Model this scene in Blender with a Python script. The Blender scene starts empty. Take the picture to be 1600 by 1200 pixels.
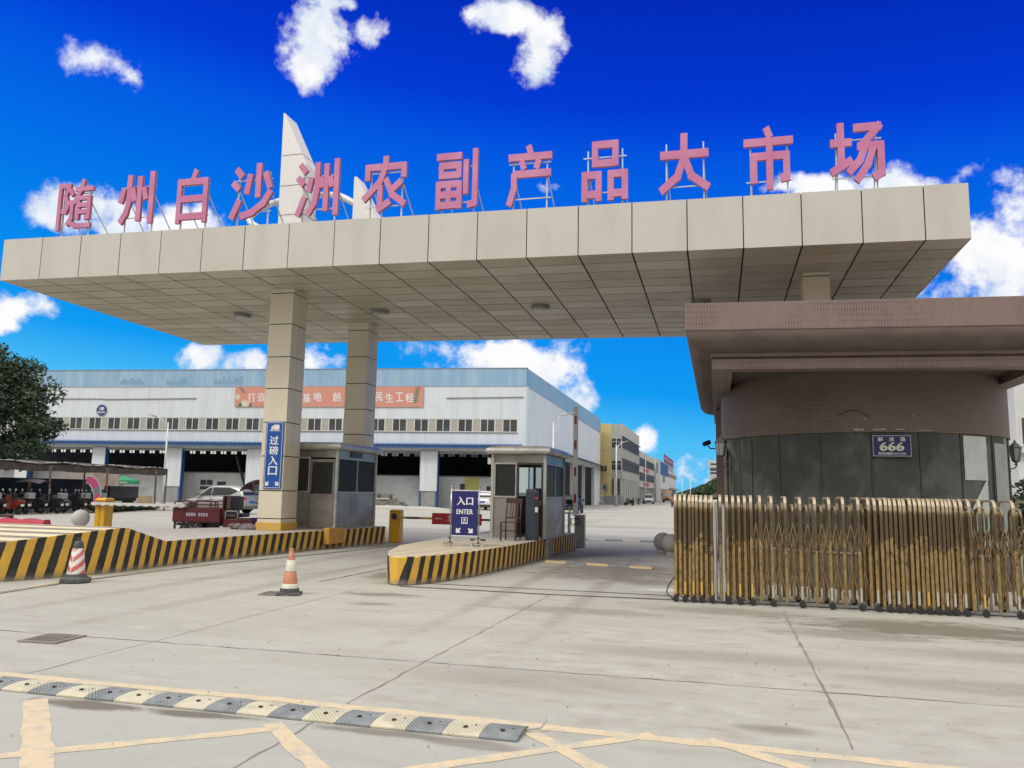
import bpy, bmesh, math, random
from mathutils import Vector, Matrix
R = math.radians
random.seed(7)
sc = bpy.context.scene
COL = sc.collection

# ------------------------------------------------------------------ camera
cam = bpy.data.cameras.new('camera')
cam.sensor_width = 36.0
cam.lens = 28.125
cam.clip_start = 0.05
cam.clip_end = 4000
camo = bpy.data.objects.new('camera', cam)
COL.objects.link(camo)
camo.location = (0, 0, 1.6)
camo.rotation_euler = (R(97.6997), R(-1.0901), R(14.3139))
sc.camera = camo

# ------------------------------------------------------------------ node helpers
def nd(t, kind, ins=None, **kw):
    n = t.nodes.new(kind)
    for k, v in kw.items():
        setattr(n, k, v)
    for k, v in (ins or {}).items():
        s = n.inputs[k]
        if isinstance(v, bpy.types.NodeSocket):
            t.links.new(v, s)
        else:
            if isinstance(v, (tuple, list)) and len(v) == 3 and s.type == 'RGBA':
                v = (*v, 1)
            s.default_value = v
    return n
def mth(t, op, a, b=0.0, c=0.0, clamp=False):
    return nd(t, 'ShaderNodeMath', {0: a, 1: b, 2: c}, operation=op, use_clamp=clamp).outputs[0]
def mixc(t, f, a, b, blend='MIX'):
    n = nd(t, 'ShaderNodeMix', {0: f, 6: a, 7: b}, data_type='RGBA', blend_type=blend)
    return n.outputs[2]
def smooth(t, v, lo, hi, a=0.0, b=1.0):
    return nd(t, 'ShaderNodeMapRange', {0: v, 1: lo, 2: hi, 3: a, 4: b}, interpolation_type='SMOOTHSTEP').outputs[0]
def noise(t, vec, scale, detail=4, rough=.55, dist=0.0):
    return nd(t, 'ShaderNodeTexNoise', {'Vector': vec, 'Scale': scale, 'Detail': detail, 'Roughness': rough, 'Distortion': dist}).outputs[0]
def scalev(t, vec, s):
    return nd(t, 'ShaderNodeVectorMath', {0: vec, 1: s}, operation='MULTIPLY').outputs[0]

# ------------------------------------------------------------------ world: blue front sky, drifting clouds, overcast overhead and behind
SUN_EL, SUN_AZ = 50.0, 215.0     # sun behind the camera, a little to the left
w = bpy.data.worlds.new('World')
sc.world = w
w.use_nodes = True
t = w.node_tree
t.nodes.clear()
sky = nd(t, 'ShaderNodeTexSky', sky_type='NISHITA', sun_disc=False, sun_elevation=R(SUN_EL), sun_rotation=R(SUN_AZ), altitude=50.0, air_density=1.0, dust_density=.6, ozone_density=2.0)
tc = nd(t, 'ShaderNodeTexCoord')
D = tc.outputs['Generated']
sx = nd(t, 'ShaderNodeSeparateXYZ', {0: D})
dx, dy, dz = sx.outputs
lat = mth(t, 'ADD', mth(t, 'MULTIPLY', dx, .969), mth(t, 'MULTIPLY', dy, .247))
ramp = nd(t, 'ShaderNodeValToRGB', {0: mth(t, 'ADD', dz, mth(t, 'MULTIPLY', lat, .085))})
cr = ramp.color_ramp
stops = [(0.0, (.17, .58, .93)), (.08, (.065, .50, .91)), (.135, (.003, .325, .885)), (.27, (.0, .195, .82)), (.40, (.0, .095, .75)), (.455, (.0, .042, .66)), (.56, (.0, .022, .47)), (.9, (.0, .018, .38))]
while len(cr.elements) < len(stops):
    cr.elements.new(.5)
for e, (p, c) in zip(cr.elements, stops):
    e.position = p; e.color = (*c, 1)
air = nd(t, 'ShaderNodeVectorMath', {0: sky.outputs[0], 1: (.0006, .0012, .002)}, operation='MULTIPLY').outputs[0]
blue = nd(t, 'ShaderNodeVectorMath', {0: ramp.outputs[0], 1: air}, operation='ADD').outputs[0]
def skydir(x, y):
    f, cx, cy = 1250., 800., 600.
    Rm = Matrix(((0.96878021, -0.01485717, -0.24747561), (0.24719017, 0.13448275, 0.95958919), (0.01902442, -0.99080455, 0.13395677)))
    return (Rm @ Vector((x - cx, y - cy, f))).normalized()
# cloud banks (centre on the photo's sky, half sizes in hundredths of a radian, weight)
CL = [(165, 105, 3.4, 2.1, .95), (205, 116, 2.0, 1.3, .75), (500, 62, 3.7, 3.8, 1.0), (478, 105, 2.4, 2.2, .9), (572, 42, 2.2, 1.9, .8), (520, 4, 3.6, .9, .7),
      (790, 28, 5.0, 1.8, .9), (845, 60, 2.4, 4.2, .85), (735, 22, 2.0, 1.0, .7),
      (95, 330, 4.2, 2.6, .95), (180, 345, 8, 2.8, 1.0), (290, 345, 4.5, 2.2, .85), (45, 478, 3.0, 2.2, .8), (5, 505, 1.6, 1.0, .7),
      (1370, 300, 8, 2.6, 1.05), (1290, 292, 5.5, 1.6, .85), (1225, 292, 3, 1, .7), (1600, 330, 4.5, 4.6, 1.05), (1555, 410, 9, 6, 1.15), (1470, 470, 9, 5, 1.15), (1600, 450, 5, 5, 1.0),
      (322, 552, 2.4, 1.6, .9), (395, 562, 3.8, 2.0, .9), (505, 560, 3.2, 2.4, 1.1), (770, 560, 8, 3.2, 1.05), (700, 545, 3.2, 1.4, .75), (890, 600, 4.6, 5.0, 1.0), (845, 585, 4, 3.6, .95), (920, 612, 2.0, 2.4, .8),
      (1085, 735, 3.0, 1.8, 1.0), (1075, 722, 1.3, 1.4, .9), (1110, 745, 5, 1.6, .9), (1010, 690, 1.6, 1.6, .9), (845, 292, 1.6, .8, .5)]
acc = None
for (px, py, a, b, wt) in CL:
    c = skydir(px, py)
    r_ = Vector((c.y, -c.x, 0)).normalized()
    u_ = r_.cross(c).normalized()
    df = nd(t, 'ShaderNodeVectorMath', {0: D, 1: tuple(c)}, operation='SUBTRACT').outputs[0]
    du = nd(t, 'ShaderNodeVectorMath', {0: df, 1: tuple(r_ * (100 / a))}, operation='DOT_PRODUCT').outputs['Value']
    dv = nd(t, 'ShaderNodeVectorMath', {0: df, 1: tuple(u_ * (100 / b))}, operation='DOT_PRODUCT').outputs['Value']
    q = mth(t, 'ADD', mth(t, 'MULTIPLY', du, du), mth(t, 'MULTIPLY', dv, dv))
    q = mth(t, 'SUBTRACT', 1.0, mth(t, 'SQRT', q))
    q = mth(t, 'MULTIPLY', mth(t, 'ADD', q, .22), wt)
    # only on the near side of the sphere of directions
    q = mth(t, 'MAXIMUM', q, -1.0)
    acc = q if acc is None else nd(t, 'ShaderNodeMath', {0: acc, 1: q, 2: .18}, operation='SMOOTH_MAX').outputs[0]
n1 = noise(t, D, 14.0, 14, .60, .10)
n2 = noise(t, D, 5.0, 6, .55, .2)
nn = mth(t, 'ADD', mth(t, 'MULTIPLY', mth(t, 'SUBTRACT', n1, .5), 4.1), mth(t, 'MULTIPLY', mth(t, 'SUBTRACT', n2, .5), .9))
dens = mth(t, 'ADD', mth(t, 'MINIMUM', acc, .72), nn)
cmask = smooth(t, dens, .12, .78)
shade = smooth(t, mth(t, 'ADD', noise(t, D, 13.0, 8, .62), mth(t, 'MULTIPLY', smooth(t, dens, .3, 1.9), .22)), .30, .66)
ccol = mixc(t, shade, (.66, .76, .91), (.98, .98, .985))
front = mixc(t, cmask, blue, ccol)
# closed cloud deck overhead and behind the viewer
edge = mth(t, 'ADD', mth(t, 'MULTIPLY', n2, .5), -.25)
over = smooth(t, mth(t, 'ADD', dz, edge), .64, .86)
fwd = mth(t, 'ADD', mth(t, 'MULTIPLY', dx, -.247), mth(t, 'MULTIPLY', dy, .96))
faz = mth(t, 'DIVIDE', fwd, mth(t, 'SQRT', mth(t, 'MAXIMUM', mth(t, 'SUBTRACT', 1.0, mth(t, 'MULTIPLY', dz, dz)), .01)))
back = smooth(t, mth(t, 'SUBTRACT', mth(t, 'MULTIPLY', edge, .4), faz), -.70, -.42)
deckm = mth(t, 'MAXIMUM', over, back)
deckn = smooth(t, noise(t, D, 3.0, 8, .6), .25, .8)
deck = mixc(t, deckn, (1.00, .99, .97), (1.60, 1.56, 1.48))
zen = smooth(t, dz, -.1, 1.0, .42, 1.38)
deck = nd(t, 'ShaderNodeVectorMath', {0: deck, 'Scale': zen}, operation='SCALE').outputs[0]
low = smooth(t, dz, .02, .24)       # horizon darkened in the sky colour, standing in for unseen far buildings and trees
deck = mixc(t, low, (.19, .185, .17), deck)
allc = mixc(t, deckm, front, deck)
SKY_STRENGTH = 1.0
bg = nd(t, 'ShaderNodeBackground', {0: allc, 1: SKY_STRENGTH})
wo = nd(t, 'ShaderNodeOutputWorld', {0: bg.outputs[0]})

# ------------------------------------------------------------------ sun (veiled)
sl = bpy.data.lights.new('sun', 'SUN')
sl.energy = 1.5
sl.angle = R(14)
sl.color = (1.0, .95, .87)
so = bpy.data.objects.new('sun', sl)
COL.objects.link(so)
az = R(SUN_AZ)
sd = Vector((math.sin(az) * math.cos(R(SUN_EL)), math.cos(az) * math.cos(R(SUN_EL)), math.sin(R(SUN_EL))))
so.rotation_euler = sd.to_track_quat('Z', 'Y').to_euler()
so.location = (0, -20, 40)
sc.view_settings.view_transform = 'Standard'
sc.view_settings.look = 'None'
sc.view_settings.exposure = 0.0
sc.view_settings.gamma = 1.0
sc.view_settings.use_curve_mapping = False
sc.render.engine = 'CYCLES'
sc.cycles.use_denoising = True
sc.cycles.max_bounces = 8
sc.cycles.transparent_max_bounces = 16
sc.cycles.caustics_reflective = False
sc.cycles.caustics_refractive = False

# ------------------------------------------------------------------ mesh builder
class MB:
    def __init__(s):
        s.v = []; s.f = []; s.m = []; s.mi = 0
    def add(s, vs, fs):
        o = len(s.v)
        s.v += [tuple(p) for p in vs]
        for f in fs:
            s.f.append(tuple(i + o for i in f)); s.m.append(s.mi)
        return s
    def box(s, x0, y0, z0, x1, y1, z1, M=None):
        vs = [Vector((x, y, z)) for z in (z0, z1) for y in (y0, y1) for x in (x0, x1)]
        if M is not None: vs = [M @ p for p in vs]
        return s.add(vs, [(0, 2, 3, 1), (4, 5, 7, 6), (0, 1, 5, 4), (2, 6, 7, 3), (0, 4, 6, 2), (1, 3, 7, 5)])
    def prism(s, pts, vec):
        n = len(pts); vec = Vector(vec)
        a = [Vector(p) for p in pts]; b = [p + vec for p in a]
        return s.add(a + b, [tuple(range(n)), tuple(range(2 * n - 1, n - 1, -1))] + [(i, (i + 1) % n, n + (i + 1) % n, n + i) for i in range(n)])
    def poly(s, pts):
        return s.add(pts, [tuple(range(len(pts)))])
    def tube(s, pts, r, n=8, cap=True):
        pts = [Vector(p) for p in pts]; k = len(pts)
        rs = r if isinstance(r, (list, tuple)) else [r] * k
        vs = []; up = None
        for i in range(k):
            d = (pts[min(i + 1, k - 1)] - pts[max(i - 1, 0)])
            if d.length < 1e-9: d = Vector((0, 0, 1))
            d.normalize()
            if up is None:
                up = Vector((0, 0, 1)) if abs(d.z) < .9 else Vector((1, 0, 0))
            u = d.cross(up)
            if u.length < 1e-6: u = d.cross(Vector((1, 0, 0)))
            u.normalize(); v = u.cross(d).normalized(); up = v
            for j in range(n):
                a = 2 * math.pi * j / n
                vs.append(pts[i] + (u * math.cos(a) + v * math.sin(a)) * rs[i])
        fs = [(i * n + j, i * n + (j + 1) % n, (i + 1) * n + (j + 1) % n, (i + 1) * n + j) for i in range(k - 1) for j in range(n)]
        if cap: fs += [tuple(range(n - 1, -1, -1)), tuple(range((k - 1) * n, k * n))]
        return s.add(vs, fs)
    def bar(s, a, b, wx, wy):     # square bar from a to b
        a = Vector(a); b = Vector(b); d = (b - a).normalized()
        up = Vector((0, 0, 1)) if abs(d.z) < .95 else Vector((0, 1, 0))
        u = d.cross(up).normalized() * wx / 2; v = u.normalized().cross(d).normalized() * wy / 2
        return s.prism([a - u - v, a + u - v, a + u + v, a - u + v], b - a)
    def lathe(s, prof, c=(0, 0, 0), n=16, axis='z', a0=0.0, a1=None):
        c = Vector(c); full = a1 is None
        a1 = 2 * math.pi if full else a1
        m = n if full else n + 1
        vs = []
        for (r, h) in prof:
            for j in range(m):
                a = a0 + (a1 - a0) * j / n
                x, y = r * math.cos(a), r * math.sin(a)
                vs.append(c + (Vector((x, y, h)) if axis == 'z' else Vector((x, h, y)) if axis == 'y' else Vector((h, x, y))))
        fs = []
        for i in range(len(prof) - 1):
            for j in range(n):
                k = (j + 1) % m if full else j + 1
                fs.append((i * m + j, i * m + k, (i + 1) * m + k, (i + 1) * m + j))
        if full and prof[0][0] > 1e-6: fs.append(tuple(range(m)))
        if full and prof[-1][0] > 1e-6: fs.append(tuple(range((len(prof) - 1) * m, len(prof) * m)))
        return s.add(vs, fs)
    def sphere(s, c, r, nu=24, nv=14, sc=(1, 1, 1)):
        pr = [(max(1e-7, r * math.sin(math.pi * i / nv)) * 1.0, -r * math.cos(math.pi * i / nv)) for i in range(nv + 1)]
        o = len(s.v); s.lathe(pr, (0, 0, 0), nu)
        for i in range(o, len(s.v)):
            p = s.v[i]; s.v[i] = (c[0] + p[0] * sc[0], c[1] + p[1] * sc[1], c[2] + p[2] * sc[2])
        return s
    def loft(s, rings, close=True, cap=True):
        n = len(rings[0]); vs = [p for r_ in rings for p in r_]; fs = []
        for i in range(len(rings) - 1):
            for j in range(n if close else n - 1):
                k = (j + 1) % n
                fs.append((i * n + j, i * n + k, (i + 1) * n + k, (i + 1) * n + j))
        if cap and close: fs += [tuple(range(n - 1, -1, -1)), tuple(range((len(rings) - 1) * n, len(rings) * n))]
        return s.add(vs, fs)
    def text(s, txt, O, U, V, wd, ht, bold=0.0, depth=0.0, gap=.0006):
        """writing painted or mounted on a board: fitted into wd x ht round O"""
        U = Vector(U).normalized(); V = Vector(V).normalized(); N = U.cross(V); O = Vector(O)
        vs, fs = glyphs(txt)
        x0 = min(p[0] for p in vs); x1 = max(p[0] for p in vs); y0 = min(p[1] for p in vs); y1 = max(p[1] for p in vs)
        offs = [0.0] if not bold else [-bold, 0.0, bold]
        for k, b in enumerate(offs):
            s.add([O + U * (((p[0] - x0) / (x1 - x0) - .5) * wd + b) + V * (((p[1] - y0) / (y1 - y0) - .5) * ht + (b * .5 if k != 1 else 0)) + N * (gap * k) for p in vs], fs)
        return s
    def build(s, name, mats, parent=None, smooth=False, bevel=0, merge=False, keep=False, auto=None):
        me = bpy.data.meshes.new(name)
        me.from_pydata(s.v, [], s.f)
        if not isinstance(mats, (list, tuple)): mats = [mats]
        for m_ in mats: me.materials.append(m_)
        for p, i in zip(me.polygons, s.m): p.material_index = i
        if not keep:
            bm = bmesh.new(); bm.from_mesh(me)
            if merge: bmesh.ops.remove_doubles(bm, verts=bm.verts, dist=1e-5)
            bmesh.ops.recalc_face_normals(bm, faces=bm.faces)
            bm.to_mesh(me); bm.free()
        if smooth:
            for p in me.polygons: p.use_smooth = True
        if auto is not None:
            for p in me.polygons: p.use_smooth = True
            me.set_sharp_from_angle(angle=R(auto))
        me.update()
        o = bpy.data.objects.new(name, me)
        COL.objects.link(o)
        if parent is not None:
            o.parent = parent
            if parent.name in WORLD: o.location = -Vector(WORLD[parent.name])
        if bevel:
            b = o.modifiers.new('bevel', 'BEVEL'); b.width = bevel; b.segments = 2; b.limit_method = 'ANGLE'; b.angle_limit = R(40)
        return o
_gl = {}
WORLD = {}
def glyphs(txt):
    if txt not in _gl:
        c = bpy.data.curves.new('lettering', 'FONT'); c.body = txt; c.resolution_u = 3
        o = bpy.data.objects.new('lettering', c); COL.objects.link(o)
        bpy.context.view_layer.update()
        me = bpy.data.meshes.new_from_object(o.evaluated_get(bpy.context.evaluated_depsgraph_get()))
        _gl[txt] = ([tuple(v.co) for v in me.vertices], [tuple(p.vertices) for p in me.polygons])
        bpy.data.objects.remove(o); bpy.data.curves.remove(c); bpy.data.meshes.remove(me)
    return _gl[txt]
def tag(o, label=None, cat=None, group=None, kind=None):
    if label: o['label'] = label
    if cat: o['category'] = cat
    if group: o['group'] = group
    if kind: o['kind'] = kind
    return o
def thing(name, label, cat, loc=(0, 0, 0), rot=0.0, group=None, world=False):
    """an Empty at the thing's base; world=True: its parts are drawn in world coordinates"""
    o = bpy.data.objects.new(name, None); COL.objects.link(o)
    o.location = loc; o.rotation_euler = (0, 0, rot); o.empty_display_size = .2
    if world: WORLD[o.name] = tuple(loc)
    return tag(o, label, cat, group)
def dup(root, loc, rot=None, label=None, group=None):
    def cp(o, par):
        c = o.copy(); COL.objects.link(c)
        if par is not None: c.parent = par
        for ch in o.children: cp(ch, c)
        return c
    r = cp(root, None); r.location = loc
    if rot is not None: r.rotation_euler = (0, 0, rot)
    if label: r['label'] = label
    if group: r['group'] = group
    return r

# ------------------------------------------------------------------ materials
def newmat(name):
    m = bpy.data.materials.new(name); m.use_nodes = True
    t = m.node_tree; t.nodes.clear()
    p = nd(t, 'ShaderNodeBsdfPrincipled'); o = nd(t, 'ShaderNodeOutputMaterial', {0: p.outputs[0]})
    return m, t, p
def pos(t): return nd(t, 'ShaderNodeNewGeometry').outputs['Position']
def obc(t): return nd(t, 'ShaderNodeTexCoord').outputs['Object']
def setin(t, p, key, v):
    if isinstance(v, bpy.types.NodeSocket): t.links.new(v, p.inputs[key])
    else: p.inputs[key].default_value = (*v, 1) if isinstance(v, tuple) and len(v) == 3 else v
def mat(name, col, rough=.6, metal=0.0, col2=None, scale=3.0, lo=.4, hi=.7, stretch=(1, 1, 1), bump=0.0, bscale=40.0, rvar=.12, spec=.5, local=False, detail=6):
    """paint, metal, stone...: one colour worn towards col2 by a stretched noise"""
    m, t, p = newmat(name)
    P = obc(t) if local else pos(t)
    f = noise(t, scalev(t, P, stretch), scale, detail, .6)
    fine = noise(t, P, scale * 9, 3, .6)
    c = mixc(t, smooth(t, f, lo, hi), col, col2) if col2 else mixc(t, mth(t, 'MULTIPLY', fine, .22), col, tuple(x * .72 for x in col))
    setin(t, p, 'Base Color', c)
    setin(t, p, 'Roughness', mth(t, 'ADD', rough - rvar / 2, mth(t, 'MULTIPLY', f, rvar)))
    setin(t, p, 'Metallic', metal)
    setin(t, p, 'Specular IOR Level', spec)
    if bump:
        b = nd(t, 'ShaderNodeBump', {'Height': noise(t, P, bscale, 4, .6), 'Strength': bump, 'Distance': .02})
        t.links.new(b.outputs[0], p.inputs['Normal'])
    return m
def sep(t, v):
    return nd(t, 'ShaderNodeSeparateXYZ', {0: v}).outputs
# ------------------------------------------------------------------ shared materials
white_paint = mat('white_paint', (.72, .72, .70), .45, col2=(.60, .60, .57), scale=1.2)
steel = mat('brushed_steel', (.52, .51, .49), .32, 1.0, (.40, .385, .36), 1.5, stretch=(1, 1, .3), bump=.03, bscale=120)
grey_metal = mat('grey_metal', (.33, .33, .33), .45, .6, (.24, .235, .23), 3)
dark_metal = mat('dark_metal', (.045, .045, .05), .45, .3)
black_rubber = mat('black_rubber', (.022, .022, .023), .75)
black_plastic = mat('black_plastic', (.02, .02, .022), .5)
pole_white = mat('pole_white', (.66, .67, .68), .4, .1, (.52, .52, .5), 2)
sign_white = mat('sign_white', (.78, .78, .78), .5)
lamp_glass = mat('frosted_glass', (.55, .56, .55), .25)
tail_red = mat('tail_lamp_red', (.55, .02, .03), .2)
chrome = mat('chrome', (.42, .42, .42), .35, .3)
amber = mat('amber_lens', (.8, .32, .03), .25)
rim_metal = mat('alloy_rim', (.5, .5, .52), .3, .9)
def glassmat(name, tint=(.03, .04, .045), clear=0.0, rough=.05, tr=(.6, .7, .68), spec=.3, dust_haze=0.0):
    m, t, p = newmat(name)
    setin(t, p, 'Base Color', tint); setin(t, p, 'Roughness', rough); setin(t, p, 'Specular IOR Level', spec)
    if dust_haze:
        P = pos(t); f = noise(t, scalev(t, P, (1, 1, .8)), 1.6, 7, .62, .5)  # pale patches: soft reflections and dust painted into the glass colour
        setin(t, p, 'Base Color', mixc(t, smooth(t, f, .40, .72), tint, tuple(a + dust_haze for a in tint)))
    if clear:
        tr_ = nd(t, 'ShaderNodeBsdfTransparent', {0: (*tr, 1)})
        mx = nd(t, 'ShaderNodeMixShader', {0: clear, 1: p.outputs[0], 2: tr_.outputs[0]})
        out = [n for n in t.nodes if n.type == 'OUTPUT_MATERIAL'][0]
        t.links.new(mx.outputs[0], out.inputs[0])
    return m
dark_glass = glassmat('dark_glass')
car_glass = glassmat('car_glass', (.025, .028, .03), .15, .3)
booth_glass = glassmat('booth_glass', (.050, .055, .050), .38, .4, tr=(.55, .6, .57), spec=.08)
clear_glass = glassmat('clear_glass', (.03, .035, .035), .92, .1, tr=(.86, .9, .88))

# ------------------------------------------------------------------ ground
def ground_material():
    m, t, p = newmat('old_concrete')
    P = pos(t); x, y, z = sep(t, P)
    big = noise(t, scalev(t, P, (.35, .9, 1)), .55, 7, .62, .4)
    strk = noise(t, scalev(t, P, (.5, 2.6, 1)), 1.1, 8, .66, .8)
    mid = noise(t, scalev(t, P, (1, 1.6, 1)), 2.6, 8, .62, .3)
    fine = noise(t, P, 38.0, 5, .7)
    c = mixc(t, smooth(t, big, .34, .70), (.372, .359, .314), (.42, .408, .362))
    c = mixc(t, mth(t, 'MULTIPLY', smooth(t, strk, .50, .76), .42), c, (.24, .215, .17))
    c = mixc(t, mth(t, 'MULTIPLY', smooth(t, mid, .54, .78), .42), c, (.27, .25, .205))
    c = mixc(t, mth(t, 'MULTIPLY', smooth(t, mid, .47, .27), .5), c, (.50, .485, .425))
    # slabs poured at different times: dirtier between the two middle joints, greyer on the street side
    slab = mth(t, 'MULTIPLY', mth(t, 'GREATER_THAN', x, -2.68), mth(t, 'LESS_THAN', y, 12.9))
    c = mixc(t, mth(t, 'MULTIPLY', slab, smooth(t, mth(t, 'ADD', mth(t, 'MULTIPLY', mid, .6), mth(t, 'MULTIPLY', big, .4)), .46, .66, .0, .42)), c, (.26, .24, .20))
    c = mixc(t, mth(t, 'MULTIPLY', slab, smooth(t, noise(t, scalev(t, P, (1, 1.5, 1)), 4.5, 7, .7), .58, .72, .0, .30)), c, (.52, .50, .45))
    street = smooth(t, mth(t, 'ADD', y, mth(t, 'MULTIPLY', mth(t, 'SUBTRACT', mid, .5), .5)), 5.7, 5.2)
    c = mixc(t, mth(t, 'MULTIPLY', street, .55), c, (.385, .385, .36))
    # oil and damp marks of their own shape
    def blot(cx, cy, rx, ry, s, c0, col):
        a = mth(t, 'DIVIDE', mth(t, 'SUBTRACT', x, cx), rx); b = mth(t, 'DIVIDE', mth(t, 'SUBTRACT', y, cy), ry)
        d = mth(t, 'SQRT', mth(t, 'ADD', mth(t, 'MULTIPLY', a, a), mth(t, 'MULTIPLY', b, b)))
        d = mth(t, 'ADD', d, mth(t, 'MULTIPLY', mth(t, 'SUBTRACT', mid, .5), 1.7))
        d = mth(t, 'ADD', d, mth(t, 'MULTIPLY', mth(t, 'SUBTRACT', strk, .5), 1.2))
        return mixc(t, mth(t, 'MULTIPLY', smooth(t, d, 1.05, .35), s), c0, col)
    dk = (.165, .145, .115)
    for (cx, cy, rx, ry, s) in [(-5.05, 11.75, .75, .30, .75), (-4.75, 10.75, .42, .22, .65), (-6.1, 14.6, .45, 1.0, .7), (2.6, 11.35, 2.2, .85, .95), (4.4, 11.0, 2.6, .9, .85), (1.5, 10.5, 1.2, .45, .6), (3.4, 9.6, 2.6, .5, .45), (.2, 11.9, 1.6, .5, .6), (-1.8, 11.2, 1.6, .4, .45), (2.4, 8.0, 1.8, .4, .4),
                                (-2.2, 17.0, 2.0, 2.4, .75), (-3.0, 20.5, 1.8, 2.8, .65), (-1.2, 15.2, .8, .7, .55), (-7.6, 20.0, 1.6, 3.4, .35), (.35, 6.1, .35, .16, .6), (-1.6, 7.0, 1.5, .5, .3),
                                (-3.6, 5.20, .55, .10, 1.0), (-4.5, 5.17, .55, .13, 1.0), (-2.2, 5.2, .7, .10, .8), (-1.5, 5.15, .4, .12, .6), (-6.3, 40, 6, 2, .3), (-10, 70, 8, 1.5, .4), (-14, 32, 6, 1.2, .3), (0, 8.6, 2.2, .4, .35), (-2.0, 16, .22, 9, .35), (-3.35, 16, .22, 9, .35), (-7.2, 15, .28, 10, .28), (-8.7, 15, .28, 10, .28), (-7.0, 40, .4, 16, .3), (-9.0, 42, .4, 16, .3)]:
        c = blot(cx, cy, rx, ry, s, c, dk)
    c = blot(-.85, 14.2, .5, .35, .8, c, (.62, .61, .58))
    c = mixc(t, mth(t, 'MULTIPLY', smooth(t, fine, .58, .76), .34), c, (.20, .19, .17))
    c = mixc(t, mth(t, 'MULTIPLY', smooth(t, fine, .38, .22), .25), c, (.62, .6, .57))
    setin(t, p, 'Base Color', c)
    setin(t, p, 'Roughness', mth(t, 'SUBTRACT', .95, mth(t, 'MULTIPLY', strk, .25)))
    setin(t, p, 'Specular IOR Level', .3)
    grain = noise(t, P, 130.0, 3, .7)
    c = mixc(t, mth(t, 'MULTIPLY', smooth(t, grain, .50, .70), .22), c, (.22, .21, .185))
    setin(t, p, 'Base Color', c)
    b = nd(t, 'ShaderNodeBump', {'Height': mth(t, 'ADD', mth(t, 'ADD', mth(t, 'MULTIPLY', fine, .5), mth(t, 'MULTIPLY', grain, .25)), mid), 'Strength': .28, 'Distance': .02})
    t.links.new(b.outputs[0], p.inputs['Normal'])
    return m
concrete = ground_material()
mb = MB(); mb.poly([(-700, -300, 0), (700, -300, 0), (700, 1500, 0), (-700, 1500, 0)])
tag(mb.build('ground', concrete), 'weathered grey concrete yard with joints and stains', kind='structure')

crack_m = mat('joint_dirt', (.19, .175, .145), .95, col2=(.25, .235, .195), scale=2.2, lo=.45, hi=.65, detail=4)
def strip(mb, pts, wd, z, jit=.012, step=.16, rng=random.Random(3)):
    """a ragged line laid on the ground"""
    fine = []
    for a, b in zip(pts[:-1], pts[1:]):
        a = Vector((*a, 0)); b = Vector((*b, 0)); n = max(1, int((b - a).length / step))
        for i in range(n): fine.append(a.lerp(b, i / n))
    fine.append(Vector((*pts[-1], 0)))
    L = []; Rr = []
    for i, p_ in enumerate(fine):
        d = (fine[min(i + 1, len(fine) - 1)] - fine[max(i - 1, 0)]).normalized()
        n = Vector((-d.y, d.x, 0)); o = rng.uniform(-jit, jit); h = wd / 2 + rng.uniform(-.35, .35) * min(wd, .03)
        L.append((p_.x + n.x * (o + h), p_.y + n.y * (o + h), z)); Rr.append((p_.x + n.x * (o - h), p_.y + n.y * (o - h), z))
    vs = L + Rr; k = len(L)
    mb.add(vs, [(i, i + 1, k + i + 1, k + i) for i in range(k - 1)])
mb = MB()
strip(mb, [(-14, 7.35), (-5.66, 7.36), (1.04, 7.37), (9, 7.33)], .014, .004)
strip(mb, [(-5.70, 4), (-5.67, 7.47), (-5.69, 9.2), (-5.66, 12.3)], .013, .0015)
strip(mb, [(-2.73, 2), (-2.72, 5.69), (-2.70, 7.4), (-2.64, 10), (-2.6, 12.7)], .018, .0016, .014)
strip(mb, [(.87, 12.2), (.85, 9.0), (.84, 6.99), (.82, 5.8)], .024, .0018, .006)
strip(mb, [(.9, 11.1), (3.4, 10.9), (7, 10.8)], .013, .0018)
strip(mb, [(-9.7, 11.5), (-7.5, 14.0), (-6.9, 17.5)], .02, .0019)
strip(mb, [(-10.4, 28.4), (0, 28.1), (6, 28)], .03, .004)
strip(mb, [(-60, 47), (-20, 47.3), (6, 47)], .05, .0015)
strip(mb, [(-60, 62), (-20, 62.3), (2, 62)], .07, .004)
strip(mb, [(-6.5, 26), (-7.5, 48), (-8, 70)], .04, .0020)
tag(mb.build('pavement_joints', crack_m), 'dirt filled joints and cracks in the concrete', kind='structure')
mb = MB()
strip(mb, [(-5.2, 12.86), (-2.6, 12.78), (-.7, 12.9), (5.5, 13.0)], .085, .005, .004)
strip(mb, [(-5.0, 13.42), (-.7, 13.40), (5.5, 13.5)], .05, .005, .003)
strip(mb, [(-10.1, 8.5), (-10.12, 9.7), (-10.30, 11.3), (-10.15, 14.8), (-9.5, 18.2), (-8.9, 22.6), (-8.3, 24.4)], .055, .0052, .006)
strip(mb, [(-6.7, 12.9), (-6.6, 16), (-6.55, 22)], .03, .0053, .006)
tag(mb.build('rail_slots', mat('rail_slot', (.05, .045, .04), .8, col2=(.12, .10, .08), scale=4)), 'dark rail and weighbridge slots in the concrete', kind='structure')
edge_m = mat('pale_edge_paint', (.60, .49, .31), .8, col2=(.45, .40, .33), scale=2.5, lo=.45, hi=.62)
mb = MB()
strip(mb, [(-10.26, 9.6), (-10.44, 11.3), (-10.30, 14.8), (-9.66, 18.2), (-9.06, 22.6)], .07, .0062, .012)
tag(mb.build('edge_line', edge_m), 'worn pale yellow line along the weighbridge lane', kind='structure')

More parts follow.
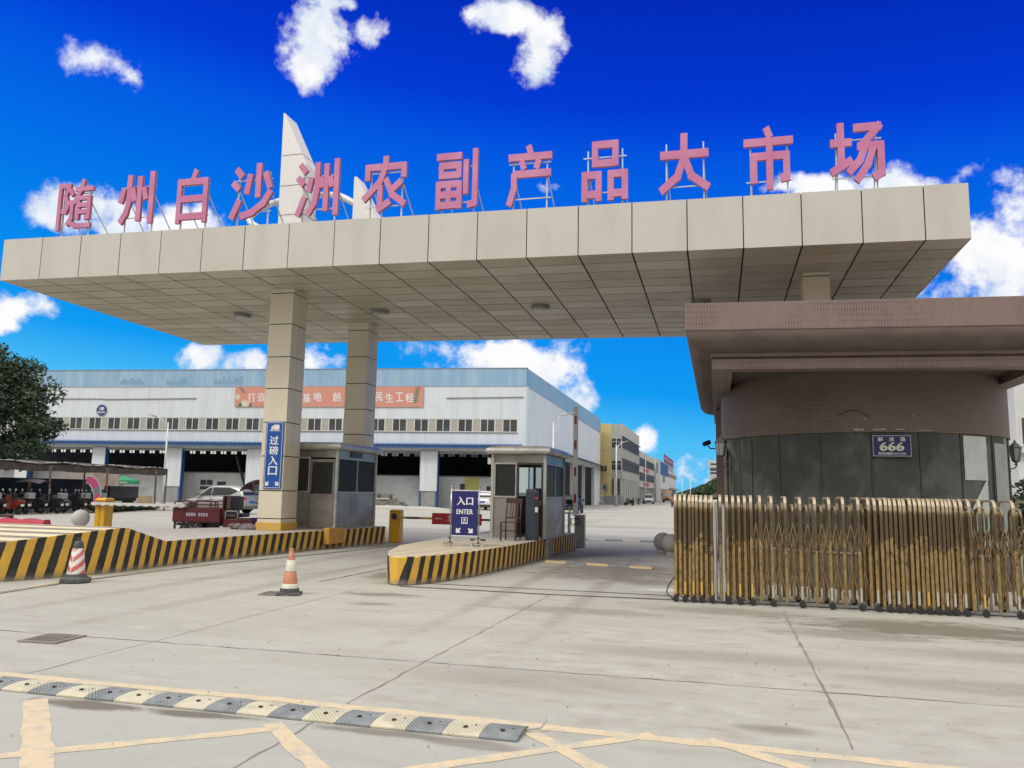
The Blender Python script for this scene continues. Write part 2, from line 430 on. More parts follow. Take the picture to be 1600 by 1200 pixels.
# road markings: worn cream-yellow box lines in front of the entrance
def paint_mat():
    m, t, p = newmat('worn_road_paint')
    P = pos(t)
    f = noise(t, P, 7, 8, .7); g = noise(t, P, 60, 4, .7)
    c = mixc(t, smooth(t, f, .45, .72), (.60, .48, .315), (.50, .42, .295))
    c = mixc(t, mth(t, 'MULTIPLY', smooth(t, mth(t, 'ADD', mth(t, 'MULTIPLY', f, .5), mth(t, 'MULTIPLY', g, .5)), .47, .60), .85), c, (.40, .385, .335))
    setin(t, p, 'Base Color', c); setin(t, p, 'Roughness', .8)
    return m
road_paint = paint_mat()
mb = MB()
def band(pts, z):
    rng = random.Random(int(z * 1e5)); mb.poly([(x + rng.uniform(-.01, .01), y + rng.uniform(-.01, .01), z) for x, y in pts])
def stripe(a, b, wd, z):
    strip(mb, [a, b], wd, z, .006, .12, random.Random(int(z * 1e5)))
strip(mb, [(-9.5, 5.74), (-5, 5.725), (-3.4, 5.73), (-1.3, 5.665), (.8, 5.60), (1.4, 5.57), (3.2, 5.52)], .125, .0020, .006, .12, random.Random(20))
stripe((-4.95, 5.16), (-3.68, 3.9), .17, .0022)
stripe((-4.9, 3.45), (-2.86, 5.08), .11, .0024)
stripe((-2.98, 5.16), (-1.9, 4.1), .12, .0026)
stripe((-2.0, 4.35), (-.45, 5.72), .11, .0028)
stripe((-1.26, 5.53), (-.3, 4.5), .12, .0030)
stripe((-.1, 5.72), (.85, 5.02), .12, .0032)
stripe((.1, 4.6), (1.6, 5.6), .12, .0034)
tag(mb.build('road_markings', road_paint), 'worn cream yellow no stopping lines across the entrance', kind='structure')

# loose grit, leaves and dark specks
rng = random.Random(11); mb = MB()
for i in range(260):
    x = rng.uniform(-6, 5.5); y = rng.uniform(4, 12.5); s_ = rng.uniform(.004, .012); h = s_ * .6
    a = rng.uniform(0, 6.28); c_, d_ = math.cos(a) * s_, math.sin(a) * s_
    mb.add([(x + c_, y + d_, .009), (x - d_, y + c_, .009), (x - c_, y - d_, .009), (x + d_, y - c_, .009), (x, y, .009 + h)], [(0, 1, 4), (1, 2, 4), (2, 3, 4), (3, 0, 4)])
tag(mb.build('grit', mat('grit', (.10, .08, .06), .9, col2=(.3, .28, .25), scale=8)), 'grit and dry leaf bits scattered on the concrete', kind='stuff')
mb = MB()
for (x, y) in [(1.35, 6.9), (-3.15, 8.1)]:
    for k in range(5):
        a = rng.uniform(0, 6.28); q = Vector((x + rng.uniform(-.03, .03), y + rng.uniform(-.02, .02), .012)); d_ = Vector((math.cos(a), math.sin(a), .3)) * .035; n_ = Vector((-d_.y, d_.x, .01)) * .4
        mb.add([q - d_, q + n_, q + d_, q - n_], [(0, 1, 2, 3)])

# drain gratings set in the concrete
gr_m = mat('cast_iron', (.27, .25, .22), .7, .1, (.2, .17, .14), 6)
def grating(name, label, cx, cy, wx, wy, rot):
    r_ = thing(name, label, 'drain grate', (cx, cy, 0), rot)
    fr = MB()
    for a in ((-wx / 2, -wy / 2, wx / 2, -wy / 2 + .03), (-wx / 2, wy / 2 - .03, wx / 2, wy / 2), (-wx / 2, -wy / 2 + .03, -wx / 2 + .03, wy / 2 - .03), (wx / 2 - .03, -wy / 2 + .03, wx / 2, wy / 2 - .03)):
        fr.box(a[0], a[1], .004, a[2], a[3], .016)
    fr.build('frame', gr_m, r_)
    b = MB(); n = 9
    for i in range(n):
        x = -wx / 2 + .03 + (wx - .06) * (i + .5) / n; b.box(x - .008, -wy / 2 + .03, .006, x + .008, wy / 2 - .03, .0145)
    for j in range(5):
        y = -wy / 2 + .03 + (wy - .06) * (j + .5) / 5; b.box(-wx / 2 + .03, y - .006, .0055, wx / 2 - .03, y + .006, .0130)
    b.build('bars', gr_m, r_)
    MB().poly([(-wx / 2 + .01, -wy / 2 + .01, .0019), (wx / 2 - .01, -wy / 2 + .01, .0019), (wx / 2 - .01, wy / 2 - .01, .0019), (-wx / 2 + .01, wy / 2 - .01, .0019)]).build('pit', mat('drain_pit', (.012, .011, .010), .95), r_)
grating('drain_grate', 'square iron drain grate in the concrete by the speed bump', -6.70, 7.13, .44, .46, R(4))
grating('drain_grate', 'iron drain grate half under the faded orange cone', -6.48, 11.2, .5, .42, R(8))

# ------------------------------------------------------------------ speed bumps
def bump_mat(name, col, col2):
    m, t, p = newmat(name)
    P = pos(t); x, y, z = sep(t, P)
    ribs = mth(t, 'SINE', mth(t, 'MULTIPLY', mth(t, 'ADD', x, mth(t, 'MULTIPLY', y, .9)), 210.0))
    f = noise(t, P, 9, 6, .65)
    c = mixc(t, smooth(t, f, .4, .7), col, col2)
    setin(t, p, 'Base Color', c); setin(t, p, 'Roughness', .75)
    patch = smooth(t, noise(t, P, 3.2, 3, .5), .47, .56)
    b = nd(t, 'ShaderNodeBump', {'Height': mth(t, 'MULTIPLY', ribs, patch), 'Strength': .7, 'Distance': .006})
    t.links.new(b.outputs[0], p.inputs['Normal'])
    return m
bump_y = bump_mat('bump_faded_yellow', (.55, .50, .36), (.47, .44, .35))
bump_k = bump_mat('bump_grey_rubber', (.19, .205, .21), (.26, .27, .27))
bolt_m = mat('rusty_bolt', (.06, .045, .035), .7, .4)
bump = thing('speed_bump', 'rubber speed bump of grey and faded yellow blocks across the foreground', 'speed bump', (-1.3, 5.28, 0), world=True)
def bump_seg(x0, x1, yc0, yc1, m, par, name='segment', hw=.165, hh=.036, bolts=True):
    rings = []
    for x, yc in ((x0, yc0), (x1, yc1)):
        rings.append([(x, yc - hw, .003), (x, yc - hw, .014), (x, yc - hw * .72, .027), (x, yc - hw * .36, hh - .005), (x, yc, hh), (x, yc + hw * .36, hh - .005), (x, yc + hw * .72, .027), (x, yc + hw, .014), (x, yc + hw, .003)])
    b = MB(); b.loft(rings)
    o = b.build(name, m, par, auto=50)
    if bolts:
        k = MB(); xm = (x0 + x1) / 2; ym = (yc0 + yc1) / 2 - .05
        k.lathe([(.016, 0), (.016, .008), (.010, .010)], (xm, ym, .034 - .002), 10).build('bolt', bolt_m, o)
        MB().lathe([(.008, 0), (.008, .005)], (xm + .06, ym + .05, hh - .002), 8).build('bolt', bolt_m, o)
xs = -1.28; i = 0
def bump_y_at(x): return 5.435 - (x + 1.3) * .004
while xs > -10.5:
    L_ = .258
    bump_seg(xs - L_ + .004, xs, bump_y_at(xs - L_), bump_y_at(xs), bump_k if i % 2 == 0 else bump_y, bump)
    xs -= L_; i += 1
# torn cable end at the bump's right end
tag(MB().tube([(-1.27, 5.50, .02), (-1.18, 5.53, .03), (-1.15, 5.58, .07), (-1.16, 5.60, .09)], .007, 6).build('cable_scrap', mat('grey_cable', (.35, .35, .34), .5)), 'short bent grey cable end beside the speed bump end', 'cable')
b2 = thing('speed_bump', 'low yellow and black speed bump in the right lane behind the gate line', 'speed bump', (-2.5, 18.1, 0), world=True)
lane_y = mat('lane_bump_yellow', (.62, .45, .22), .75, col2=(.45, .36, .24), scale=5)
for i in range(5):
    x0 = -3.9 + i * .5
    bump_seg(x0, x0 + .497, 18.62 - i * .12, 18.62 - (i + 1) * .12, lane_y if i % 2 == 0 else bump_k, b2, hw=.17, hh=.045, bolts=False)
b3 = thing('speed_bump', 'far low pale and grey speed bump across the lane beside the booth', 'speed bump', (-3.4, 28.1, 0), world=True)
pale_b = mat('pale_bump', (.62, .56, .45), .75)
for i in range(9):
    x0 = -5.6 + i * .6
    bump_seg(x0, x0 + .597, 28.2 - i * .02, 28.2 - (i + 1) * .02, pale_b if i % 2 == 0 else bump_k, b3, hw=.16, hh=.045, bolts=False)

# ------------------------------------------------------------------ striped islands
def stripe_mat(name, axis, period, slope, phase, top_period, top_hi, yel=(.70, .405, .055), blk=(.022, .022, .022), duty=.5, top=True):
    """hazard paint: slanting bands on the sides, pale bars on the painted top"""
    m, t, p = newmat(name)
    P = pos(t); x, y, z = sep(t, P)
    wob = mth(t, 'MULTIPLY', mth(t, 'SUBTRACT', noise(t, P, 6, 3, .6), .5), .035)
    s = mth(t, 'ADD', mth(t, 'SUBTRACT', mth(t, 'ADD', mth(t, 'MULTIPLY', y, axis[1]), mth(t, 'MULTIPLY', x, axis[0])), mth(t, 'MULTIPLY', z, slope)), wob)
    fr = mth(t, 'FRACT', mth(t, 'ADD', mth(t, 'DIVIDE', s, period), phase))
    band = mth(t, 'GREATER_THAN', fr, duty)
    wear = noise(t, P, 5, 8, .7); fine = noise(t, P, 30, 5, .7)
    cy = mixc(t, smooth(t, wear, .42, .75), yel, tuple(a * .72 + .04 for a in yel))
    ck = mixc(t, smooth(t, wear, .45, .75), blk, (.06, .058, .055))
    c = mixc(t, band, cy, ck)
    grime = mth(t, 'MULTIPLY', smooth(t, mth(t, 'ADD', z, mth(t, 'MULTIPLY', wear, .22)), .24, .10), .75)
    c = mixc(t, grime, c, (.24, .22, .185))
    c = mixc(t, mth(t, 'MULTIPLY', smooth(t, fine, .64, .74), .35), c, (.36, .34, .3))
    ft = mth(t, 'FRACT', mth(t, 'ADD', mth(t, 'DIVIDE', mth(t, 'ADD', y, mth(t, 'MULTIPLY', wob, .5)), top_period), .2))
    tb = mth(t, 'GREATER_THAN', ft, .56)
    lim = mth(t, 'LESS_THAN', y, top_hi)
    dust_haze = mixc(t, smooth(t, wear, .4, .7), (.42, .385, .325), (.50, .47, .41))
    ct = mixc(t, tb, mixc(t, smooth(t, wear, .4, .75), (.70, .60, .40), (.55, .48, .35)), mixc(t, smooth(t, wear, .4, .7), (.20, .17, .135), (.30, .265, .21)))
    ct = mixc(t, lim, dust_haze, ct)
    nz = sep(t, nd(t, 'ShaderNodeNewGeometry').outputs['True Normal'])[2]
    up = mth(t, 'GREATER_THAN', nz, .7)
    setin(t, p, 'Base Color', mixc(t, up, c, ct)); setin(t, p, 'Roughness', .7)
    b = nd(t, 'ShaderNodeBump', {'Height': fine, 'Strength': .15, 'Distance': .01})
    t.links.new(b.outputs[0], p.inputs['Normal'])
    return m
isl_l = thing('traffic_island', 'long yellow and black striped traffic island with a raised hump at its near end', 'traffic island', (-11.5, 16, 0), world=True)
# right edge in plan with the height of the top along it; the left edge runs back to the yard
right = [(-13.6, 9.0, .50), (-12.6, 9.35, .54), (-11.75, 10.1, .60), (-11.25, 10.85, .65), (-10.95, 11.7, .73), (-10.74, 12.55, .80), (-10.72, 12.95, .81), (-10.72, 13.5, .66), (-10.74, 14.1, .50), (-10.66, 15.5, .50), (-10.45, 17.5, .50), (-10.16, 20.0, .50), (-9.93, 21.4, .50), (-9.70, 22.75, .51)]
left = [(-17.5, 9.0, .50), (-17.4, 9.35, .54), (-17.3, 10.1, .60), (-17.2, 10.85, .65), (-17.0, 11.7, .73), (-16.8, 12.55, .80), (-16.6, 12.95, .81), (-16.3, 13.5, .66), (-15.8, 14.1, .50), (-14.8, 15.5, .50), (-13.9, 17.5, .50), (-12.9, 20.0, .50), (-12.6, 21.4, .50), (-12.5, 22.75, .51)]
mb = MB(); n = len(right)
vs = []
for (a, b_) in zip(left, right):
    vs += [(a[0], a[1], 0), (a[0], a[1], a[2]), (b_[0], b_[1], b_[2]), (b_[0], b_[1], 0)]
fs = []
for i in range(n - 1):
    o = i * 4; q = o + 4
    fs += [(o, o + 1, q + 1, q), (o + 1, o + 2, q + 2, q + 1), (o + 2, o + 3, q + 3, q + 2)]
fs += [(0, 3, 2, 1), ((n - 1) * 4, (n - 1) * 4 + 1, (n - 1) * 4 + 2, (n - 1) * 4 + 3)]
mb.add(vs, fs)
left_paint = stripe_mat('island_stripes', (0, 1), .29, .22, .10, .50, 13.15)
mb.build('base', left_paint, isl_l, bevel=.02)
# yellow covered box on the island flank
mb = MB(); mb.box(-10.19, 19.72, .13, -10.02, 20.62, .56)
mb.build('junction_box', mat('island_box_yellow', (.58, .30, .04), .6, col2=(.48, .26, .06), scale=4), isl_l, bevel=.015)
# centre island
isl_c = thing('traffic_island', 'tapering yellow and black striped traffic island under the centre booth', 'traffic island', (-5.2, 17, 0), world=True)
out = [(-5.28, 12.93), (-5.14, 13.0), (-5.0, 13.17), (-4.72, 13.92), (-4.50, 14.9), (-4.30, 16.6), (-4.13, 19.2), (-4.02, 21.0), (-3.92, 22.9), (-4.1, 23.05), (-6.3, 23.05), (-6.45, 22.8), (-6.45, 18.5), (-6.35, 15.6), (-5.95, 14.1), (-5.60, 13.25), (-5.42, 12.98)]
mb = MB(); mb.prism([(x, y, 0) for x, y in out], (0, 0, .48))
mb.build('base', stripe_mat('centre_island_stripes', (.3, 1.0), .277, .25, .53, .30, 17.6), isl_c, bevel=.02)
# bare concrete block let into the flank under the booth corner
MB().box(-4.16, 19.5, .0, -4.04, 20.1, .47).build('concrete_pad', mat('pad_concrete', (.33, .32, .29), .9, col2=(.25, .24, .21), scale=4), isl_c, bevel=.01)
# yellow painted end face block of the nose
# ------------------------------------------------------------------ entrance canopy
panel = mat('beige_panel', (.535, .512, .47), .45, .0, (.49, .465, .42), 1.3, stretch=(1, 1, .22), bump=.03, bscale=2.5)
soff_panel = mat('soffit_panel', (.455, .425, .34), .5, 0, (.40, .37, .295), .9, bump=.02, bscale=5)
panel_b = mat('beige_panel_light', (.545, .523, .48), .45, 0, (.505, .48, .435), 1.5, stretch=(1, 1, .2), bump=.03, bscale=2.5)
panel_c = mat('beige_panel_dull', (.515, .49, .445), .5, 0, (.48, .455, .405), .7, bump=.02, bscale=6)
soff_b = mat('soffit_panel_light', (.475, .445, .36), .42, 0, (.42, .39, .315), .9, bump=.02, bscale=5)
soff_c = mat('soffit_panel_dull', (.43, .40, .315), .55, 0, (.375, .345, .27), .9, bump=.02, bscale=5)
col_panel = mat('column_panel', (.66, .60, .48), .42, 0, (.61, .55, .435), 1.2)
seam_m = mat('panel_seam', (.018, .015, .012), .9)
CX0, CX1, CY0, CY1 = -18.78, 4.93, 17.0, 25.95
def sz(x, y): return 6.9 - .0119 * (x + 11) - .0145 * (y - 19)
FH = 1.142
canopy = thing('gate_canopy', 'wide flat beige panelled entrance canopy on three square columns', 'gate canopy', (-11.3, 19.2, 0), world=True)
seams = [CX0, -17.49, -16.24, -15.0, -13.77, -12.55, -11.34, -10.11, -8.89, -7.69, -6.47, -5.28, -4.11, -2.93, -1.74, -.56, .6, 1.77, 2.94, 4.1, CX1]
rows = 13
ys = [CY0 + (CY1 - CY0) * j / rows for j in range(rows + 1)]
rng = random.Random(5)
# core
mb = MB()
e = .03
P = [(CX0 + e, CY0 + e), (CX1 - e, CY0 + e), (CX1 - e, CY1 - e), (CX0 + e, CY1 - e)]
lo = [(x, y, sz(x, y) + .03) for x, y in P]; hi = [(x, y, sz(x, y) + FH - .02) for x, y in P]
mb.add(lo + hi, [(0, 3, 2, 1), (4, 5, 6, 7), (0, 1, 5, 4), (1, 2, 6, 5), (2, 3, 7, 6), (3, 0, 4, 7)])
mb.build('roof_core', seam_m, canopy)
def slab(mb, q, n, d):      # one thin cladding panel: quad q pushed back by n*d
    n = Vector(n) * d
    mb.prism(q, n)
g = .0115
mb = MB()
for a, b in zip(seams[:-1], seams[1:]):
    a_, b_ = a + g, b - g
    tl = rng.uniform(-.004, .004)
    mb.mi = rng.choice([0, 0, 1, 2]); slab(mb, [(a_, CY0 + tl, sz(a_, CY0)), (b_, CY0 - tl, sz(b_, CY0)), (b_, CY0 - tl, sz(b_, CY0) + FH), (a_, CY0 + tl, sz(a_, CY0) + FH)], (0, 1, 0), .025)
    slab(mb, [(a_, CY1, sz(a_, CY1)), (b_, CY1, sz(b_, CY1)), (b_, CY1, sz(b_, CY1) + FH), (a_, CY1, sz(a_, CY1) + FH)], (0, -1, 0), .025)
for X, sgn in ((CX0, 1), (CX1, -1)):
    for k in range(7):
        a = CY0 + .03 + (CY1 - CY0 - .06) * k / 7 + g; b = CY0 + .03 + (CY1 - CY0 - .06) * (k + 1) / 7 - g
        slab(mb, [(X, a, sz(X, a)), (X, b, sz(X, b)), (X, b, sz(X, b) + FH), (X, a, sz(X, a) + FH)], (sgn, 0, 0), .025)
mb.build('fascia', [panel, panel_b, panel_c], canopy)
mb = MB()
gx, gy = .019, .026
for a, b in zip(seams[:-1], seams[1:]):
    for c, d in zip(ys[:-1], ys[1:]):
        t_ = rng.uniform(-.0025, .0025); u_ = rng.uniform(-.0025, .0025)
        q = [(max(a + gx, CX0 + .03), max(c + gy, CY0 + .03)), (min(b - gx, CX1 - .03), max(c + gy, CY0 + .03)), (min(b - gx, CX1 - .03), min(d - gy, CY1 - .03)), (max(a + gx, CX0 + .03), min(d - gy, CY1 - .03))]
        dz_ = [t_, u_, -t_, -u_]
        mb.mi = rng.choice([0, 0, 1, 2])
        slab(mb, [(x, y, sz(x, y) + .004 + dd) for (x, y), dd in zip(q, dz_)], (0, 0, 1), .022)
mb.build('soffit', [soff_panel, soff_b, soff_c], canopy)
# roof sheet
mb = MB(); P = [(CX0 + .05, CY0 + .05), (CX1 - .05, CY0 + .05), (CX1 - .05, CY1 - .05), (CX0 + .05, CY1 - .05)]
mb.poly([(x, y, sz(x, y) + FH - .012) for x, y in P])
mb.build('roof_sheet', mat('roof_sheet', (.35, .34, .32), .7), canopy)
band_m = mat('base_band_yellow', (.60, .36, .06), .6, col2=(.50, .33, .12), scale=5)
def column(x0, y0, wx, wy, zb, zs, par):
    c = MB(); top = sz(x0, y0) + .02
    c.box(x0 + .015, y0 + .015, zb, x0 + wx - .015, y0 + wy - .015, top)
    o = c.build('column', seam_m, par)
    k = MB(); z = [zb] + [q for q in zs] + [top]
    for a, b in zip(z[:-1], z[1:]):
        a += .012; b -= .012
        if b <= a: continue
        k.box(x0, y0, a, x0 + wx, y0 + .02, b)
        k.box(x0, y0 + wy - .02, a, x0 + wx, y0 + wy, b)
        for X in (x0, x0 + wx - .02):
            k.box(X, y0 + .02, a, X + .02, y0 + wy / 2 - .008, b); k.box(X, y0 + wy / 2 + .008, a, X + .02, y0 + wy - .02, b)
    k.build('cladding', col_panel, o)
    return o
zs = [.80, 1.52, 2.42, 3.31, 4.21, 5.06, 5.95, 6.80]
c1 = column(-11.65, 18.85, .68, .78, .5, zs, canopy)
MB().box(-11.68, 18.82, .5, -10.94, 19.66, .70).build('base_band', band_m, c1, bevel=.008)
c2 = column(-11.35, 22.95, .70, .78, .5, [1.5, 2.4, 3.29, 4.08, 4.9, 5.75, 6.6], canopy)
c3 = column(1.97, 19.05, .58, .78, .3, [1.5, 2.4, 3.3, 4.2, 5.05, 5.9, 6.66], canopy)

# ceiling lights
lg_b = mat('light_body', (.20, .20, .20), .5, .3)
lg_d = mat('light_diffuser', (.45, .45, .43), .35)
first = None
LN = ['round grey ceiling light under the canopy, outside the striped signed column', 'round grey ceiling light under the canopy, just right of the rear column', 'round grey ceiling light under the middle of the canopy over the centre booth lane', 'round grey ceiling light under the canopy just above the guardhouse roof edge']
for (x, y), lb in zip([(-14.2, 21.45), (-9.62, 21.5), (-4.75, 21.45), (-.37, 21.45)], LN):
    if first is None:
        first = thing('ceiling_light', lb, 'ceiling light', (x, y, sz(x, y) + .004), group='round lights under the canopy')
        MB().lathe([(.26, .0), (.26, -.06), (.235, -.09)], n=28).build('housing', lg_b, first, auto=40)
        MB().lathe([(.225, -.088), (.20, -.12), (.10, -.14), (.0001, -.145)], n=28).build('diffuser', lg_d, first, smooth=True)
    else:
        dup(first, (x, y, sz(x, y) + .004), label=lb)

# ------------------------------------------------------------------ roof characters, drawn stroke by stroke on a 100 x 100 square
GL = {
 '随': (9.5, [[(8, -2), (8, 97)], [(4, 91), (33, 91), (24, 70), (33, 50), (27, 36), (15, 38)], [(36, 83), (46, 70)][::-1], [(33, 55), (45, 55), (45, 22), (34, 8)], [(38, 16), (56, 6), (100, 5)], [(52, 82), (102, 82)], [(74, 102), (68, 80), (50, 52)], [(63, 66), (63, 18)], [(58, 63), (93, 63), (93, 22), (83, 21)], [(63, 48), (90, 48)], [(63, 34), (90, 34)]]),
 '州': (13, [[(27, 98), (27, 42), (20, 20), (6, 2)], [(55, 94), (55, 4)], [(88, 102), (88, -2)], [(13, 72), (4, 42)], [(36, 72), (43, 44)], [(67, 72), (74, 46)]]),
 '白': (13, [[(58, 104), (48, 80)], [(11, 84), (11, -2)], [(5, 80), (95, 80)], [(89, 84), (89, -2)], [(14, 46), (86, 46)], [(14, 11), (86, 11)]]),
 '沙': (13, [[(10, 96), (26, 80)], [(3, 70), (20, 56)], [(22, 36), (3, 0)], [(66, 104), (66, 38)], [(46, 84), (38, 46)], [(82, 86), (95, 54)], [(97, 50), (80, 26), (54, 10), (26, 3)]]),
 '洲': (11.5, [[(8, 96), (23, 80)], [(3, 72), (18, 57)], [(21, 36), (6, 0)], [(49, 98), (49, 44), (44, 22), (30, 2)], [(70, 94), (70, 6)], [(93, 102), (93, -2)], [(36, 70), (30, 44)], [(57, 70), (61, 50)], [(79, 70), (83, 50)]]),
 '农': (12.5, [[(9, 60), (9, 84), (94, 84), (94, 62)], [(51, 104), (51, 84)], [(53, 88), (38, 56), (0, 24)], [(40, 50), (40, 2)], [(34, 4), (64, 20)], [(52, 62), (68, 32), (99, 12)], [(90, 56), (68, 40)]]),
 '副': (12, [[(2, 92), (61, 92)], [(14, 80), (14, 54)], [(9, 76), (55, 76), (55, 54)], [(10, 59), (56, 59)], [(8, 48), (8, 0)], [(3, 43), (59, 43)], [(57, 48), (57, 0)], [(8, 25), (57, 25)], [(8, 7), (57, 7)], [(32, 43), (32, 7)], [(72, 84), (72, 24)], [(93, 102), (93, 8), (76, 5)]]),
 '产': (12.5, [[(48, 104), (54, 88)], [(4, 84), (100, 84)], [(33, 78), (39, 62)], [(72, 78), (65, 62)], [(14, 54), (98, 54)], [(17, 56), (17, 30), (6, 0)]]),
 '品': (13, [[(30, 100), (30, 56)], [(24, 95), (80, 95)], [(74, 100), (74, 56)], [(30, 62), (74, 62)], [(8, 47), (8, -4)], [(2, 42), (44, 42)], [(38, 47), (38, -4)], [(8, 8), (38, 8)], [(64, 47), (64, -4)], [(58, 42), (100, 42)], [(94, 47), (94, -4)], [(64, 8), (94, 8)]]),
 '大': (14, [[(2, 66), (98, 66)], [(50, 102), (49, 60), (36, 28), (2, 4)], [(51, 58), (64, 28), (98, 6)]]),
 '市': (13.5, [[(46, 104), (54, 86)], [(0, 79), (100, 79)], [(20, 56), (20, 8)], [(14, 54), (86, 54), (86, 16), (74, 14)], [(52, 84), (52, -4)]]),
 '场': (13, [[(22, 102), (22, 28)], [(2, 69), (42, 69)], [(2, 20), (42, 40)], [(46, 92), (92, 92), (58, 60)], [(52, 61), (95, 61), (95, 16), (80, 8)], [(66, 60), (56, 38), (34, 18)], [(82, 60), (70, 30), (48, 4)]]),
}
def letter_mat():
    m, t, p = newmat('faded_pink_letter')
    P = pos(t)
    f = noise(t, P, 1.5, 6, .6); n_ = noise(t, P, 14, 4, .7)
    c = mixc(t, smooth(t, f, .35, .7), (.50, .155, .30), (.555, .225, .375))
    c = mixc(t, mth(t, 'MULTIPLY', smooth(t, n_, .58, .75), .3), c, (.40, .15, .22))
    setin(t, p, 'Base Color', c); setin(t, p, 'Roughness', .55)
    return m
pink = letter_mat()
pinkside = mat('letter_return', (.36, .11, .15), .5)
frame_w = mat('letter_frame', (.60, .61, .62), .4, .3, (.42, .42, .42), 3)
def stroke(mb, pts, wd, yf, yb):
    for a, b in zip(pts[:-1], pts[1:]):
        a = Vector((a[0], a[1])); b = Vector((b[0], b[1])); d = (b - a).normalized(); n = Vector((-d.y, d.x)) * wd / 2
        i = pts.index((a.x, a.y)) if (a.x, a.y) in pts else 0
        ea = d * (wd * .42) if a != Vector(pts[0]) else d * 0
        eb = d * (wd * .42) if b != Vector(pts[-1]) else d * 0
        q = [a - ea - n, b + eb - n, b + eb + n, a - ea + n]
        yield q
CH = [('随', -17.41, -16.25, 8.43, 9.78, 'leftmost end of the roof row'), ('州', -15.39, -14.25, 8.46, 9.83, ''), ('白', -13.64, -12.64, 8.38, 9.74, ''), ('沙', -11.99, -10.81, 8.37, 9.75, ''), ('洲', -10.15, -8.95, 8.31, 9.71, ''), ('农', -8.30, -7.19, 8.26, 9.63, ''),
      ('副', -6.44, -5.37, 8.21, 9.64, ''), ('产', -4.68, -3.60, 8.18, 9.57, ''), ('品', -2.92, -1.86, 8.20, 9.55, ''), ('大', -1.16, -.07, 8.20, 9.55, ''), ('市', .65, 1.67, 8.18, 9.49, ''), ('场', 2.39, 3.45, 8.12, 9.46, '')]
HINT = {'随': 'at the far left end of the canopy roof', '州': 'of three tall bars with dots, on the canopy roof', '白': 'shaped like a ladder box with a tick, on the canopy roof', '沙': 'on the canopy roof just left of the tall white fin', '洲': 'standing in front of the tall white roof fin', '农': 'on the canopy roof by the short white fin',
        '副': 'with a small grid and two right bars, on the canopy roof', '产': 'with two crossbars and a trailing left leg, on the canopy roof', '品': 'made of three boxes, on the canopy roof', '大': 'like a striding figure with one crossbar, on the canopy roof', '市': 'like a hanging cloth under a bar, on the canopy roof', '场': 'at the right end of the canopy roof row'}
FY = 17.25
for (ch, x0, x1, z0, z1, _) in CH:
    zr = sz((x0 + x1) / 2, FY) + FH - .012
    o = thing('sign_character', 'pink metal character ' + ch + ' ' + HINT[ch], 'sign letter', ((x0 + x1) / 2, FY, zr), group='pink characters along the canopy roof', world=True)
    wd, st = GL[ch]
    ax = (x1 - x0) / 100; az_ = (z1 - z0) / 100
    lean = .0
    face = MB(); k = 0
    for s_ in st:
        for q in stroke(face, s_, wd, 0, 0):
            off = .0016 * k; k += 1
            face.mi = 0
            F = [(x0 + p.x * ax, FY - off, z0 + p.y * az_) for p in q]
            B = [(x0 + p.x * ax, FY + .075 - off * .5, z0 + p.y * az_) for p in q]
            b0 = len(face.v)
            face.v += F + B
            face.f.append((b0, b0 + 1, b0 + 2, b0 + 3)); face.m.append(0)
            face.f.append((b0 + 7, b0 + 6, b0 + 5, b0 + 4)); face.m.append(1)
            for j in range(4):
                face.f.append((b0 + j, b0 + 4 + j, b0 + 4 + (j + 1) % 4, b0 + (j + 1) % 4)); face.m.append(1)
    face.build('letter_face', [pink, pinkside], o)
    fr = MB(); ya = FY + .11; wdt = x1 - x0; h = z1 - z0
    xa, xb = x0 + wdt * .14, x0 + wdt * .88
    for X in (xa, xb):
        fr.bar((X, ya, zr), (X, ya, z0 + h * .88), .032, .032)
        fr.bar((X, ya + .05, z0 + h * .55), (X + .08, ya + 1.0, zr), .022, .022)
    for q in (.12, .74):
        fr.bar((xa - .1, ya - .04, z0 + h * q), (xb + .1, ya - .04, z0 + h * q), .024, .024)
    fr.build('support_frame', frame_w, o)

# ------------------------------------------------------------------ white roof fins and the bent tube that links them
fin_m = mat('fin_white', (.76, .745, .72), .45, 0, (.70, .685, .655), .8)
orn = thing('roof_sculpture', 'white sail shaped fins linked by a bent tube on the canopy roof', 'roof sculpture', (-12.2, 21.4, sz(-12.2, 21.4) + FH), world=True)
def fin(name, prof, y0, y1, zseams, par):
    m = MB(); m.prism([(x, y0, z) for x, z in prof], (0, y1 - y0, 0))
    o = m.build(name, fin_m, par, bevel=.01)
    k = MB()
    def xr(z):
        for (a, b) in zip(prof, prof[1:] + prof[:1]):
            if min(a[1], b[1]) <= z <= max(a[1], b[1]) and abs(a[1] - b[1]) > .01 and max(a[0], b[0]) > prof[0][0] + .03: return a[0] + (b[0] - a[0]) * (z - a[1]) / (b[1] - a[1])
        return prof[0][0] + .2
    for z in zseams:
        k.box(prof[0][0] - .0, y0 - .003, z - .012, xr(z) + .002, y0 + .01, z + .012)
        k.box(xr(z) - .01, y0, z - .012, xr(z) + .004, y1, z + .012)
    if zseams: k.build('panel_joint', mat('fin_joint', (.22, .21, .2), .8), o)
zr = sz(-13, 21.4) + FH
fin('tall_fin', [(-13.12, zr), (-12.27, zr), (-12.27, 11.62), (-13.13, 13.38), (-13.17, 13.38)], 21.4, 22.15, [10.0, 10.95, 11.95], orn)
fin('short_fin', [(-10.62, zr - .03), (-9.72, zr - .03), (-9.76, 9.6), (-10.52, 11.04), (-10.62, 11.06)], 21.4, 21.95, [], orn)
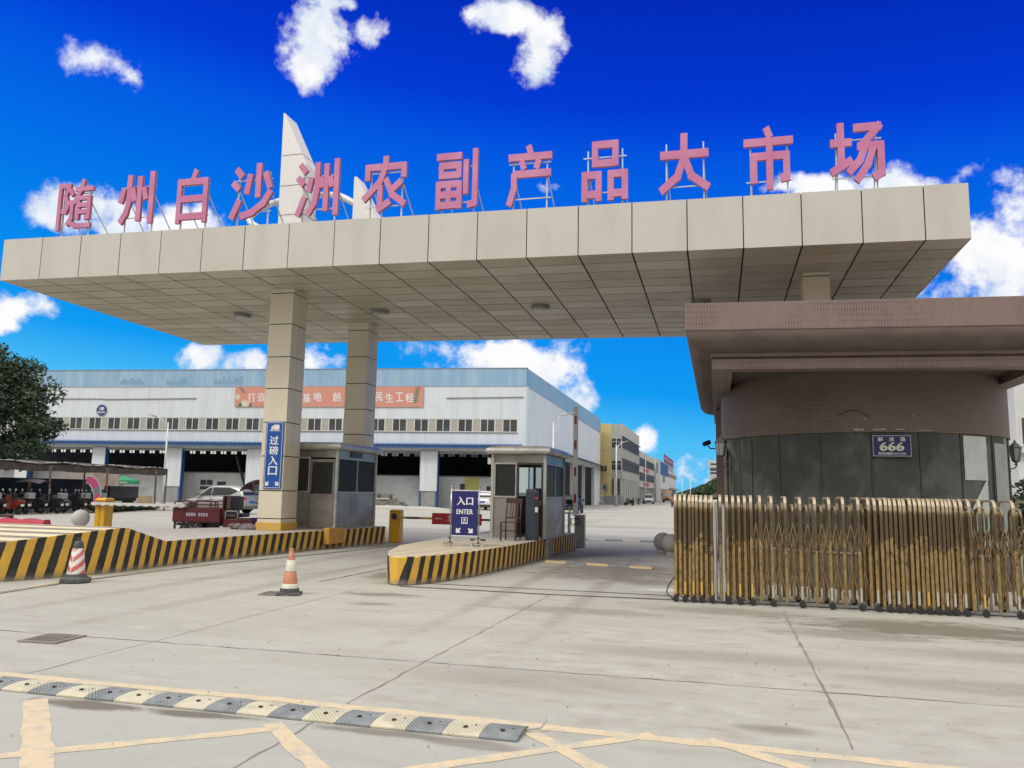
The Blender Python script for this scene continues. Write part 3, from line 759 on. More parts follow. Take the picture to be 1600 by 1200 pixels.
pts = [(-9.85, 21.75, 9.72), (-10.4, 21.8, 10.12), (-11.2, 21.9, 10.62), (-11.9, 22.4, 10.95), (-12.8, 22.6, 11.05), (-13.6, 22.3, 10.85), (-14.15, 21.9, 10.45), (-14.2, 21.5, 9.95), (-13.7, 21.3, 9.6), (-13.15, 21.38, 9.5)]
def catmull(P, n=6):
    P = [Vector(p) for p in P]; out = []
    for i in range(len(P) - 1):
        a, b, c, d = P[max(i - 1, 0)], P[i], P[i + 1], P[min(i + 2, len(P) - 1)]
        for k in range(n):
            s = k / n; out.append(.5 * ((2 * b) + (c - a) * s + (2 * a - 5 * b + 4 * c - d) * s * s + (3 * b - a - 3 * c + d) * s ** 3))
    out.append(P[-1]); return out
MB().tube(catmull(pts), .10, 14).build('linking_tube', pole_white, orn, auto=50)

# ------------------------------------------------------------------ weighbridge sign on the near column
blue_s = mat('sign_blue', (.008, .075, .34), .35, col2=(.012, .085, .32), scale=2)
navy_s = mat('sign_navy', (.012, .014, .125), .4, col2=(.014, .018, .14), scale=2)
plate_n = mat('plate_navy', (.012, .015, .095), .4, col2=(.014, .018, .11), scale=4)
def arrow(mb, c, U, V, N, s, ang):
    """fat three-pronged pointer lying on a board"""
    U = Vector(U); V = Vector(V); c = Vector(c) + Vector(N) * .0008
    pt = [(0, -.5), (.5, .02), (.30, .18), (.13, .02), (.13, .5), (-.13, .5), (-.13, .02), (-.30, .18), (-.5, .02)]
    ca, sa = math.cos(ang), math.sin(ang)
    mb.poly([c + U * (s * (x * ca - y * sa)) + V * (s * (x * sa + y * ca)) for x, y in pt])
ws = thing('column_sign', 'tall narrow blue weighing entrance sign with white characters on the near column', 'sign', (-11.27, 18.83, 1.57), world=True)
sx0, sx1, szb, szt, sy = -11.52, -11.01, 1.57, 3.32, 18.81
m = MB(); m.box(sx0, sy, szb, sx1, sy + .035, szt); m.build('board', blue_s, ws, bevel=.004)
m = MB(); q = .022
for a in ((sx0 + q, szb + q, sx1 - q, szb + q + .010), (sx0 + q, szt - q - .010, sx1 - q, szt - q), (sx0 + q, szb + q + .010, sx0 + q + .010, szt - q - .010), (sx1 - q - .010, szb + q + .010, sx1 - q, szt - q - .010)):
    m.box(a[0], sy - .002, a[1], a[2], sy, a[3])
m.build('border_line', sign_white, ws)
m = MB(); xm = (sx0 + sx1) / 2; yy = sy - .003
for i, ch in enumerate('过磅入口'):
    m.text(ch, (xm, yy, 2.83 - i * .265), (1, 0, 0), (0, 0, 1), .25, .225, bold=.007)
m.build('lettering', sign_white, ws)
m = MB(); N_ = (0, -1, 0)
arrow(m, (sx0 + .11, yy, 1.70), (1, 0, 0), (0, 0, 1), N_, .14, R(-45)); arrow(m, (sx1 - .11, yy, 1.70), (1, 0, 0), (0, 0, 1), N_, .14, R(45))
m.build('arrows', sign_white, ws)
m = MB()
def rect(mb, x0, z0, x1, z1, y): mb.poly([(x0, y, z0), (x1, y, z0), (x1, y, z1), (x0, y, z1)])
rect(m, xm - .16, 3.075, xm + .17, 3.088, yy); rect(m, xm - .04, 3.115, xm + .13, 3.24, yy); rect(m, xm - .11, 3.115, xm - .05, 3.15, yy); m.poly([(xm - .11, yy, 3.15), (xm - .05, yy, 3.15), (xm - .05, yy, 3.21), (xm - .08, yy, 3.21)])
for cx in (xm - .085, xm + .02, xm + .085): m.poly([(cx + .018 * math.cos(a * .785), yy - .0004, 3.108 + .018 * math.sin(a * .785)) for a in range(8)])
m.build('truck_symbol', sign_white, ws)

# ------------------------------------------------------------------ enter sign on its stand
es = thing('sign_stand', 'navy ENTER sign board with two white arrows on a two footed steel stand', 'sign', (-5.08, 16.0, .48), rot=R(2))
m = MB()
for X in (-.30, .30):
    m.tube([(X, 0, .17), (X, 0, 1.2)], .014, 10); m.sphere((X, 0, 1.215), .022, 12, 8)
m.build('pole', steel, es, smooth=True)
for X in (-.30, .30):
    f_ = MB()
    f_.tube([(X - .02, -.17, .05), (X - .02, .17, .05)], .013, 8)
    for a in (-.13, .13): f_.tube([(X - .02, a, .05), (X, 0, .20)], .010, 8)
    f_.tube([(X - .02, 0, .05), (X, 0, .22)], .012, 8)
    f_.tube([(X - .10, -.12, .05), (X + .10, -.12, .05)], .011, 8)
    for a in (-.10, .10): f_.tube([(X + a, -.12, .05), (X, 0, .20)], .009, 8)
    o = f_.build('foot', steel, es, smooth=True)
    c_ = MB()
    for px_, py_ in ((X - .11, -.12), (X + .11, -.12), (X - .02, .17)): c_.lathe([(.012, -.012), (.024, -.010), (.024, .010), (.012, .012)], (px_, py_, .024), 12, 'y')
    c_.build('caster', mat('pale_caster', (.5, .49, .46), .5), o)
m = MB(); m.box(-.275, -.012, .22, .275, .012, 1.125); m.build('board', navy_s, es)
MB().box(-.283, -.014, 1.125, .283, .014, 1.145).build('clamp_bar', pole_white, es); MB().box(-.283, -.014, .20, .283, .014, .22).build('clamp_bar', pole_white, es)
m = MB(); y_ = -.0135
m.text('入口', (0, y_, .92), (1, 0, 0), (0, 0, 1), .34, .165, bold=.006)
m.text('ENTER', (0, y_, .70), (1, 0, 0), (0, 0, 1), .345, .098, bold=.0032)
m.build('lettering', sign_white, es)
m = MB(); arrow(m, (-.135, y_, .315), (1, 0, 0), (0, 0, 1), N_, .13, R(-45)); arrow(m, (.135, y_, .315), (1, 0, 0), (0, 0, 1), N_, .13, R(45)); m.build('arrows', sign_white, es)
m = MB(); c0, c1_ = -.065, .065
for a in ((c0, .455, c1_, .468), (c0, .572, c1_, .585), (c0, .468, c0 + .013, .572), (c1_ - .013, .468, c1_, .572)): rect(m, a[0], a[1], a[2], a[3], y_ - .0006)
m.poly([(x * .04, y_ - .0006, .525 + z * .04) for x, z in ((0, .9), (.75, .2), (.45, .1), (.6, -.75), (.15, -.2), (-.15, -.2), (-.6, -.75), (-.45, .1), (-.75, .2))])
m.poly([(x * .05, y_ - .0007, .480 + z * .006) for x, z in ((-1, -1), (1, -1), (1, 1), (-1, 1))])
m.build('symbol', sign_white, es)
# ------------------------------------------------------------------ steel guard booths
booth_steel = mat('booth_steel', (.30, .29, .265), .40, .75, (.19, .185, .17), 1.6, lo=.35, hi=.75, stretch=(1, 1, .5), bump=.05, bscale=7)
booth_trim = mat('booth_trim', (.44, .425, .39), .42, .25, (.33, .315, .285), 4)
stain_steel = mat('stained_steel', (.31, .29, .26), .42, .7, (.22, .185, .17), 1.3, lo=.4, hi=.7, stretch=(1, 1, 2.2), bump=.05, bscale=5)
inside_m = mat('booth_inside', (.36, .36, .34), .8)
def booth(name, label, cx, cy, z, W, Dp, H, door):
    b = thing(name, label, 'guard booth', (cx, cy, z))
    hw, hd = W / 2, Dp / 2
    zl, zu = 1.02, H - .34         # sill and head of the windows
    # floor and roof
    MB().box(-hw + .02, -hd + .02, 0, hw - .02, hd - .02, .04).build('floor', grey_metal, b)
    rf = MB(); o = .13
    prof = [(0.0, -.10), (o - .04, -.10), (o, -.05), (o, .0), (o - .03, .05), (o - .09, .075), (o - .12, .10), (-.2, .12)]
    rings = []
    for (off, zz) in prof:
        rings.append([(-hw - off, -hd - off, H + zz), (hw + off, -hd - off, H + zz), (hw + off, hd + off, H + zz), (-hw - off, hd + off, H + zz)])
    rf.loft(rings); rf.build('roof', booth_trim, b, bevel=.02, auto=45)
    # corner posts
    for sx_ in (-1, 1):
        for sy_ in (-1, 1):
            x = sx_ * (hw - .035); y = sy_ * (hd - .035)
            MB().box(x - .04, y - .04, 0, x + .04, y + .04, H - .09).build('corner_post', booth_trim, b, bevel=.012)
    def wallrun(axis, s_, spans, dado=True):
        """dado and head panels with windows between, along one side of the booth"""
        for (u0, u1, kind) in spans:
            pn = MB(); fr = MB(); gl = MB()
            def bx(mb_, a, z0, c, z1, d0=.0, d1=.03):
                if axis == 'y':
                    y = s_ * (hd - .03); lo_, hi_ = sorted((y - s_ * d1, y + s_ * d0)); mb_.box(a, lo_, z0, c, hi_, z1)
                else:
                    x = s_ * (hw - .03); lo_, hi_ = sorted((x - s_ * d1, x + s_ * d0)); mb_.box(lo_, a, z0, hi_, c, z1)
            bx(pn, u0, zu + .03, u1, H - .09); pn.build('head_panel', booth_steel, b); pn = MB()
            if kind in ('w', 'c'):
                bx(pn, u0, .04, u1, zl - .03)
                pn.build('wall_panel', stain_steel if label.startswith('steel guard booth with') else booth_steel, b)
                f = .032
                bx(fr, u0, zl - .03, u1, zl + .005, .02, .03); bx(fr, u0, zu - .005, u1, zu + .03, .02, .03); bx(fr, u0, zl + .005, u0 + f, zu - .005, .018, .03); bx(fr, u1 - f, zl + .005, u1, zu - .005, .018, .03)
                n_ = 2 if u1 - u0 > .8 else 1
                for k in range(1, n_): uu = u0 + (u1 - u0) * k / n_; bx(fr, uu - .02, zl + .005, uu + .02, zu - .005, .012, .03)
                w_ = fr.build('window', booth_trim, b)
                bx(gl, u0 + f, zl + .005, u1 - f, zu - .005, -.010, .016); gl.build('pane', booth_glass if kind == 'w' else clear_glass, w_)
            elif kind == 'p':
                bx(pn, u0, .04, u1, zu + .03); pn.build('wall_panel', booth_steel, b)
            elif kind == 'd':       # closed door, glazed above
                bx(fr, u0 + .02, .05, u1 - .02, zl - .06, .012, .02); f = .07
                bx(fr, u0 + .02, zl - .06, u0 + f, zu - .02, .012, .02); bx(fr, u1 - f, zl - .06, u1 - .02, zu - .02, .012, .02); bx(fr, u0 + f, zu - .1, u1 - f, zu - .02, .012, .02)
                d_ = fr.build('door', stain_steel, b)
                bx(gl, u0 + f, zl - .06, u1 - f, zu - .1, .0, .012); gl.build('pane', booth_glass, d_)
                h = MB(); bx(h, u0 + .09, .95, u0 + .11, 1.15, .06, -.04); h.build('handle', black_plastic, d_)
            elif kind == 'o':       # open doorway, frame only
                bx(fr, u0, .04, u0 + .05, zu - .01, .03, .03); bx(fr, u1 - .05, .04, u1, zu - .01, .03, .03); bx(fr, u0, zu - .01, u1, zu + .035, .03, .03)
                fr.build('door_frame', dark_metal, b)
    e = .075
    for spec in door:
        wallrun(*spec)
    return b, hw, hd
e_ = .075
# booth by the columns
b1, hw, hd = booth('guard_booth', 'steel guard booth with a closed glazed door beside the two columns', -10.85, 21.38, .5, 1.62, 2.62, 2.26,
    [('y', -1, [(-.735, -.03, 'w'), (-.03, .735, 'd')]), ('y', 1, [(-.735, .735, 'w')]), ('x', 1, [(-1.235, 1.235, 'w')]), ('x', -1, [(-1.235, 1.235, 'w')])])
m = MB(); m.box(.782, -.45, 2.02 - .03, .812, .25, 2.14); m.build('display', black_plastic, b1, bevel=.008)
MB().box(-.7, .5, .04, .1, 1.1, .78).build('desk', mat('booth_desk', (.3, .26, .2), .6), b1)
# booth on the centre island, door open
b2_, hw, hd = booth('guard_booth', 'steel guard booth with an open doorway on the centre island', -4.755, 20.5, .48, 1.40, 2.5, 2.15,
    [('y', -1, [(-.625, -.05, 'w'), (-.05, .625, 'o')]), ('y', 1, [(-.625, -.15, 'c'), (-.15, .625, 'c')]), ('x', 1, [(-1.175, 1.175, 'w')]), ('x', -1, [(-1.175, 1.175, 'w')])])
MB().box(-.80, -1.24, 1.80, -.705, -1.16, 1.96).build('junction_box', pole_white, b2_, bevel=.006)
tag(MB().box(-4.70, 20.3, .521, -4.15, 20.75, 1.25).build('cabinet', mat('cabinet_red', (.12, .012, .018), .45), bevel=.01), 'dark red cabinet inside the open booth doorway', 'cabinet')
md = thing('monitor', 'dark monitor and printer stacked on the red cabinet in the booth', 'monitor', (-4.45, 20.5, 1.251))
MB().box(-.24, -.12, .0, .22, .18, .14).build('printer', grey_metal, md, bevel=.01)
q = MB(); q.box(-.22, .0, .19, .2, .03, .46); q.box(-.03, .005, .14, .03, .028, .19); q.build('screen', black_plastic, md, bevel=.008)
# ticket machine in the doorway
tm = thing('ticket_machine', 'tall dark blue grey ticket machine beside the open booth doorway', 'ticket machine', (-4.30, 18.85, .48))
slate = mat('slate_paint', (.035, .042, .06), .4, .1, (.05, .057, .075), 3)
MB().box(-.13, -.15, 0, .13, .15, 1.18).build('body', slate, tm, bevel=.012)
MB().box(-.115, -.135, 1.18, .115, .135, 1.205).build('top_cap', dark_metal, tm, bevel=.006)
MB().box(.10, -.20, .62, .19, -.09, 1.14).build('reader_head', black_plastic, tm, bevel=.01)
MB().box(.11, -.205, .98, .18, -.2005, 1.01).build('red_label', mat('red_label', (.7, .05, .05), .5), tm)
MB().box(.11, -.204, .66, .18, -.2005, .78).build('key_plate', pole_white, tm)
# wooden chair
ch = thing('chair', 'dark brown wooden slat back chair on the centre island', 'chair', (-4.72, 18.42, .48), rot=R(176))
wood = mat('chair_wood', (.075, .03, .024), .4, 0, (.05, .02, .016), 6, stretch=(1, 1, .3))
MB().box(-.20, -.20, .41, .20, .19, .44).build('seat', wood, ch, bevel=.008)
for X in (-.18, .18):
    MB().bar((X, .17, 0), (X, .17, .41), .035, .035).build('leg', wood, ch)
    MB().tube([(X, -.19, 0), (X, -.18, .43), (X * .97, -.22, .70), (X * .97, -.27, .95)], .018, 8).build('leg', wood, ch, smooth=True)
m = MB()
m.box(-.20, -.285, .86, .20, -.255, .97)
for X in (-.10, -.04, .02, .08): m.bar((X, -.185, .50), (X, -.265, .88), .022, .012)
m.bar((-.18, -.19, .52), (.18, -.19, .52), .015, .04); m.build('backrest', wood, ch)
m = MB(); m.bar((-.18, .17, .22), (-.18, -.185, .22), .018, .025); m.bar((.18, .17, .22), (.18, -.185, .22), .018, .025); m.bar((-.18, .0, .22), (.18, .0, .22), .018, .025); m.build('stretcher', wood, ch)
tag(MB().box(-5.55, 17.9, .481, -5.2, 18.02, .515).build('plank', mat('dark_plank', (.05, .045, .04), .8), bevel=.005), 'short dark wooden plank lying by the centre booth', 'plank')

# ------------------------------------------------------------------ traffic cones
orange = mat('cone_orange', (.50, .19, .095), .55, 0, (.42, .21, .13), 8, local=True)
cone_white = mat('cone_band', (.64, .62, .50), .5, 0, (.48, .43, .34), 9, local=True)
cone_red = mat('cone_band_red', (.56, .10, .09), .5, 0, (.48, .14, .12), 9, local=True)
rubber_g = mat('cone_rubber', (.06, .062, .062), .75, 0, (.10, .10, .095), 7, local=True)
def sqring(h, r, z, n=4, rot=0.785):
    return [(r * math.cos(rot + 2 * math.pi * i / n), r * math.sin(rot + 2 * math.pi * i / n), z) for i in range(n)]
def cone_at(r, z0, z1, R0, R1, Hh): return R0 + (R1 - R0) * z0 / Hh, R0 + (R1 - R0) * z1 / Hh
c1_ = thing('traffic_cone', 'faded orange traffic cone with two cream bands on a black base', 'traffic cone', (-6.30, 11.2, 0), R(20))
m = MB(); m.loft([sqring(0, .235, .004), sqring(0, .245, .012), sqring(0, .235, .035), sqring(0, .16, .045)]); m.lathe([(.145, .04), (.14, .095), (.128, .10)], n=28); m.build('base', rubber_g, c1_, auto=40)
def conebody(par, segs, Hh, R0, R1, z_off):
    for (a, b, nm, mt, out_) in segs:
        ra = R0 + (R1 - R0) * a / Hh + out_; rb = R0 + (R1 - R0) * b / Hh + out_
        MB().lathe([(ra - .004, z_off + a), (ra, z_off + a + .002), (rb, z_off + b - .002), (rb - .004, z_off + b)], n=32).build(nm, mt, par, auto=60)
conebody(c1_, [(0, .07, 'reflective_band', cone_white, .003), (.07, .25, 'body', orange, 0), (.25, .42, 'reflective_band', cone_white, .003), (.42, .56, 'body', orange, 0)], .56, .125, .032, .10)
MB().lathe([(.034, .655), (.036, .67), (.026, .69), (.012, .69)], n=20).build('tip', orange, c1_, auto=40)
c2_ = thing('traffic_cone', 'red and white chevron striped cone with black top and octagonal base', 'traffic cone', (-10.20, 11.22, 0), R(10))
m = MB(); m.loft([sqring(0, .23, .004, 8), sqring(0, .24, .02, 8), sqring(0, .235, .07, 8), sqring(0, .17, .095, 8), sqring(0, .155, .14, 8)]); m.build('base', rubber_g, c2_, bevel=.006)
def chev():
    m_, t, p = newmat('chevron_sleeve')
    P = obc(t); x, y, z = sep(t, P)
    a = mth(t, 'ARCTAN2', x, mth(t, 'MULTIPLY', y, -1.0))
    f = mth(t, 'FRACT', mth(t, 'ADD', mth(t, 'DIVIDE', mth(t, 'ADD', z, mth(t, 'MULTIPLY', mth(t, 'ABSOLUTE', mth(t, 'ADD', a, .12)), -.085)), .165), .55))
    c = mixc(t, mth(t, 'GREATER_THAN', f, .5), (.70, .69, .66), (.55, .08, .075))
    c = mixc(t, mth(t, 'LESS_THAN', mth(t, 'ABSOLUTE', mth(t, 'ADD', a, .12)), .05), c, (.72, .71, .69))
    c = mixc(t, mth(t, 'MULTIPLY', noise(t, P, 12, 5, .7), .3), c, (.4, .37, .33))
    setin(t, p, 'Base Color', c); setin(t, p, 'Roughness', .4); return m_
MB().lathe([(.135, .14), (.142, .145), (.085, .55), (.08, .555)], n=36).build('sleeve', chev(), c2_, auto=40)
MB().lathe([(.082, .55), (.084, .56), (.062, .655), (.04, .672), (.012, .672)], n=28).build('top_cap', rubber_g, c2_, auto=40)
MB().tube([(-.035, 0, .665), (-.03, 0, .70), (0, 0, .712), (.03, 0, .70), (.035, 0, .665)], .009, 8).build('handle', rubber_g, c2_, smooth=True)

# ------------------------------------------------------------------ barrier gates
byel = mat('barrier_yellow', (.68, .37, .02), .38, 0, (.60, .33, .03), 2.5)
def striped(name, axis, period, c0, c1, duty=.5, phase=0.0):
    m_, t, p = newmat(name); P = pos(t)
    s = sep(t, P)['XYZ'.index(axis)]
    f = mth(t, 'FRACT', mth(t, 'ADD', mth(t, 'DIVIDE', s, period), phase))
    c = mixc(t, mth(t, 'GREATER_THAN', f, duty), c0, c1)
    c = mixc(t, mth(t, 'MULTIPLY', noise(t, P, 9, 5, .7), .16), c, (.34, .32, .29))
    setin(t, p, 'Base Color', c); setin(t, p, 'Roughness', .5); return m_
lb = thing('boom_barrier', 'yellow barrier box with a long black and white arm behind the island hump', 'boom barrier', (-19.15, 22.0, 0), world=True)
m = MB(); m.box(-19.34, 21.82, 0, -18.96, 22.2, 1.06); m.build('housing', byel, lb, bevel=.02)
m = MB(); m.loft([[(-19.36, 21.80, 1.062), (-18.94, 21.80, 1.062), (-18.94, 22.22, 1.062), (-19.36, 22.22, 1.062)], [(-19.36, 21.80, 1.12), (-18.94, 21.80, 1.12), (-18.94, 22.22, 1.12), (-19.36, 22.22, 1.12)], [(-19.31, 21.86, 1.17), (-18.99, 21.86, 1.17), (-18.99, 22.16, 1.17), (-19.31, 22.16, 1.17)]]); m.build('lid', byel, lb, bevel=.02)
MB().box(-19.155, 21.812, .05, -19.145, 21.8195, 1.04).build('door_seam', mat('seam_dark', (.2, .1, .01), .7), lb)
m = MB(); m.box(-19.40, 21.70, .955, -15.95, 21.74, 1.035); m.build('arm', mat('arm_white', (.70, .68, .64), .45, col2=(.58, .56, .52), scale=3), lb)
m = MB(); m.box(-19.38, 21.695, .930, -15.97, 21.745, .9545); m.build('arm_strip', striped('arm_strip', 'X', .32, (.03, .03, .03), (.62, .6, .56)), lb)
MB().lathe([(.06, 21.745), (.06, 21.80)], (-19.2, 0, .99), 16, 'y').build('hub', grey_metal, lb)
mbx = thing('boom_barrier', 'yellow barrier box whose lowered arm carries the red banner at the island end', 'boom barrier', (-9.6, 23.35, 0), world=True)
m = MB(); m.box(-9.80, 23.2, 0, -9.44, 23.5, .93); m.build('housing', byel, mbx, bevel=.025)
m = MB(); m.loft([[(-9.81, 23.19, .932), (-9.43, 23.19, .932), (-9.43, 23.51, .932), (-9.81, 23.51, .932)], [(-9.80, 23.20, .97), (-9.44, 23.20, .97), (-9.44, 23.50, .97), (-9.80, 23.50, .97)], [(-9.76, 23.24, 1.0), (-9.48, 23.24, 1.0), (-9.48, 23.46, 1.0), (-9.76, 23.46, 1.0)]]); m.build('lid', byel, mbx, bevel=.02)
m = MB(); m.lathe([(.0001, 23.183), (.085, 23.184), (.095, 23.198)], (-9.63, 0, .79), 20, 'y'); o = m.build('motor_cover', mat('navy_cover', (.03, .032, .09), .4), mbx)
m = MB(); m.box(-9.50, 23.10, .735, -5.9, 23.14, .80); m.build('arm', striped('arm_black_yellow', 'X', 1.15, (.55, .33, .05), (.03, .03, .03), .62, .62), mbx)
bn = thing('arm_banner', 'small red banner with white characters hanging on the lowered barrier arm', 'banner', (-7.55, 23.07, .6), world=True)
m = MB(); m.box(-8.36, 23.075, .60, -6.80, 23.085, .935); m.build('cloth', mat('banner_red', (.42, .02, .04), .6, col2=(.36, .02, .035), scale=3), bn)
m = MB()
for i, chx in enumerate('一车一杆'):
    m.text(chx, (-8.15 + i * .38, 23.072, .77), (1, 0, 0), (0, 0, 1), .22, .22 if chx != '一' else .025)
m.build('lettering', mat('banner_writing', (.70, .60, .45), .6), bn)
rb = thing('boom_barrier', 'grey barrier post with a red and white arm raised upright by the centre booth', 'boom barrier', (-4.05, 24.0, 0), world=True)
m = MB(); m.box(-4.16, 23.88, 0, -3.86, 24.14, .97); m.build('housing', grey_metal, rb, bevel=.015)
m = MB(); m.box(-4.20, 23.78, .94, -4.06, 23.86, 4.2); m.build('arm', striped('arm_red_white', 'Z', .86, (.80, .79, .77), (.80, .79, .77)), rb)
m = MB(); rm = mat('reflector_red', (.42, .03, .05), .35)
for z in (1.45, 2.25, 3.05, 3.80): m.box(-4.165, 23.776, z - .13, -4.095, 23.7795, z + .13)
m.build('reflector', rm, rb)
m = MB()
for a in ((-4.26, .68, -4.0, .70), (-4.26, .84, -4.0, .86), (-4.26, .70, -4.24, .84), (-4.02, .70, -4.0, .84)): m.box(a[0], 23.84, a[1], a[2], 23.86, a[3])
m.build('push_frame', dark_metal, rb)
# rail posts and number plate camera at the end of the centre island
for (x, y, lbl, h) in ((-4.42, 23.4, 'slim grey steel post nearest the booth at the end of the centre island', 1.06), (-4.27, 23.55, 'slim pale steel post next to the grey barrier post', 1.06)):
    o = thing('steel_post', lbl, 'post', (x, y, 0 if y > 23.05 else .48))
    MB().box(-.025, -.025, 0, .025, .025, h).build('shaft', grey_metal if 'grey steel' in lbl else pole_white, o)
    MB().box(-.04, -.04, 0, .04, .04, .02).build('foot_plate', grey_metal, o)
cm = thing('plate_camera', 'black number plate camera on a thin pole behind the centre booth', 'camera', (-4.2, 23.35, 0))
MB().tube([(0, 0, 0), (0, 0, 1.28)], .025, 10).build('pole', pole_white, cm, smooth=True)
MB().box(-.09, -.16, 1.28, .09, .08, 1.42).build('housing', black_plastic, cm, bevel=.015)
MB().lathe([(.05, -.18), (.05, -.16)], (0, 0, 1.35), 14, 'y').build('lens', dark_glass, cm)

# ------------------------------------------------------------------ stone balls, plastic barrier
stone = mat('pale_stone', (.50, .485, .455), .8, 0, (.41, .395, .365), 2.5, bump=.2, bscale=60)
def ball(x, y, r, lbl, z=0.0):
    o = thing('stone_ball', lbl, 'stone ball', (x, y, z), group='round stone balls')
    MB().sphere((0, 0, r + .05), r, 32, 20).build('ball', stone, o, smooth=True)
    MB().lathe([(r * .62, 0), (r * .62, .07), (r * .5, .10)], n=24).build('plinth', stone, o, auto=40)
ball(-18.2, 20.0, .25, 'round pale stone ball behind the island hump by the yellow barrier box', .30)
ball(-1.50, 22.95, .26, 'farther of two stone balls beside the folding gate end')
ball(-1.22, 22.25, .26, 'nearer of two stone balls beside the folding gate end')
tag(MB().box(-18.7, 19.5, 0, -17.7, 20.5, .30).build('kerb_block', stone, bevel=.02), 'low pale concrete block under the stone ball behind the hump', 'concrete block')
pb = thing('plastic_barrier', 'red plastic water barrier lying behind the striped hump', 'road barrier', (-21.3, 20.5, 0), world=True)
red_pl = mat('plastic_red', (.50, .045, .075), .4, 0, (.44, .05, .08), 3)
m = MB(); rings = []
for i in range(25):
    x = -23.05 + i * .135; bump_ = .025 * math.sin(i * 1.05)
    rings.append([(x, 20.20, 0), (x, 20.27, .30), (x, 20.34, .5 + bump_), (x, 20.56, .5 + bump_), (x, 20.63, .30), (x, 20.70, 0)])
m.loft(rings); m.build('body', red_pl, pb, auto=50)
MB().box(-21.62, 20.36, .53, -21.12, 20.5, .60).build('lifting_slot', mat('slot_dark', (.07, .03, .03), .8), pb, bevel=.01)
# heap of cloth at the column foot
cl = MB(); rng = random.Random(9)
for k in range(26):
    x = -12.1 + rng.uniform(-.28, .42); y = 19.0 + rng.uniform(-.2, .3); r_ = rng.uniform(.06, .13)
    cl.sphere((x, y, .5 + rng.uniform(.0, .10)), r_, 8, 6, (1.4, 1, .65))
tag(cl.build('cloth_heap', mat('mauve_cloth', (.22, .17, .19), .9, 0, (.12, .09, .10), 9, bump=.6, bscale=30), smooth=True), 'heap of mauve cloth dumped at the foot of the near column', 'cloth')
# ------------------------------------------------------------------ tiled guardhouse with a round glazed bay
GC = (2.87, 18.27); GR = 2.77
def tile_mat(name, mode, col=(.165, .122, .104), col2=(.138, .102, .087)):
    m, t, p = newmat(name)
    P = pos(t); x, y, z = sep(t, P)
    if mode == 'round':
        a = mth(t, 'MULTIPLY', mth(t, 'ARCTAN2', mth(t, 'SUBTRACT', x, GC[0]), mth(t, 'SUBTRACT', GC[1], y)), GR)
    else:
        a = mth(t, 'ADD', x, y)
    v = nd(t, 'ShaderNodeCombineXYZ', {0: a, 1: z, 2: 0.0}).outputs[0]
    br = nd(t, 'ShaderNodeTexBrick', {'Vector': v, 'Color1': (0, 0, 0, 1), 'Color2': (1, 1, 1, 1), 'Mortar': (.5, .5, .5, 1), 'Scale': 1.0, 'Mortar Size': .0042, 'Mortar Smooth': .15, 'Bias': 0.0, 'Brick Width': .05, 'Row Height': .10}, offset=0.0)
    f = noise(t, P, 1.1, 7, .62); g_ = noise(t, scalev(t, P, (1, 1, .25)), 3.0, 6, .65)
    c = mixc(t, mth(t, 'MULTIPLY', br.outputs['Color'], .55), col, col2)
    c = mixc(t, mth(t, 'MULTIPLY', smooth(t, g_, .5, .8), .4), c, (.11, .085, .072))
    # mortar washed out in places
    mm = mth(t, 'MULTIPLY', br.outputs['Fac'], smooth(t, f, .44, .60, .10, 1.0))
    c = mixc(t, mth(t, 'MULTIPLY', mm, .9), c, (.055, .040, .036))
    setin(t, p, 'Base Color', c); setin(t, p, 'Roughness', .55)
    b = nd(t, 'ShaderNodeBump', {'Height': mth(t, 'SUBTRACT', 1.0, br.outputs['Fac']), 'Strength': .35, 'Distance': .004})
    t.links.new(b.outputs[0], p.inputs['Normal'])
    return m
tile = tile_mat('mauve_wall_tile', 'flat', (.215, .152, .135), (.175, .125, .112)); tile_r = tile_mat('mauve_wall_tile_round_shaded', 'round', (.142, .108, .092), (.115, .088, .075))  # round tile darkened in colour for the shade under the eaves
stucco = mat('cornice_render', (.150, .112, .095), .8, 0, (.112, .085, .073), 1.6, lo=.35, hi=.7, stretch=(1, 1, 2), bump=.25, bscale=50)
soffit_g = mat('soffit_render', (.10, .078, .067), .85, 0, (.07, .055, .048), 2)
gh = thing('guardhouse', 'brown tiled guardhouse with a deep flat roof and a round glazed bay', 'guardhouse', (2.65, 16.8, 0), world=True)
SK = math.tan(R(4))
def plan(ins, z):      # roof outline inset by ins; the front runs a few degrees off square
    x0, x1 = -.5 + ins, 5.95 - ins
    return [(x0, 13.7 + (x0 + .5) * SK + ins, z), (x1, 13.7 + (x1 + .5) * SK + ins, z), (x1, 25.6 - ins, z), (x0, 25.6 - ins, z)]
zt = .012
m = MB(); m.loft([plan(0, 4.385), plan(0, 4.86)]); m.build('parapet', tile, gh, bevel=.008)
cov = []
for k in range(11):     # concave cove between parapet and ledge
    a = k / 10 * math.pi / 2
    cov.append(plan(.012 + .40 * (1 - math.cos(a)) , 4.384 - .32 * math.sin(a)))
m = MB(); m.loft(cov); m.build('cove', stucco, gh, auto=30)
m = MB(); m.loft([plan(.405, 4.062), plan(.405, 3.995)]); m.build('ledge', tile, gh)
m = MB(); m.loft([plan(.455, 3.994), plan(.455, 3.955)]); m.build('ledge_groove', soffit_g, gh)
m = MB()
o_ = plan(.43, 0); i_ = plan(.78, 0)
for k in range(4):
    a, b, c, d = o_[k], o_[(k + 1) % 4], i_[(k + 1) % 4], i_[k]
    m.prism([(p[0], p[1], 3.78) for p in (a, b, c, d)], (0, 0, .174))
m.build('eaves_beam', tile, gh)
m = MB(); m.loft([plan(.76, 3.93), plan(.76, 3.952)]); m.build('recessed_ceiling', soffit_g, gh)
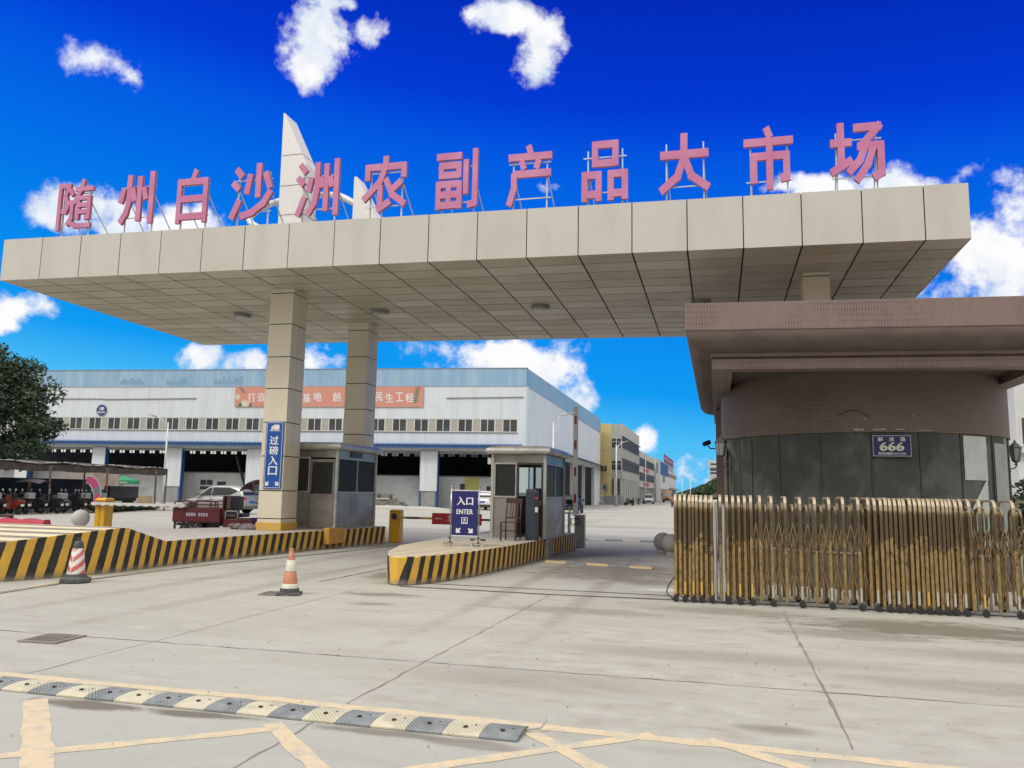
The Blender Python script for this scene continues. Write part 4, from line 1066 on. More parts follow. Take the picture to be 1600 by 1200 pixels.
# round bay: plinth, glazing, upper band; straight cheeks run back to the body
A0, A1 = R(180), R(360)
def bay(rad, za, zb, thick, mt, name, par, n=56, a0=A0, a1=A1, cheeks=True):
    mb = MB(); vs = []
    ring = [(GC[0] + rad * math.cos(a0 + (a1 - a0) * k / n), GC[1] + rad * math.sin(a0 + (a1 - a0) * k / n)) for k in range(n + 1)]
    rin = [(GC[0] + (rad - thick) * math.cos(a0 + (a1 - a0) * k / n), GC[1] + (rad - thick) * math.sin(a0 + (a1 - a0) * k / n)) for k in range(n + 1)]
    if cheeks:
        ring = [(ring[0][0], 20.65)] + ring + [(ring[-1][0], 20.65)]; rin = [(rin[0][0], 20.65)] + rin + [(rin[-1][0], 20.65)]
    k = len(ring); vs = []
    for (x, y), (u, v) in zip(ring, rin): vs += [(x, y, za), (x, y, zb), (u, v, zb), (u, v, za)]
    fs = []
    for i in range(k - 1):
        o = i * 4; q = o + 4; fs += [(o, q, q + 1, o + 1), (o + 1, q + 1, q + 2, o + 2), (o + 2, q + 2, q + 3, o + 3), (o + 3, q + 3, q, o)]
    fs += [(0, 1, 2, 3), ((k - 1) * 4 + 3, (k - 1) * 4 + 2, (k - 1) * 4 + 1, (k - 1) * 4)]
    mb.add(vs, fs)
    return mb.build(name, mt, par, auto=35)
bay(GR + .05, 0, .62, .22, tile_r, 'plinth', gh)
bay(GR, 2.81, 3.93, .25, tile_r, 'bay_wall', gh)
bay(GR + .004, 2.798, 2.809, .24, mat('rusty_drip_edge', (.26, .17, .09), .8, col2=(.17, .13, .11), scale=3), 'drip_edge', gh)
bay(GR + .07, .621, .655, .24, mat('sill_stone', (.26, .24, .22), .7), 'sill', gh)
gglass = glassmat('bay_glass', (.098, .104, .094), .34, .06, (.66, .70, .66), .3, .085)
fr_m = mat('bay_frame', (.085, .09, .085), .6, .1)
cuts = [192, 207, 216.5, 231, 248, 266, 283, 299.5, 317, 336, 350]
full = [180] + cuts + [360]
for k_, (a, b) in enumerate(zip(full[:-1], full[1:])):
    w_ = MB()
    am = R(b)
    c_, s_ = math.cos(am), math.sin(am)
    wdt = .006 if b not in (207, 336) else .03
    tx, ty = -s_ * wdt, c_ * wdt
    rr0, rr1 = GR - .065, GR - .012
    w_.prism([(GC[0] + rr0 * c_ - tx, GC[1] + rr0 * s_ - ty, .656), (GC[0] + rr1 * c_ - tx, GC[1] + rr1 * s_ - ty, .656), (GC[0] + rr1 * c_ + tx, GC[1] + rr1 * s_ + ty, .656), (GC[0] + rr0 * c_ + tx, GC[1] + rr0 * s_ + ty, .736)], (0, 0, 2.141))
    f_ = w_.build('window', fr_m, gh)
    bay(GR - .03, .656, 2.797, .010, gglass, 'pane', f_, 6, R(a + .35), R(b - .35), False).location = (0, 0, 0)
# body behind the bay
m = MB()
m.box(-.03, 20.66, 0, .30, 25.1, 3.92); m.box(5.3, 20.66, 0, 5.75, 25.1, 3.92); m.box(.30, 24.8, 0, 5.3, 25.1, 3.92)
m.build('body_wall', tile, gh)
MB().box(.45, 16.6, .0, 5.2, 24.8, .03).build('floor', mat('guardhouse_floor', (.16, .15, .14), .6), gh)
m = MB(); m.box(.42, 20.7, .03, 5.29, 20.85, 3.9); m.build('inner_wall', mat('inner_wall_paint', (.25, .25, .23), .8, col2=(.17, .17, .16), scale=1.5), gh)
MB().box(.75, 20.66, .03, 1.75, 20.695, 2.05).build('inner_door', mat('inner_door_dark', (.035, .035, .032), .6), gh)
MB().box(4.12, 20.66, .03, 4.8, 20.695, 2.1).build('inner_door', mat('inner_door_dark', (.035, .035, .032), .6), gh)
m = MB(); m.box(1.9, 17.2, .03, 3.6, 18.0, .78); m.build('desk', mat('desk_wood', (.12, .09, .06), .5), gh, bevel=.01)
# boards and sheets stuck behind the glass
def onbay(deg, rad): return (GC[0] + rad * math.cos(R(deg)), GC[1] + rad * math.sin(R(deg)))
def sheet(name, d0, d1, z0, z1, mt, par, cutcorner=False):
    mb = MB(); n = 8; r_ = GR - .012
    P = [onbay(d0 + (d1 - d0) * k / n, r_) for k in range(n + 1)]
    vs = [(x, y, z0 + (0.0 if not cutcorner else (z1 - z0) * .28 * k / n)) for k, (x, y) in enumerate(P)] + [(x, y, z1) for x, y in P]
    mb.add(vs, [(k, k + 1, n + 2 + k, n + 1 + k) for k in range(n)])
    o = mb.build(name, mt, par); s_ = o.modifiers.new('thickness', 'SOLIDIFY'); s_.thickness = .004
    return o
paper = mat('pale_board', (.56, .60, .57), .7, col2=(.48, .52, .49), scale=4)
sheet('paper_sheet', 300.5, 312.5, 1.97, 2.76, paper, gh)
sheet('paper_sheet', 301, 312.5, .75, 1.40, mat('green_board', (.30, .37, .34), .7), gh)
m = MB(); x0, y0 = onbay(303, GR - .004); x1, y1 = onbay(312, GR - .004); m.prism([(x0, y0, 1.46), (x1, y1, 1.38), (x1, y1, 2.02)], (.0, .004, 0)); m.build('paper_sheet', paper, gh)
sheet('wooden_board', 190, 194, .78, 2.6, mat('board_wood', (.20, .14, .08), .7, col2=(.13, .09, .05), scale=5, stretch=(1, 1, .2)), gh)
sheet('grey_strip', 318, 330, .78, 2.66, mat('grey_board', (.33, .35, .34), .6, col2=(.24, .26, .25), scale=3), gh)
# chipped tiles and a bird-shaped stain on the band
m = MB(); rng = random.Random(4); chip = mat('chipped_plaster', (.47, .42, .39), .9)
for (d, z, l, h) in [(262, 2.83, 3.6, .03), (269, 2.83, 4.2, .026), (276, 2.835, 3.2, .02), (285, 2.825, 5.0, .016), (264, 3.02, .6, .03), (281, 3.08, .5, .03)]:
    n = 5; P = [onbay(d + l * (k / n - .5), GR + .0025) for k in range(n + 1)]
    vs = [(x, y, z + rng.uniform(-.004, .004)) for x, y in P] + [(x, y, z + h * rng.uniform(.4, 1)) for x, y in P]
    m.add(vs, [(k, k + 1, n + 2 + k, n + 1 + k) for k in range(n)])
m.build('chipped_patch', chip, gh)

m = MB()
for (d0, z0_, d1, z1_) in [(255, 3.10, 258, 3.165), (258, 3.165, 261, 3.18), (261, 3.18, 263.5, 3.13), (263.5, 3.13, 266, 3.045)]:
    a_, b_ = onbay(d0, GR + .0025), onbay(d1, GR + .0025); m.add([(a_[0], a_[1], z0_), (b_[0], b_[1], z1_), (b_[0], b_[1], z1_ + .022), (a_[0], a_[1], z0_ + .022)], [(0, 1, 2, 3)])
m.build('wall_stain', mat('stain_dark', (.05, .038, .032), .9), gh)

# house number plate
hp = thing('number_plate', 'small blue house number plate reading 666 on the round glass bay', 'number plate', (2.76, 14.27, 2.55), R(-1.5))
pw, ph = .646, .39
m = MB(); m.box(-pw / 2, -.006, -ph / 2, pw / 2, .006, ph / 2)
hp.location = (3.01, 15.485, 2.545)
m.build('plate', plate_n, hp, bevel=.004)
m = MB(); q = .012
for a in ((-pw / 2 + q, -ph / 2 + q, pw / 2 - q, -ph / 2 + q + .006), (-pw / 2 + q, ph / 2 - q - .006, pw / 2 - q, ph / 2 - q), (-pw / 2 + q, -ph / 2 + q + .006, -pw / 2 + q + .006, ph / 2 - q - .006), (pw / 2 - q - .006, -ph / 2 + q + .006, pw / 2 - q, ph / 2 - q - .006)):
    rect(m, a[0], a[1], a[2], a[3], -.0068)
m.build('border_line', sign_white, hp)
cream = mat('plate_cream', (.62, .66, .50), .5)
m = MB(); y_ = -.0068
for x, chx in ((-.185, '解'), (0, '放'), (.185, '路')): m.text(chx, (x, y_, .118), (1, 0, 0), (0, 0, 1), .082, .075, bold=.0022, gap=.0002)
m.text('666', (0.0, y_, -.012), (1, 0, 0), (0, 0, 1), .385, .148, bold=.010, gap=.0002)
m.text('邮政编码:441300', (0.0, y_, -.135), (1, 0, 0), (0, 0, 1), .45, .042, bold=.0015, gap=.0002)
m.build('lettering', cream, hp)

# lanterns on the guardhouse and the security camera
def lantern(name, label, loc, rot, armlen):
    l_ = thing(name, label, 'wall lamp', loc, rot); l_.scale = (.85, .85, .85)
    iron = mat('lantern_iron', (.11, .105, .10), .6, .2)
    m = MB(); m.lathe([(.02, .0), (.05, .02), (.085, .04), (.09, .06)], n=6); m.build('base_cup', iron, l_); m = MB(); m.lathe([(.15, .36), (.155, .38), (.11, .43), (.05, .49), (.03, .50), (.03, .53), (.012, .56), (.001, .58)], n=6); m.build('cap', iron, l_)
    m = MB(); m.lathe([(.082, .06), (.14, .36)], n=6); m.build('glass', mat('lantern_glass', (.33, .34, .35), .3), l_)
    m = MB()
    for k in range(6):
        a = 2 * math.pi * k / 6; m.bar((.086 * math.cos(a), .086 * math.sin(a), .06), (.145 * math.cos(a), .145 * math.sin(a), .365), .014, .014)
    m.build('ribs', iron, l_)
    m = MB(); m.tube(catmull([(0, 0, .02), (0, 0, -.08), (armlen * .25, 0, -.14), (armlen * .6, 0, -.10), (armlen, 0, -.12)]), .014, 8); m.tube(catmull([(armlen, 0, -.26), (armlen * .6, 0, -.27), (armlen * .35, 0, -.2), (armlen * .5, 0, -.13)]), .010, 8)
    m.lathe([(.03, -.05), (.045, -.03), (.03, -.01)], n=10); m.box(armlen - .01, -.035, -.32, armlen + .01, .035, .02); m.build('bracket', iron, l_)
lantern('wall_lamp', 'old iron wall lantern on the left flank of the guardhouse bay', (.075, 17.35, 2.40), 0, .20)
lantern('wall_lamp', 'old iron wall lantern at the right flank of the guardhouse bay', (6.02, 18.8, 2.40), R(180), .34)
cc = thing('security_camera', 'black security camera on a bracket left of the guardhouse wall', 'camera', (-.23, 20.75, 2.86))
MB().tube([(.0, 0, 0), (.06, 0, -.08), (.19, 0, -.08)], .016, 8).build('bracket', dark_metal, cc)
mt_ = Matrix.Translation((-.03, 0, .06)) @ Matrix.Rotation(R(-25), 4, 'Y') @ Matrix.Rotation(R(40), 4, 'Z')
m = MB(); m.box(-.10, -.06, -.06, .10, .06, .05, mt_); m.build('housing', black_plastic, cc, bevel=.02)

# ------------------------------------------------------------------ folding steel gate
def gate_mat(name, gold, dark, pale):
    m, t, p = newmat(name)
    P = pos(t); x, y, z = sep(t, P)
    f = noise(t, scalev(t, P, (2.6, 1, 1.6)), 1.9, 7, .66)
    k = noise(t, scalev(t, P, (7, 1, 4.0)), 2.6, 6, .7)
    c = mixc(t, smooth(t, k, .4, .65), gold, tuple(a * .55 for a in gold))
    # tarnish: a wandering dark zone between the caps and mid height
    lvl = mth(t, 'ADD', z, mth(t, 'MULTIPLY', mth(t, 'SUBTRACT', f, .5), 1.3))
    dz_ = mth(t, 'MULTIPLY', smooth(t, mth(t, 'ADD', lvl, mth(t, 'MULTIPLY', mth(t, 'SUBTRACT', k, .5), 1.1)), .84, .96), smooth(t, mth(t, 'ADD', z, mth(t, 'MULTIPLY', mth(t, 'SUBTRACT', k, .5), .9)), 1.50, 1.36))
    c = mixc(t, mth(t, 'MULTIPLY', dz_, .82), c, dark)
    c = mixc(t, smooth(t, mth(t, 'ADD', z, mth(t, 'MULTIPLY', mth(t, 'SUBTRACT', k, .5), .12)), 1.40, 1.47), c, pale)
    setin(t, p, 'Base Color', c); setin(t, p, 'Metallic', .45); setin(t, p, 'Roughness', mth(t, 'ADD', .36, mth(t, 'MULTIPLY', k, .25)))
    return m
gold = gate_mat('tarnished_gold_steel', (.37, .255, .11), (.085, .06, .038), (.47, .39, .27))
gold2 = gate_mat('tarnished_gold_steel_inner', (.30, .20, .08), (.085, .06, .035), (.36, .28, .17))
pale_st = mat('pale_steel_post', (.46, .45, .45), .4, .6, (.36, .34, .32), 3)
lattice_m = mat('scissor_steel', (.34, .25, .13), .5, .4, (.17, .125, .07), 6)
gate = thing('folding_gate', 'half closed concertina gate of tarnished gold steel frames on small wheels', 'folding gate', (1.7, 13.1, 0), world=True)
tall = [-.64, -.575, -.50, -.435, -.38, -.32, -.26, -.19, -.10, .02, .12, .22, .30, .38, .48, .61, .77, .97, 1.18, 1.38, 1.58, 1.77, 1.98, 2.12, 2.21, 2.285, 2.35, 2.415, 2.48, 2.54, 2.605, 2.675, 2.745, 2.81, 2.87, 2.93, 2.99, 3.05, 3.11, 3.16, 3.21, 3.27, 3.34, 3.44, 3.58, 3.77, 4.0, 4.24, 4.48]
Y0g, Y1g = 12.74, 13.36
rng = random.Random(21)
def frame(x, h, y0, y1, z0, wd, mt, name='frame'):
    """inverted U with chamfered shoulders, front and back leg"""
    m = MB(); ch_ = .085
    P = [(y0, z0), (y0, h - ch_), (y0 + ch_ * .35, h - ch_ * .35), (y0 + ch_, h), (y1 - ch_, h), (y1 - ch_ * .35, h - ch_ * .35), (y1, h - ch_), (y1, z0)]
    tw = .034; n = len(P); rings = []
    for i, (y, z) in enumerate(P):
        a = Vector(P[max(i - 1, 0)]); b = Vector(P[min(i + 1, n - 1)]); d = (b - a).normalized(); nn_ = Vector((-d.y, d.x)) * tw / 2
        rings.append([(x - wd / 2, y - nn_.x, z - nn_.y), (x + wd / 2, y - nn_.x, z - nn_.y), (x + wd / 2, y + nn_.x, z + nn_.y), (x - wd / 2, y + nn_.x, z + nn_.y)])
    m.loft(rings)
    return m.build(name, mt, gate, bevel=.005)
def gw(i):
    g_ = min([abs(tall[i] - tall[j]) for j in (i - 1, i + 1) if 0 <= j < len(tall)]); return min(.042, g_ * .72)
for i, x in enumerate(tall):
    lean = rng.uniform(-.006, .006)
    o = frame(x + lean, 1.60 + rng.uniform(-.008, .008), Y0g, Y1g, .07 if i % 2 else .04, gw(i), gold)
    if i % 2 == 0:
        for yy in (Y0g - .045, Y1g + .045):
            w_ = MB()
            w_.lathe([(.015, yy - .018), (.042, yy - .018), (.048, yy - .010), (.048, yy + .010), (.042, yy + .018), (.015, yy + .018)], (x + lean, 0, .05), 14, 'y')
            w_.box(x + lean - .012, yy - .006, .06, x + lean + .012, yy + .006, .12)
            w_.build('wheel', black_rubber, o)
        k = MB(); k.box(x + lean - .013, Y0g - .0235, .12, x + lean + .013, Y0g - .0185, .31)
        k.build('reflective_tape', mat('tape_gold', (.62, .38, .08), .5) if i < 16 or i in (34, 44) else mat('tape_pale', (.46, .45, .42), .5), o)
for a, b in zip(tall[:-1], tall[1:]):
    x = (a + b) / 2
    frame(x + rng.uniform(-.004, .004), 1.475 + rng.uniform(-.008, .008), Y0g + .06, Y1g - .06, .10, .030, gold2, 'inner_frame')
# scissor bars where the gate is stretched open
for a, b in zip(tall[:-1], tall[1:]):
    if b - a < .125: continue
    for yy in (Y0g + .035, Y1g - .035):
        for (z0, z1) in ((.12, .58), (.78, 1.22)):
            m = MB()
            m.bar((a, yy, z0), ((a + b) / 2, yy, z1), .010, .032); m.bar((b, yy + .012, z0), ((a + b) / 2, yy + .012, z1), .010, .032)
            if z0 > .5: m.bar((a, yy + .006, z1), ((a + b) / 2, yy + .006, z0), .010, .032); m.bar((b, yy + .018, z1), ((a + b) / 2, yy + .018, z0), .010, .032)
            m.build('scissor_bar', lattice_m, gate)
for x in (-.055, .068): MB().box(x - .018, Y0g - .06, .05, x + .018, Y0g - .025, 1.47).build('pale_post', pale_st, gate, bevel=.006)
tag(MB().tube(catmull([(-.62, 12.9, .42), (-.74, 12.95, .25), (-.80, 13.05, .10), (-.72, 13.0, .02), (-.66, 12.85, .012)]), .009, 6).build('hanging_cable', black_plastic), 'thin black cable hanging from the left end of the folding gate', 'cable')
# ------------------------------------------------------------------ big warehouse
def clad_mat(name, c0, c1, period, axis='L', streak=.5):
    m, t, p = newmat(name)
    P = obc(t); x, y, z = sep(t, P)
    s = mth(t, 'ADD', x, y)
    rib = mth(t, 'PINGPONG', mth(t, 'MULTIPLY', s, 1.0), period / 2)
    rib = smooth(t, rib, period * .08, period * .2)
    f = noise(t, scalev(t, P, (1, 1, .12)), 1.1, 7, .65); g_ = noise(t, P, .5, 4, .6)
    c = mixc(t, smooth(t, f, .38, .72), c0, c1)
    c = mixc(t, mth(t, 'MULTIPLY', smooth(t, g_, .5, .7), .3), c, tuple(a * .86 for a in c0))
    sh = mth(t, 'LESS_THAN', mth(t, 'FRACT', mth(t, 'DIVIDE', s, period * 4)), .022)
    c = mixc(t, mth(t, 'MULTIPLY', sh, streak), c, tuple(a * .55 for a in c0))
    setin(t, p, 'Base Color', c); setin(t, p, 'Roughness', .5)
    b = nd(t, 'ShaderNodeBump', {'Height': rib, 'Strength': .5, 'Distance': .03}); t.links.new(b.outputs[0], p.inputs['Normal'])
    return m
clad_w = clad_mat('white_cladding', (.67, .72, .775), (.61, .645, .68), .30)
clad_b = clad_mat('weathered_blue_cladding', (.25, .42, .60), (.36, .50, .63), .30, streak=.35)
clad_bs = clad_mat('side_blue_cladding', (.22, .38, .55), (.30, .45, .58), .30)
blue_m = mat('awning_blue', (.02, .085, .27), .5, col2=(.03, .10, .26), scale=2)
grey_r = mat('grey_render', (.30, .305, .31), .85, col2=(.24, .24, .24), scale=1.5, lo=.35)
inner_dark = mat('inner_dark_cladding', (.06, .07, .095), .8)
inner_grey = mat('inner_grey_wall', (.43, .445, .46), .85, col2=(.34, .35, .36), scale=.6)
wh = thing('warehouse', 'large white warehouse with a blue top band, blue awning and dark loading bays', 'warehouse', (-17.12, 72.0, 0), R(5.4))
UL = -68.0
sdx, sdy = math.sin(R(5.4)), math.cos(R(5.4))
def S(v, o=0.0): return (sdx * v + sdy * o, sdy * v - sdx * o)      # point on the street side, o metres out from it
m = MB()
m.box(UL, 0, 8.34, 0, .25, 11.43); m.box(UL, 0, 5.3, 0, .25, 7.10); m.box(-.83, 0, 7.10, 0, .25, 8.34)
m.build('front_wall', clad_w, wh)
MB().box(UL, -.06, 11.43, .0, .3, 13.1).build('parapet_band', clad_b, wh)
MB().box(UL, -.10, 13.1, .06, .34, 13.17).build('coping', mat('coping_grey', (.25, .27, .3), .6), wh)
m = MB()
a, b = S(.26), S(48.4); i0, i1 = S(.26, -.25), S(48.4, -.25)
m.prism([(a[0], a[1], 5.3), (b[0], b[1], 5.2), (b[0], b[1], 10.7), (a[0], a[1], 11.43)], (i0[0] - a[0], i0[1] - a[1], 0))
c_ = S(14.5); d_ = S(14.5, -.25)
m.prism([(a[0], a[1], 0), (c_[0], c_[1], 0), (c_[0], c_[1], 5.29), (a[0], a[1], 5.29)], (i0[0] - a[0], i0[1] - a[1], 0))
c_ = S(42.0)
m.prism([(c_[0], c_[1], 0), (b[0], b[1], 0), (b[0], b[1], 5.19), (c_[0], c_[1], 5.19)], (i0[0] - a[0], i0[1] - a[1], 0))
m.build('side_wall', clad_w, wh)
a, b = S(.0, .05), S(48.45, .05); 
m = MB(); m.prism([(a[0], a[1], 11.44), (b[0], b[1], 10.72), (b[0], b[1], 12.85), (a[0], a[1], 13.1)], (i0[0] - S(.26)[0] - .03, i0[1] - S(.26)[1], 0)); m.build('side_band', clad_bs, wh)
e0, e1 = S(48.4), S(48.4, -50)
m = MB(); m.prism([(e0[0], e0[1], 0), (e1[0], e1[1], 0), (e1[0], e1[1], 12.8), (e0[0], e0[1], 12.8)], (0, .25, 0)); m.build('rear_wall', clad_w, wh)
m = MB(); m.poly([(UL, .3, 12.9), (0, .3, 12.9), (e0[0], e0[1], 12.7), (UL, e0[1], 12.7)]); m.build('roof', mat('roof_grey', (.25, .27, .3), .6), wh)
MB().box(.02, -.10, 5.2, .16, -.0, 11.42).build('downpipe', mat('downpipe_blue', (.42, .58, .68), .5), wh)
rng = random.Random(41); gm = mat('faded_mark', (.205, .355, .51), .6)
for (u0, u1) in ((-41.6, -39.0), (-36.6, -34.4), (-31.4, -28.4)):
    m = MB(); u = u0
    while u < u1:
        w_ = rng.uniform(.12, .4); h = rng.uniform(.3, .85); m.box(u, -.066, 11.62, u + w_, -.061, 11.62 + h); u += w_ + rng.uniform(.02, .08)
    m.build('faded_mark', gm, wh)
# windows: two dark panes and one boarded vent in each bay
wframe = mat('window_frame_white', (.66, .65, .62), .5)
vent = mat('boarded_vent', (.42, .40, .36), .7, col2=(.34, .32, .29), scale=3, stretch=(1, 1, 6))
pane_d = mat('warehouse_pane', (.045, .052, .058), .4, col2=(.07, .078, .082), scale=1.2)
r0 = -.83; k = 0
while r0 - 2.13 > UL:
    w_ = MB()
    x1 = r0; x0 = r0 - 2.13 if r0 - 2.13 - .01 > UL else UL
    w_.mi = 1
    w_.box(x0, .02, 7.10, x1, .12, 7.17); w_.box(x0, .02, 8.27, x1, .12, 8.34)
    for q, wq in ((x1 - .03, .06), (x1 - .70, .07), (x1 - 1.38, .09), (x0 + .03, .06)): w_.box(q - wq / 2, .015, 7.17, q + wq / 2, .12, 8.27)
    w_.mi = 0; w_.box(x1 - .665, .06, 7.17, x1 - .06, .09, 8.27); w_.box(x1 - 1.335, .06, 7.17, x1 - .735, .09, 8.27)
    w_.mi = 2; w_.box(x0 + .06, .04, 7.17, x1 - 1.425, .09, 8.27)
    w_.build('window', [pane_d, wframe, vent], wh)
    r0 -= 2.13; k += 1
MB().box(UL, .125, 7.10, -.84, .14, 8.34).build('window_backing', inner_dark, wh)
MB().box(UL, -.09, 7.03, -.8, -.0, 7.095).build('window_sill', mat('sill_dark', (.22, .215, .2), .7), wh)
# awning, pillars
m = MB(); n = 540; top = []; bot = []
for i in range(n + 1):
    u = UL + (-.4 - UL) * i / n; zz = .022 * math.sin(i * math.pi / 2)
    top.append((u, -.003, 6.02 + zz)); bot.append((u, -1.05, 5.84 + zz))
m.add(top + bot, [(i, i + 1, n + 2 + i, n + 1 + i) for i in range(n)])
o = m.build('awning_sheet', mat('awning_sheet', (.10, .17, .33), .5), wh); s_ = o.modifiers.new('thickness', 'SOLIDIFY'); s_.thickness = .03
MB().box(UL, -.98, 5.54, -.42, -.93, 5.79).build('awning_fascia', blue_m, wh)
MB().box(UL, -.92, 5.58, -.42, -.02, 5.64).build('awning_soffit', mat('awning_soffit', (.15, .18, .24), .7), wh)
first = True
for u in (-60.4, -51.9, -43.3, -35.1, -26.6, -17.9, -9.15, -.55):
    wd = .82 if u > -40 else .70
    P_ = MB(); P_.box(u - wd, -.12, 1.55, u + wd, .45, 5.29); p_ = P_.build('pillar', clad_w, wh)
    MB().box(u - wd + .13, -.05, 0, u + wd - .13, .40, 1.549).build('pillar_base', grey_r, p_)
    q = MB(); q.box(u - wd - .06, -.08, 0, u - wd + .129, .42, 1.548); q.box(u + wd - .129, -.08, 0, u + wd + .06, .42, 1.548); q.box(u + wd, -.08, 1.55, u + wd + .07, .42, 5.28); q.box(u - wd - .07, -.08, 1.55, u - wd, .42, 5.28); q.build('corner_guard', blue_m, p_)
MB().box(UL, .05, 5.05, -.1, .30, 5.295).build('lintel', grey_r, wh)
# inside the loading bays
DB = 18.0
m = MB(); m.box(UL, 1.5, 0, -.3, 1.6, 2.93); m.build('inner_wall', inner_grey, wh)
MB().box(UL, 1.46, 2.931, -.3, 1.62, 3.03).build('inner_wall_rail', mat('rail_dark', (.12, .13, .15), .6), wh)
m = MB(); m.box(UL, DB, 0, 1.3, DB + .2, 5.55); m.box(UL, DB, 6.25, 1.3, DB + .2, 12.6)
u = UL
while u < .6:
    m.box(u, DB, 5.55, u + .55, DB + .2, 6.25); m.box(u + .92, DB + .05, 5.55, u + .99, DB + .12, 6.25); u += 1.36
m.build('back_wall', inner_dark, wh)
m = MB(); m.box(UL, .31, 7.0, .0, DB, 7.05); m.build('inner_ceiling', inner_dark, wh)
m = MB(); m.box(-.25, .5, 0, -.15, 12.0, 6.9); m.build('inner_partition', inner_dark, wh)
dk = mat('inner_opening', (.02, .022, .026), .5)
for (u0, u1, z0, z1) in ((-33.0, -32.4, 1.75, 2.25), (-32.3, -31.7, 1.75, 2.25), (-31.2, -30.3, 1.6, 2.1), (-33.0, -31.7, 1.3, 1.6), (-6.45, -6.0, 1.75, 2.3), (-6.45, -6.0, 1.2, 1.65), (-3.9, -2.6, .3, 2.1)):
    MB().box(u0, 1.46, z0, u1, 1.5, z1).build('inner_window', dk, wh)
MB().box(-5.95, 1.44, .9, -4.65, 1.5, 2.90).build('yellow_door', mat('door_yellow', (.36, .33, .09), .6), wh)
m = MB(); m.bar((-27.9, 1.4, .9), (-29.2, 1.35, 4.6), .5, .1); m.build('conveyor_duct', inner_dark, wh)
# street side: eaves, posts and dark bays
m = MB(); a, b = S(11, .02), S(48.6, .02); c2, d2 = S(48.6, 1.3), S(11, 1.3)
m.prism([(a[0], a[1], 6.05), (b[0], b[1], 5.75), (c2[0], c2[1], 5.5), (d2[0], d2[1], 5.85)], (0, 0, .06)); m.build('side_eaves', mat('side_eaves', (.16, .17, .18), .6), wh)
for v in (14.6, 23.6, 32.2, 40.6):
    x, y = S(v, .1); MB().box(x - .2, y - .25, 0, x + .2, y + .25, 5.29).build('side_post', mat('side_post_white', (.55, .57, .6), .6), wh)
m = MB(); a, b = S(14.5, -4), S(42, -4); m.prism([(a[0], a[1], 0), (b[0], b[1], 0), (b[0], b[1], 6), (a[0], a[1], 6)], (-.2, 0, 0)); m.build('side_inner_wall', inner_dark, wh)
# wall pipes
pm = mat('pipe_grey', (.30, .30, .29), .6)
m = MB(); m.tube([(-48.3, -.06, 10.22), (-43.4, -.06, 10.20), (-43.2, -.06, 10.15), (-33.2, -.06, 10.26)], .05, 6); m.build('wall_pipe', pm, wh)
m = MB(); m.tube([(-7.7, -.06, 10.30), (-.3, -.06, 10.40)], .05, 6); m.build('wall_pipe', pm, wh)

# banner on the warehouse
def onwh(u, o, z):     # warehouse front coordinates to world
    c, s_ = math.cos(R(5.4)), math.sin(R(5.4)); return Vector((-17.12 + u * c + o * s_, 72.0 + u * s_ - o * c, z))
bn2 = thing('wall_banner', 'long salmon pink banner with white script and fruit drawings high on the warehouse', 'banner', (-17.12, 72.0, 0), R(5.4))
sal = mat('salmon_print', (.62, .265, .205), .55, col2=(.58, .29, .235), scale=.8)
MB().box(-29.05, -.10, 9.43, -9.9, -.075, 11.41).build('cloth', sal, bn2)
m = MB(); wr = [('打', -27.3), ('造', -26.3), ('基', -21.6), ('地', -20.5), ('創', -18.55), ('民', -14.3), ('生', -13.25), ('工', -12.25), ('程', -11.25)]
for chx, u in wr: m.text(chx, (u, -.104, 10.35 + .06 * math.sin(u * 3)), (1, 0, .05), (-.12, 0, 1), .78, .86, bold=.015, gap=.002)
m.build('lettering', sign_white, bn2)
m = MB(); rng = random.Random(3)
def disc(mb, u, z, r, y, n=18, z0=9.44): mb.poly([(u + r * math.cos(2 * math.pi * k / n), y, max(z0, z + r * math.sin(2 * math.pi * k / n))) for k in range(n)])
disc(m, -28.0, 9.62, .5, -.1045); disc(m, -28.75, 10.4, .28, -.1045); m.build('fruit_drawing', mat('fruit_print', (.62, .52, .36), .6), bn2)
m = MB(); disc(m, -28.0, 9.62, .33, -.1055); disc(m, -28.75, 10.4, .16, -.1055); m.build('fruit_drawing', mat('fruit_print_inner', (.66, .60, .46), .6), bn2)
m = MB()
for k in range(9):
    zc = 11.3 - k * .17; u = -10.45 - .03 * k
    m.poly([(u, -.1045, zc), (u - .35, -.1045, zc - .05), (u - .02, -.1045, zc - .12)]); m.poly([(u, -.105, zc), (u + .33, -.105, zc + .04), (u, -.105, zc - .12)])
for k in range(5):
    zc = 11.35 - k * .12; u = -28.75 + k * .12; m.poly([(u, -.1045, zc), (u + .45, -.1045, zc + .02), (u + .05, -.1045, zc - .1)])
m.poly([(-28.7, -.106, 9.46), (-28.45, -.106, 9.95), (-28.2, -.106, 9.46)]); m.poly([(-27.6, -.106, 9.46), (-27.3, -.106, 9.85), (-27.2, -.106, 9.46)])
m.build('leaf_drawing', mat('leaf_print', (.03, .17, .12), .6), bn2)
rs = thing('round_sign', 'small round navy sign with white characters on the warehouse wall', 'sign', (-17.12, 72.0, 0), R(5.4))
m = MB(); m.lathe([(.001, -.09), (.56, -.09), (.56, -.03)], (-43.45, 0, 9.04), 32, 'y'); m.build('disc', mat('round_sign_navy', (.05, .06, .22), .5), rs)
m = MB(); m.text('3期', (-43.45, -.094, 9.19), (1, 0, 0), (0, 0, 1), .52, .32, bold=.012, gap=.001); m.text('果品市场', (-43.45, -.094, 8.83), (1, 0, 0), (0, 0, 1), .84, .20, bold=.008, gap=.001)
m.build('lettering', sign_white, rs)

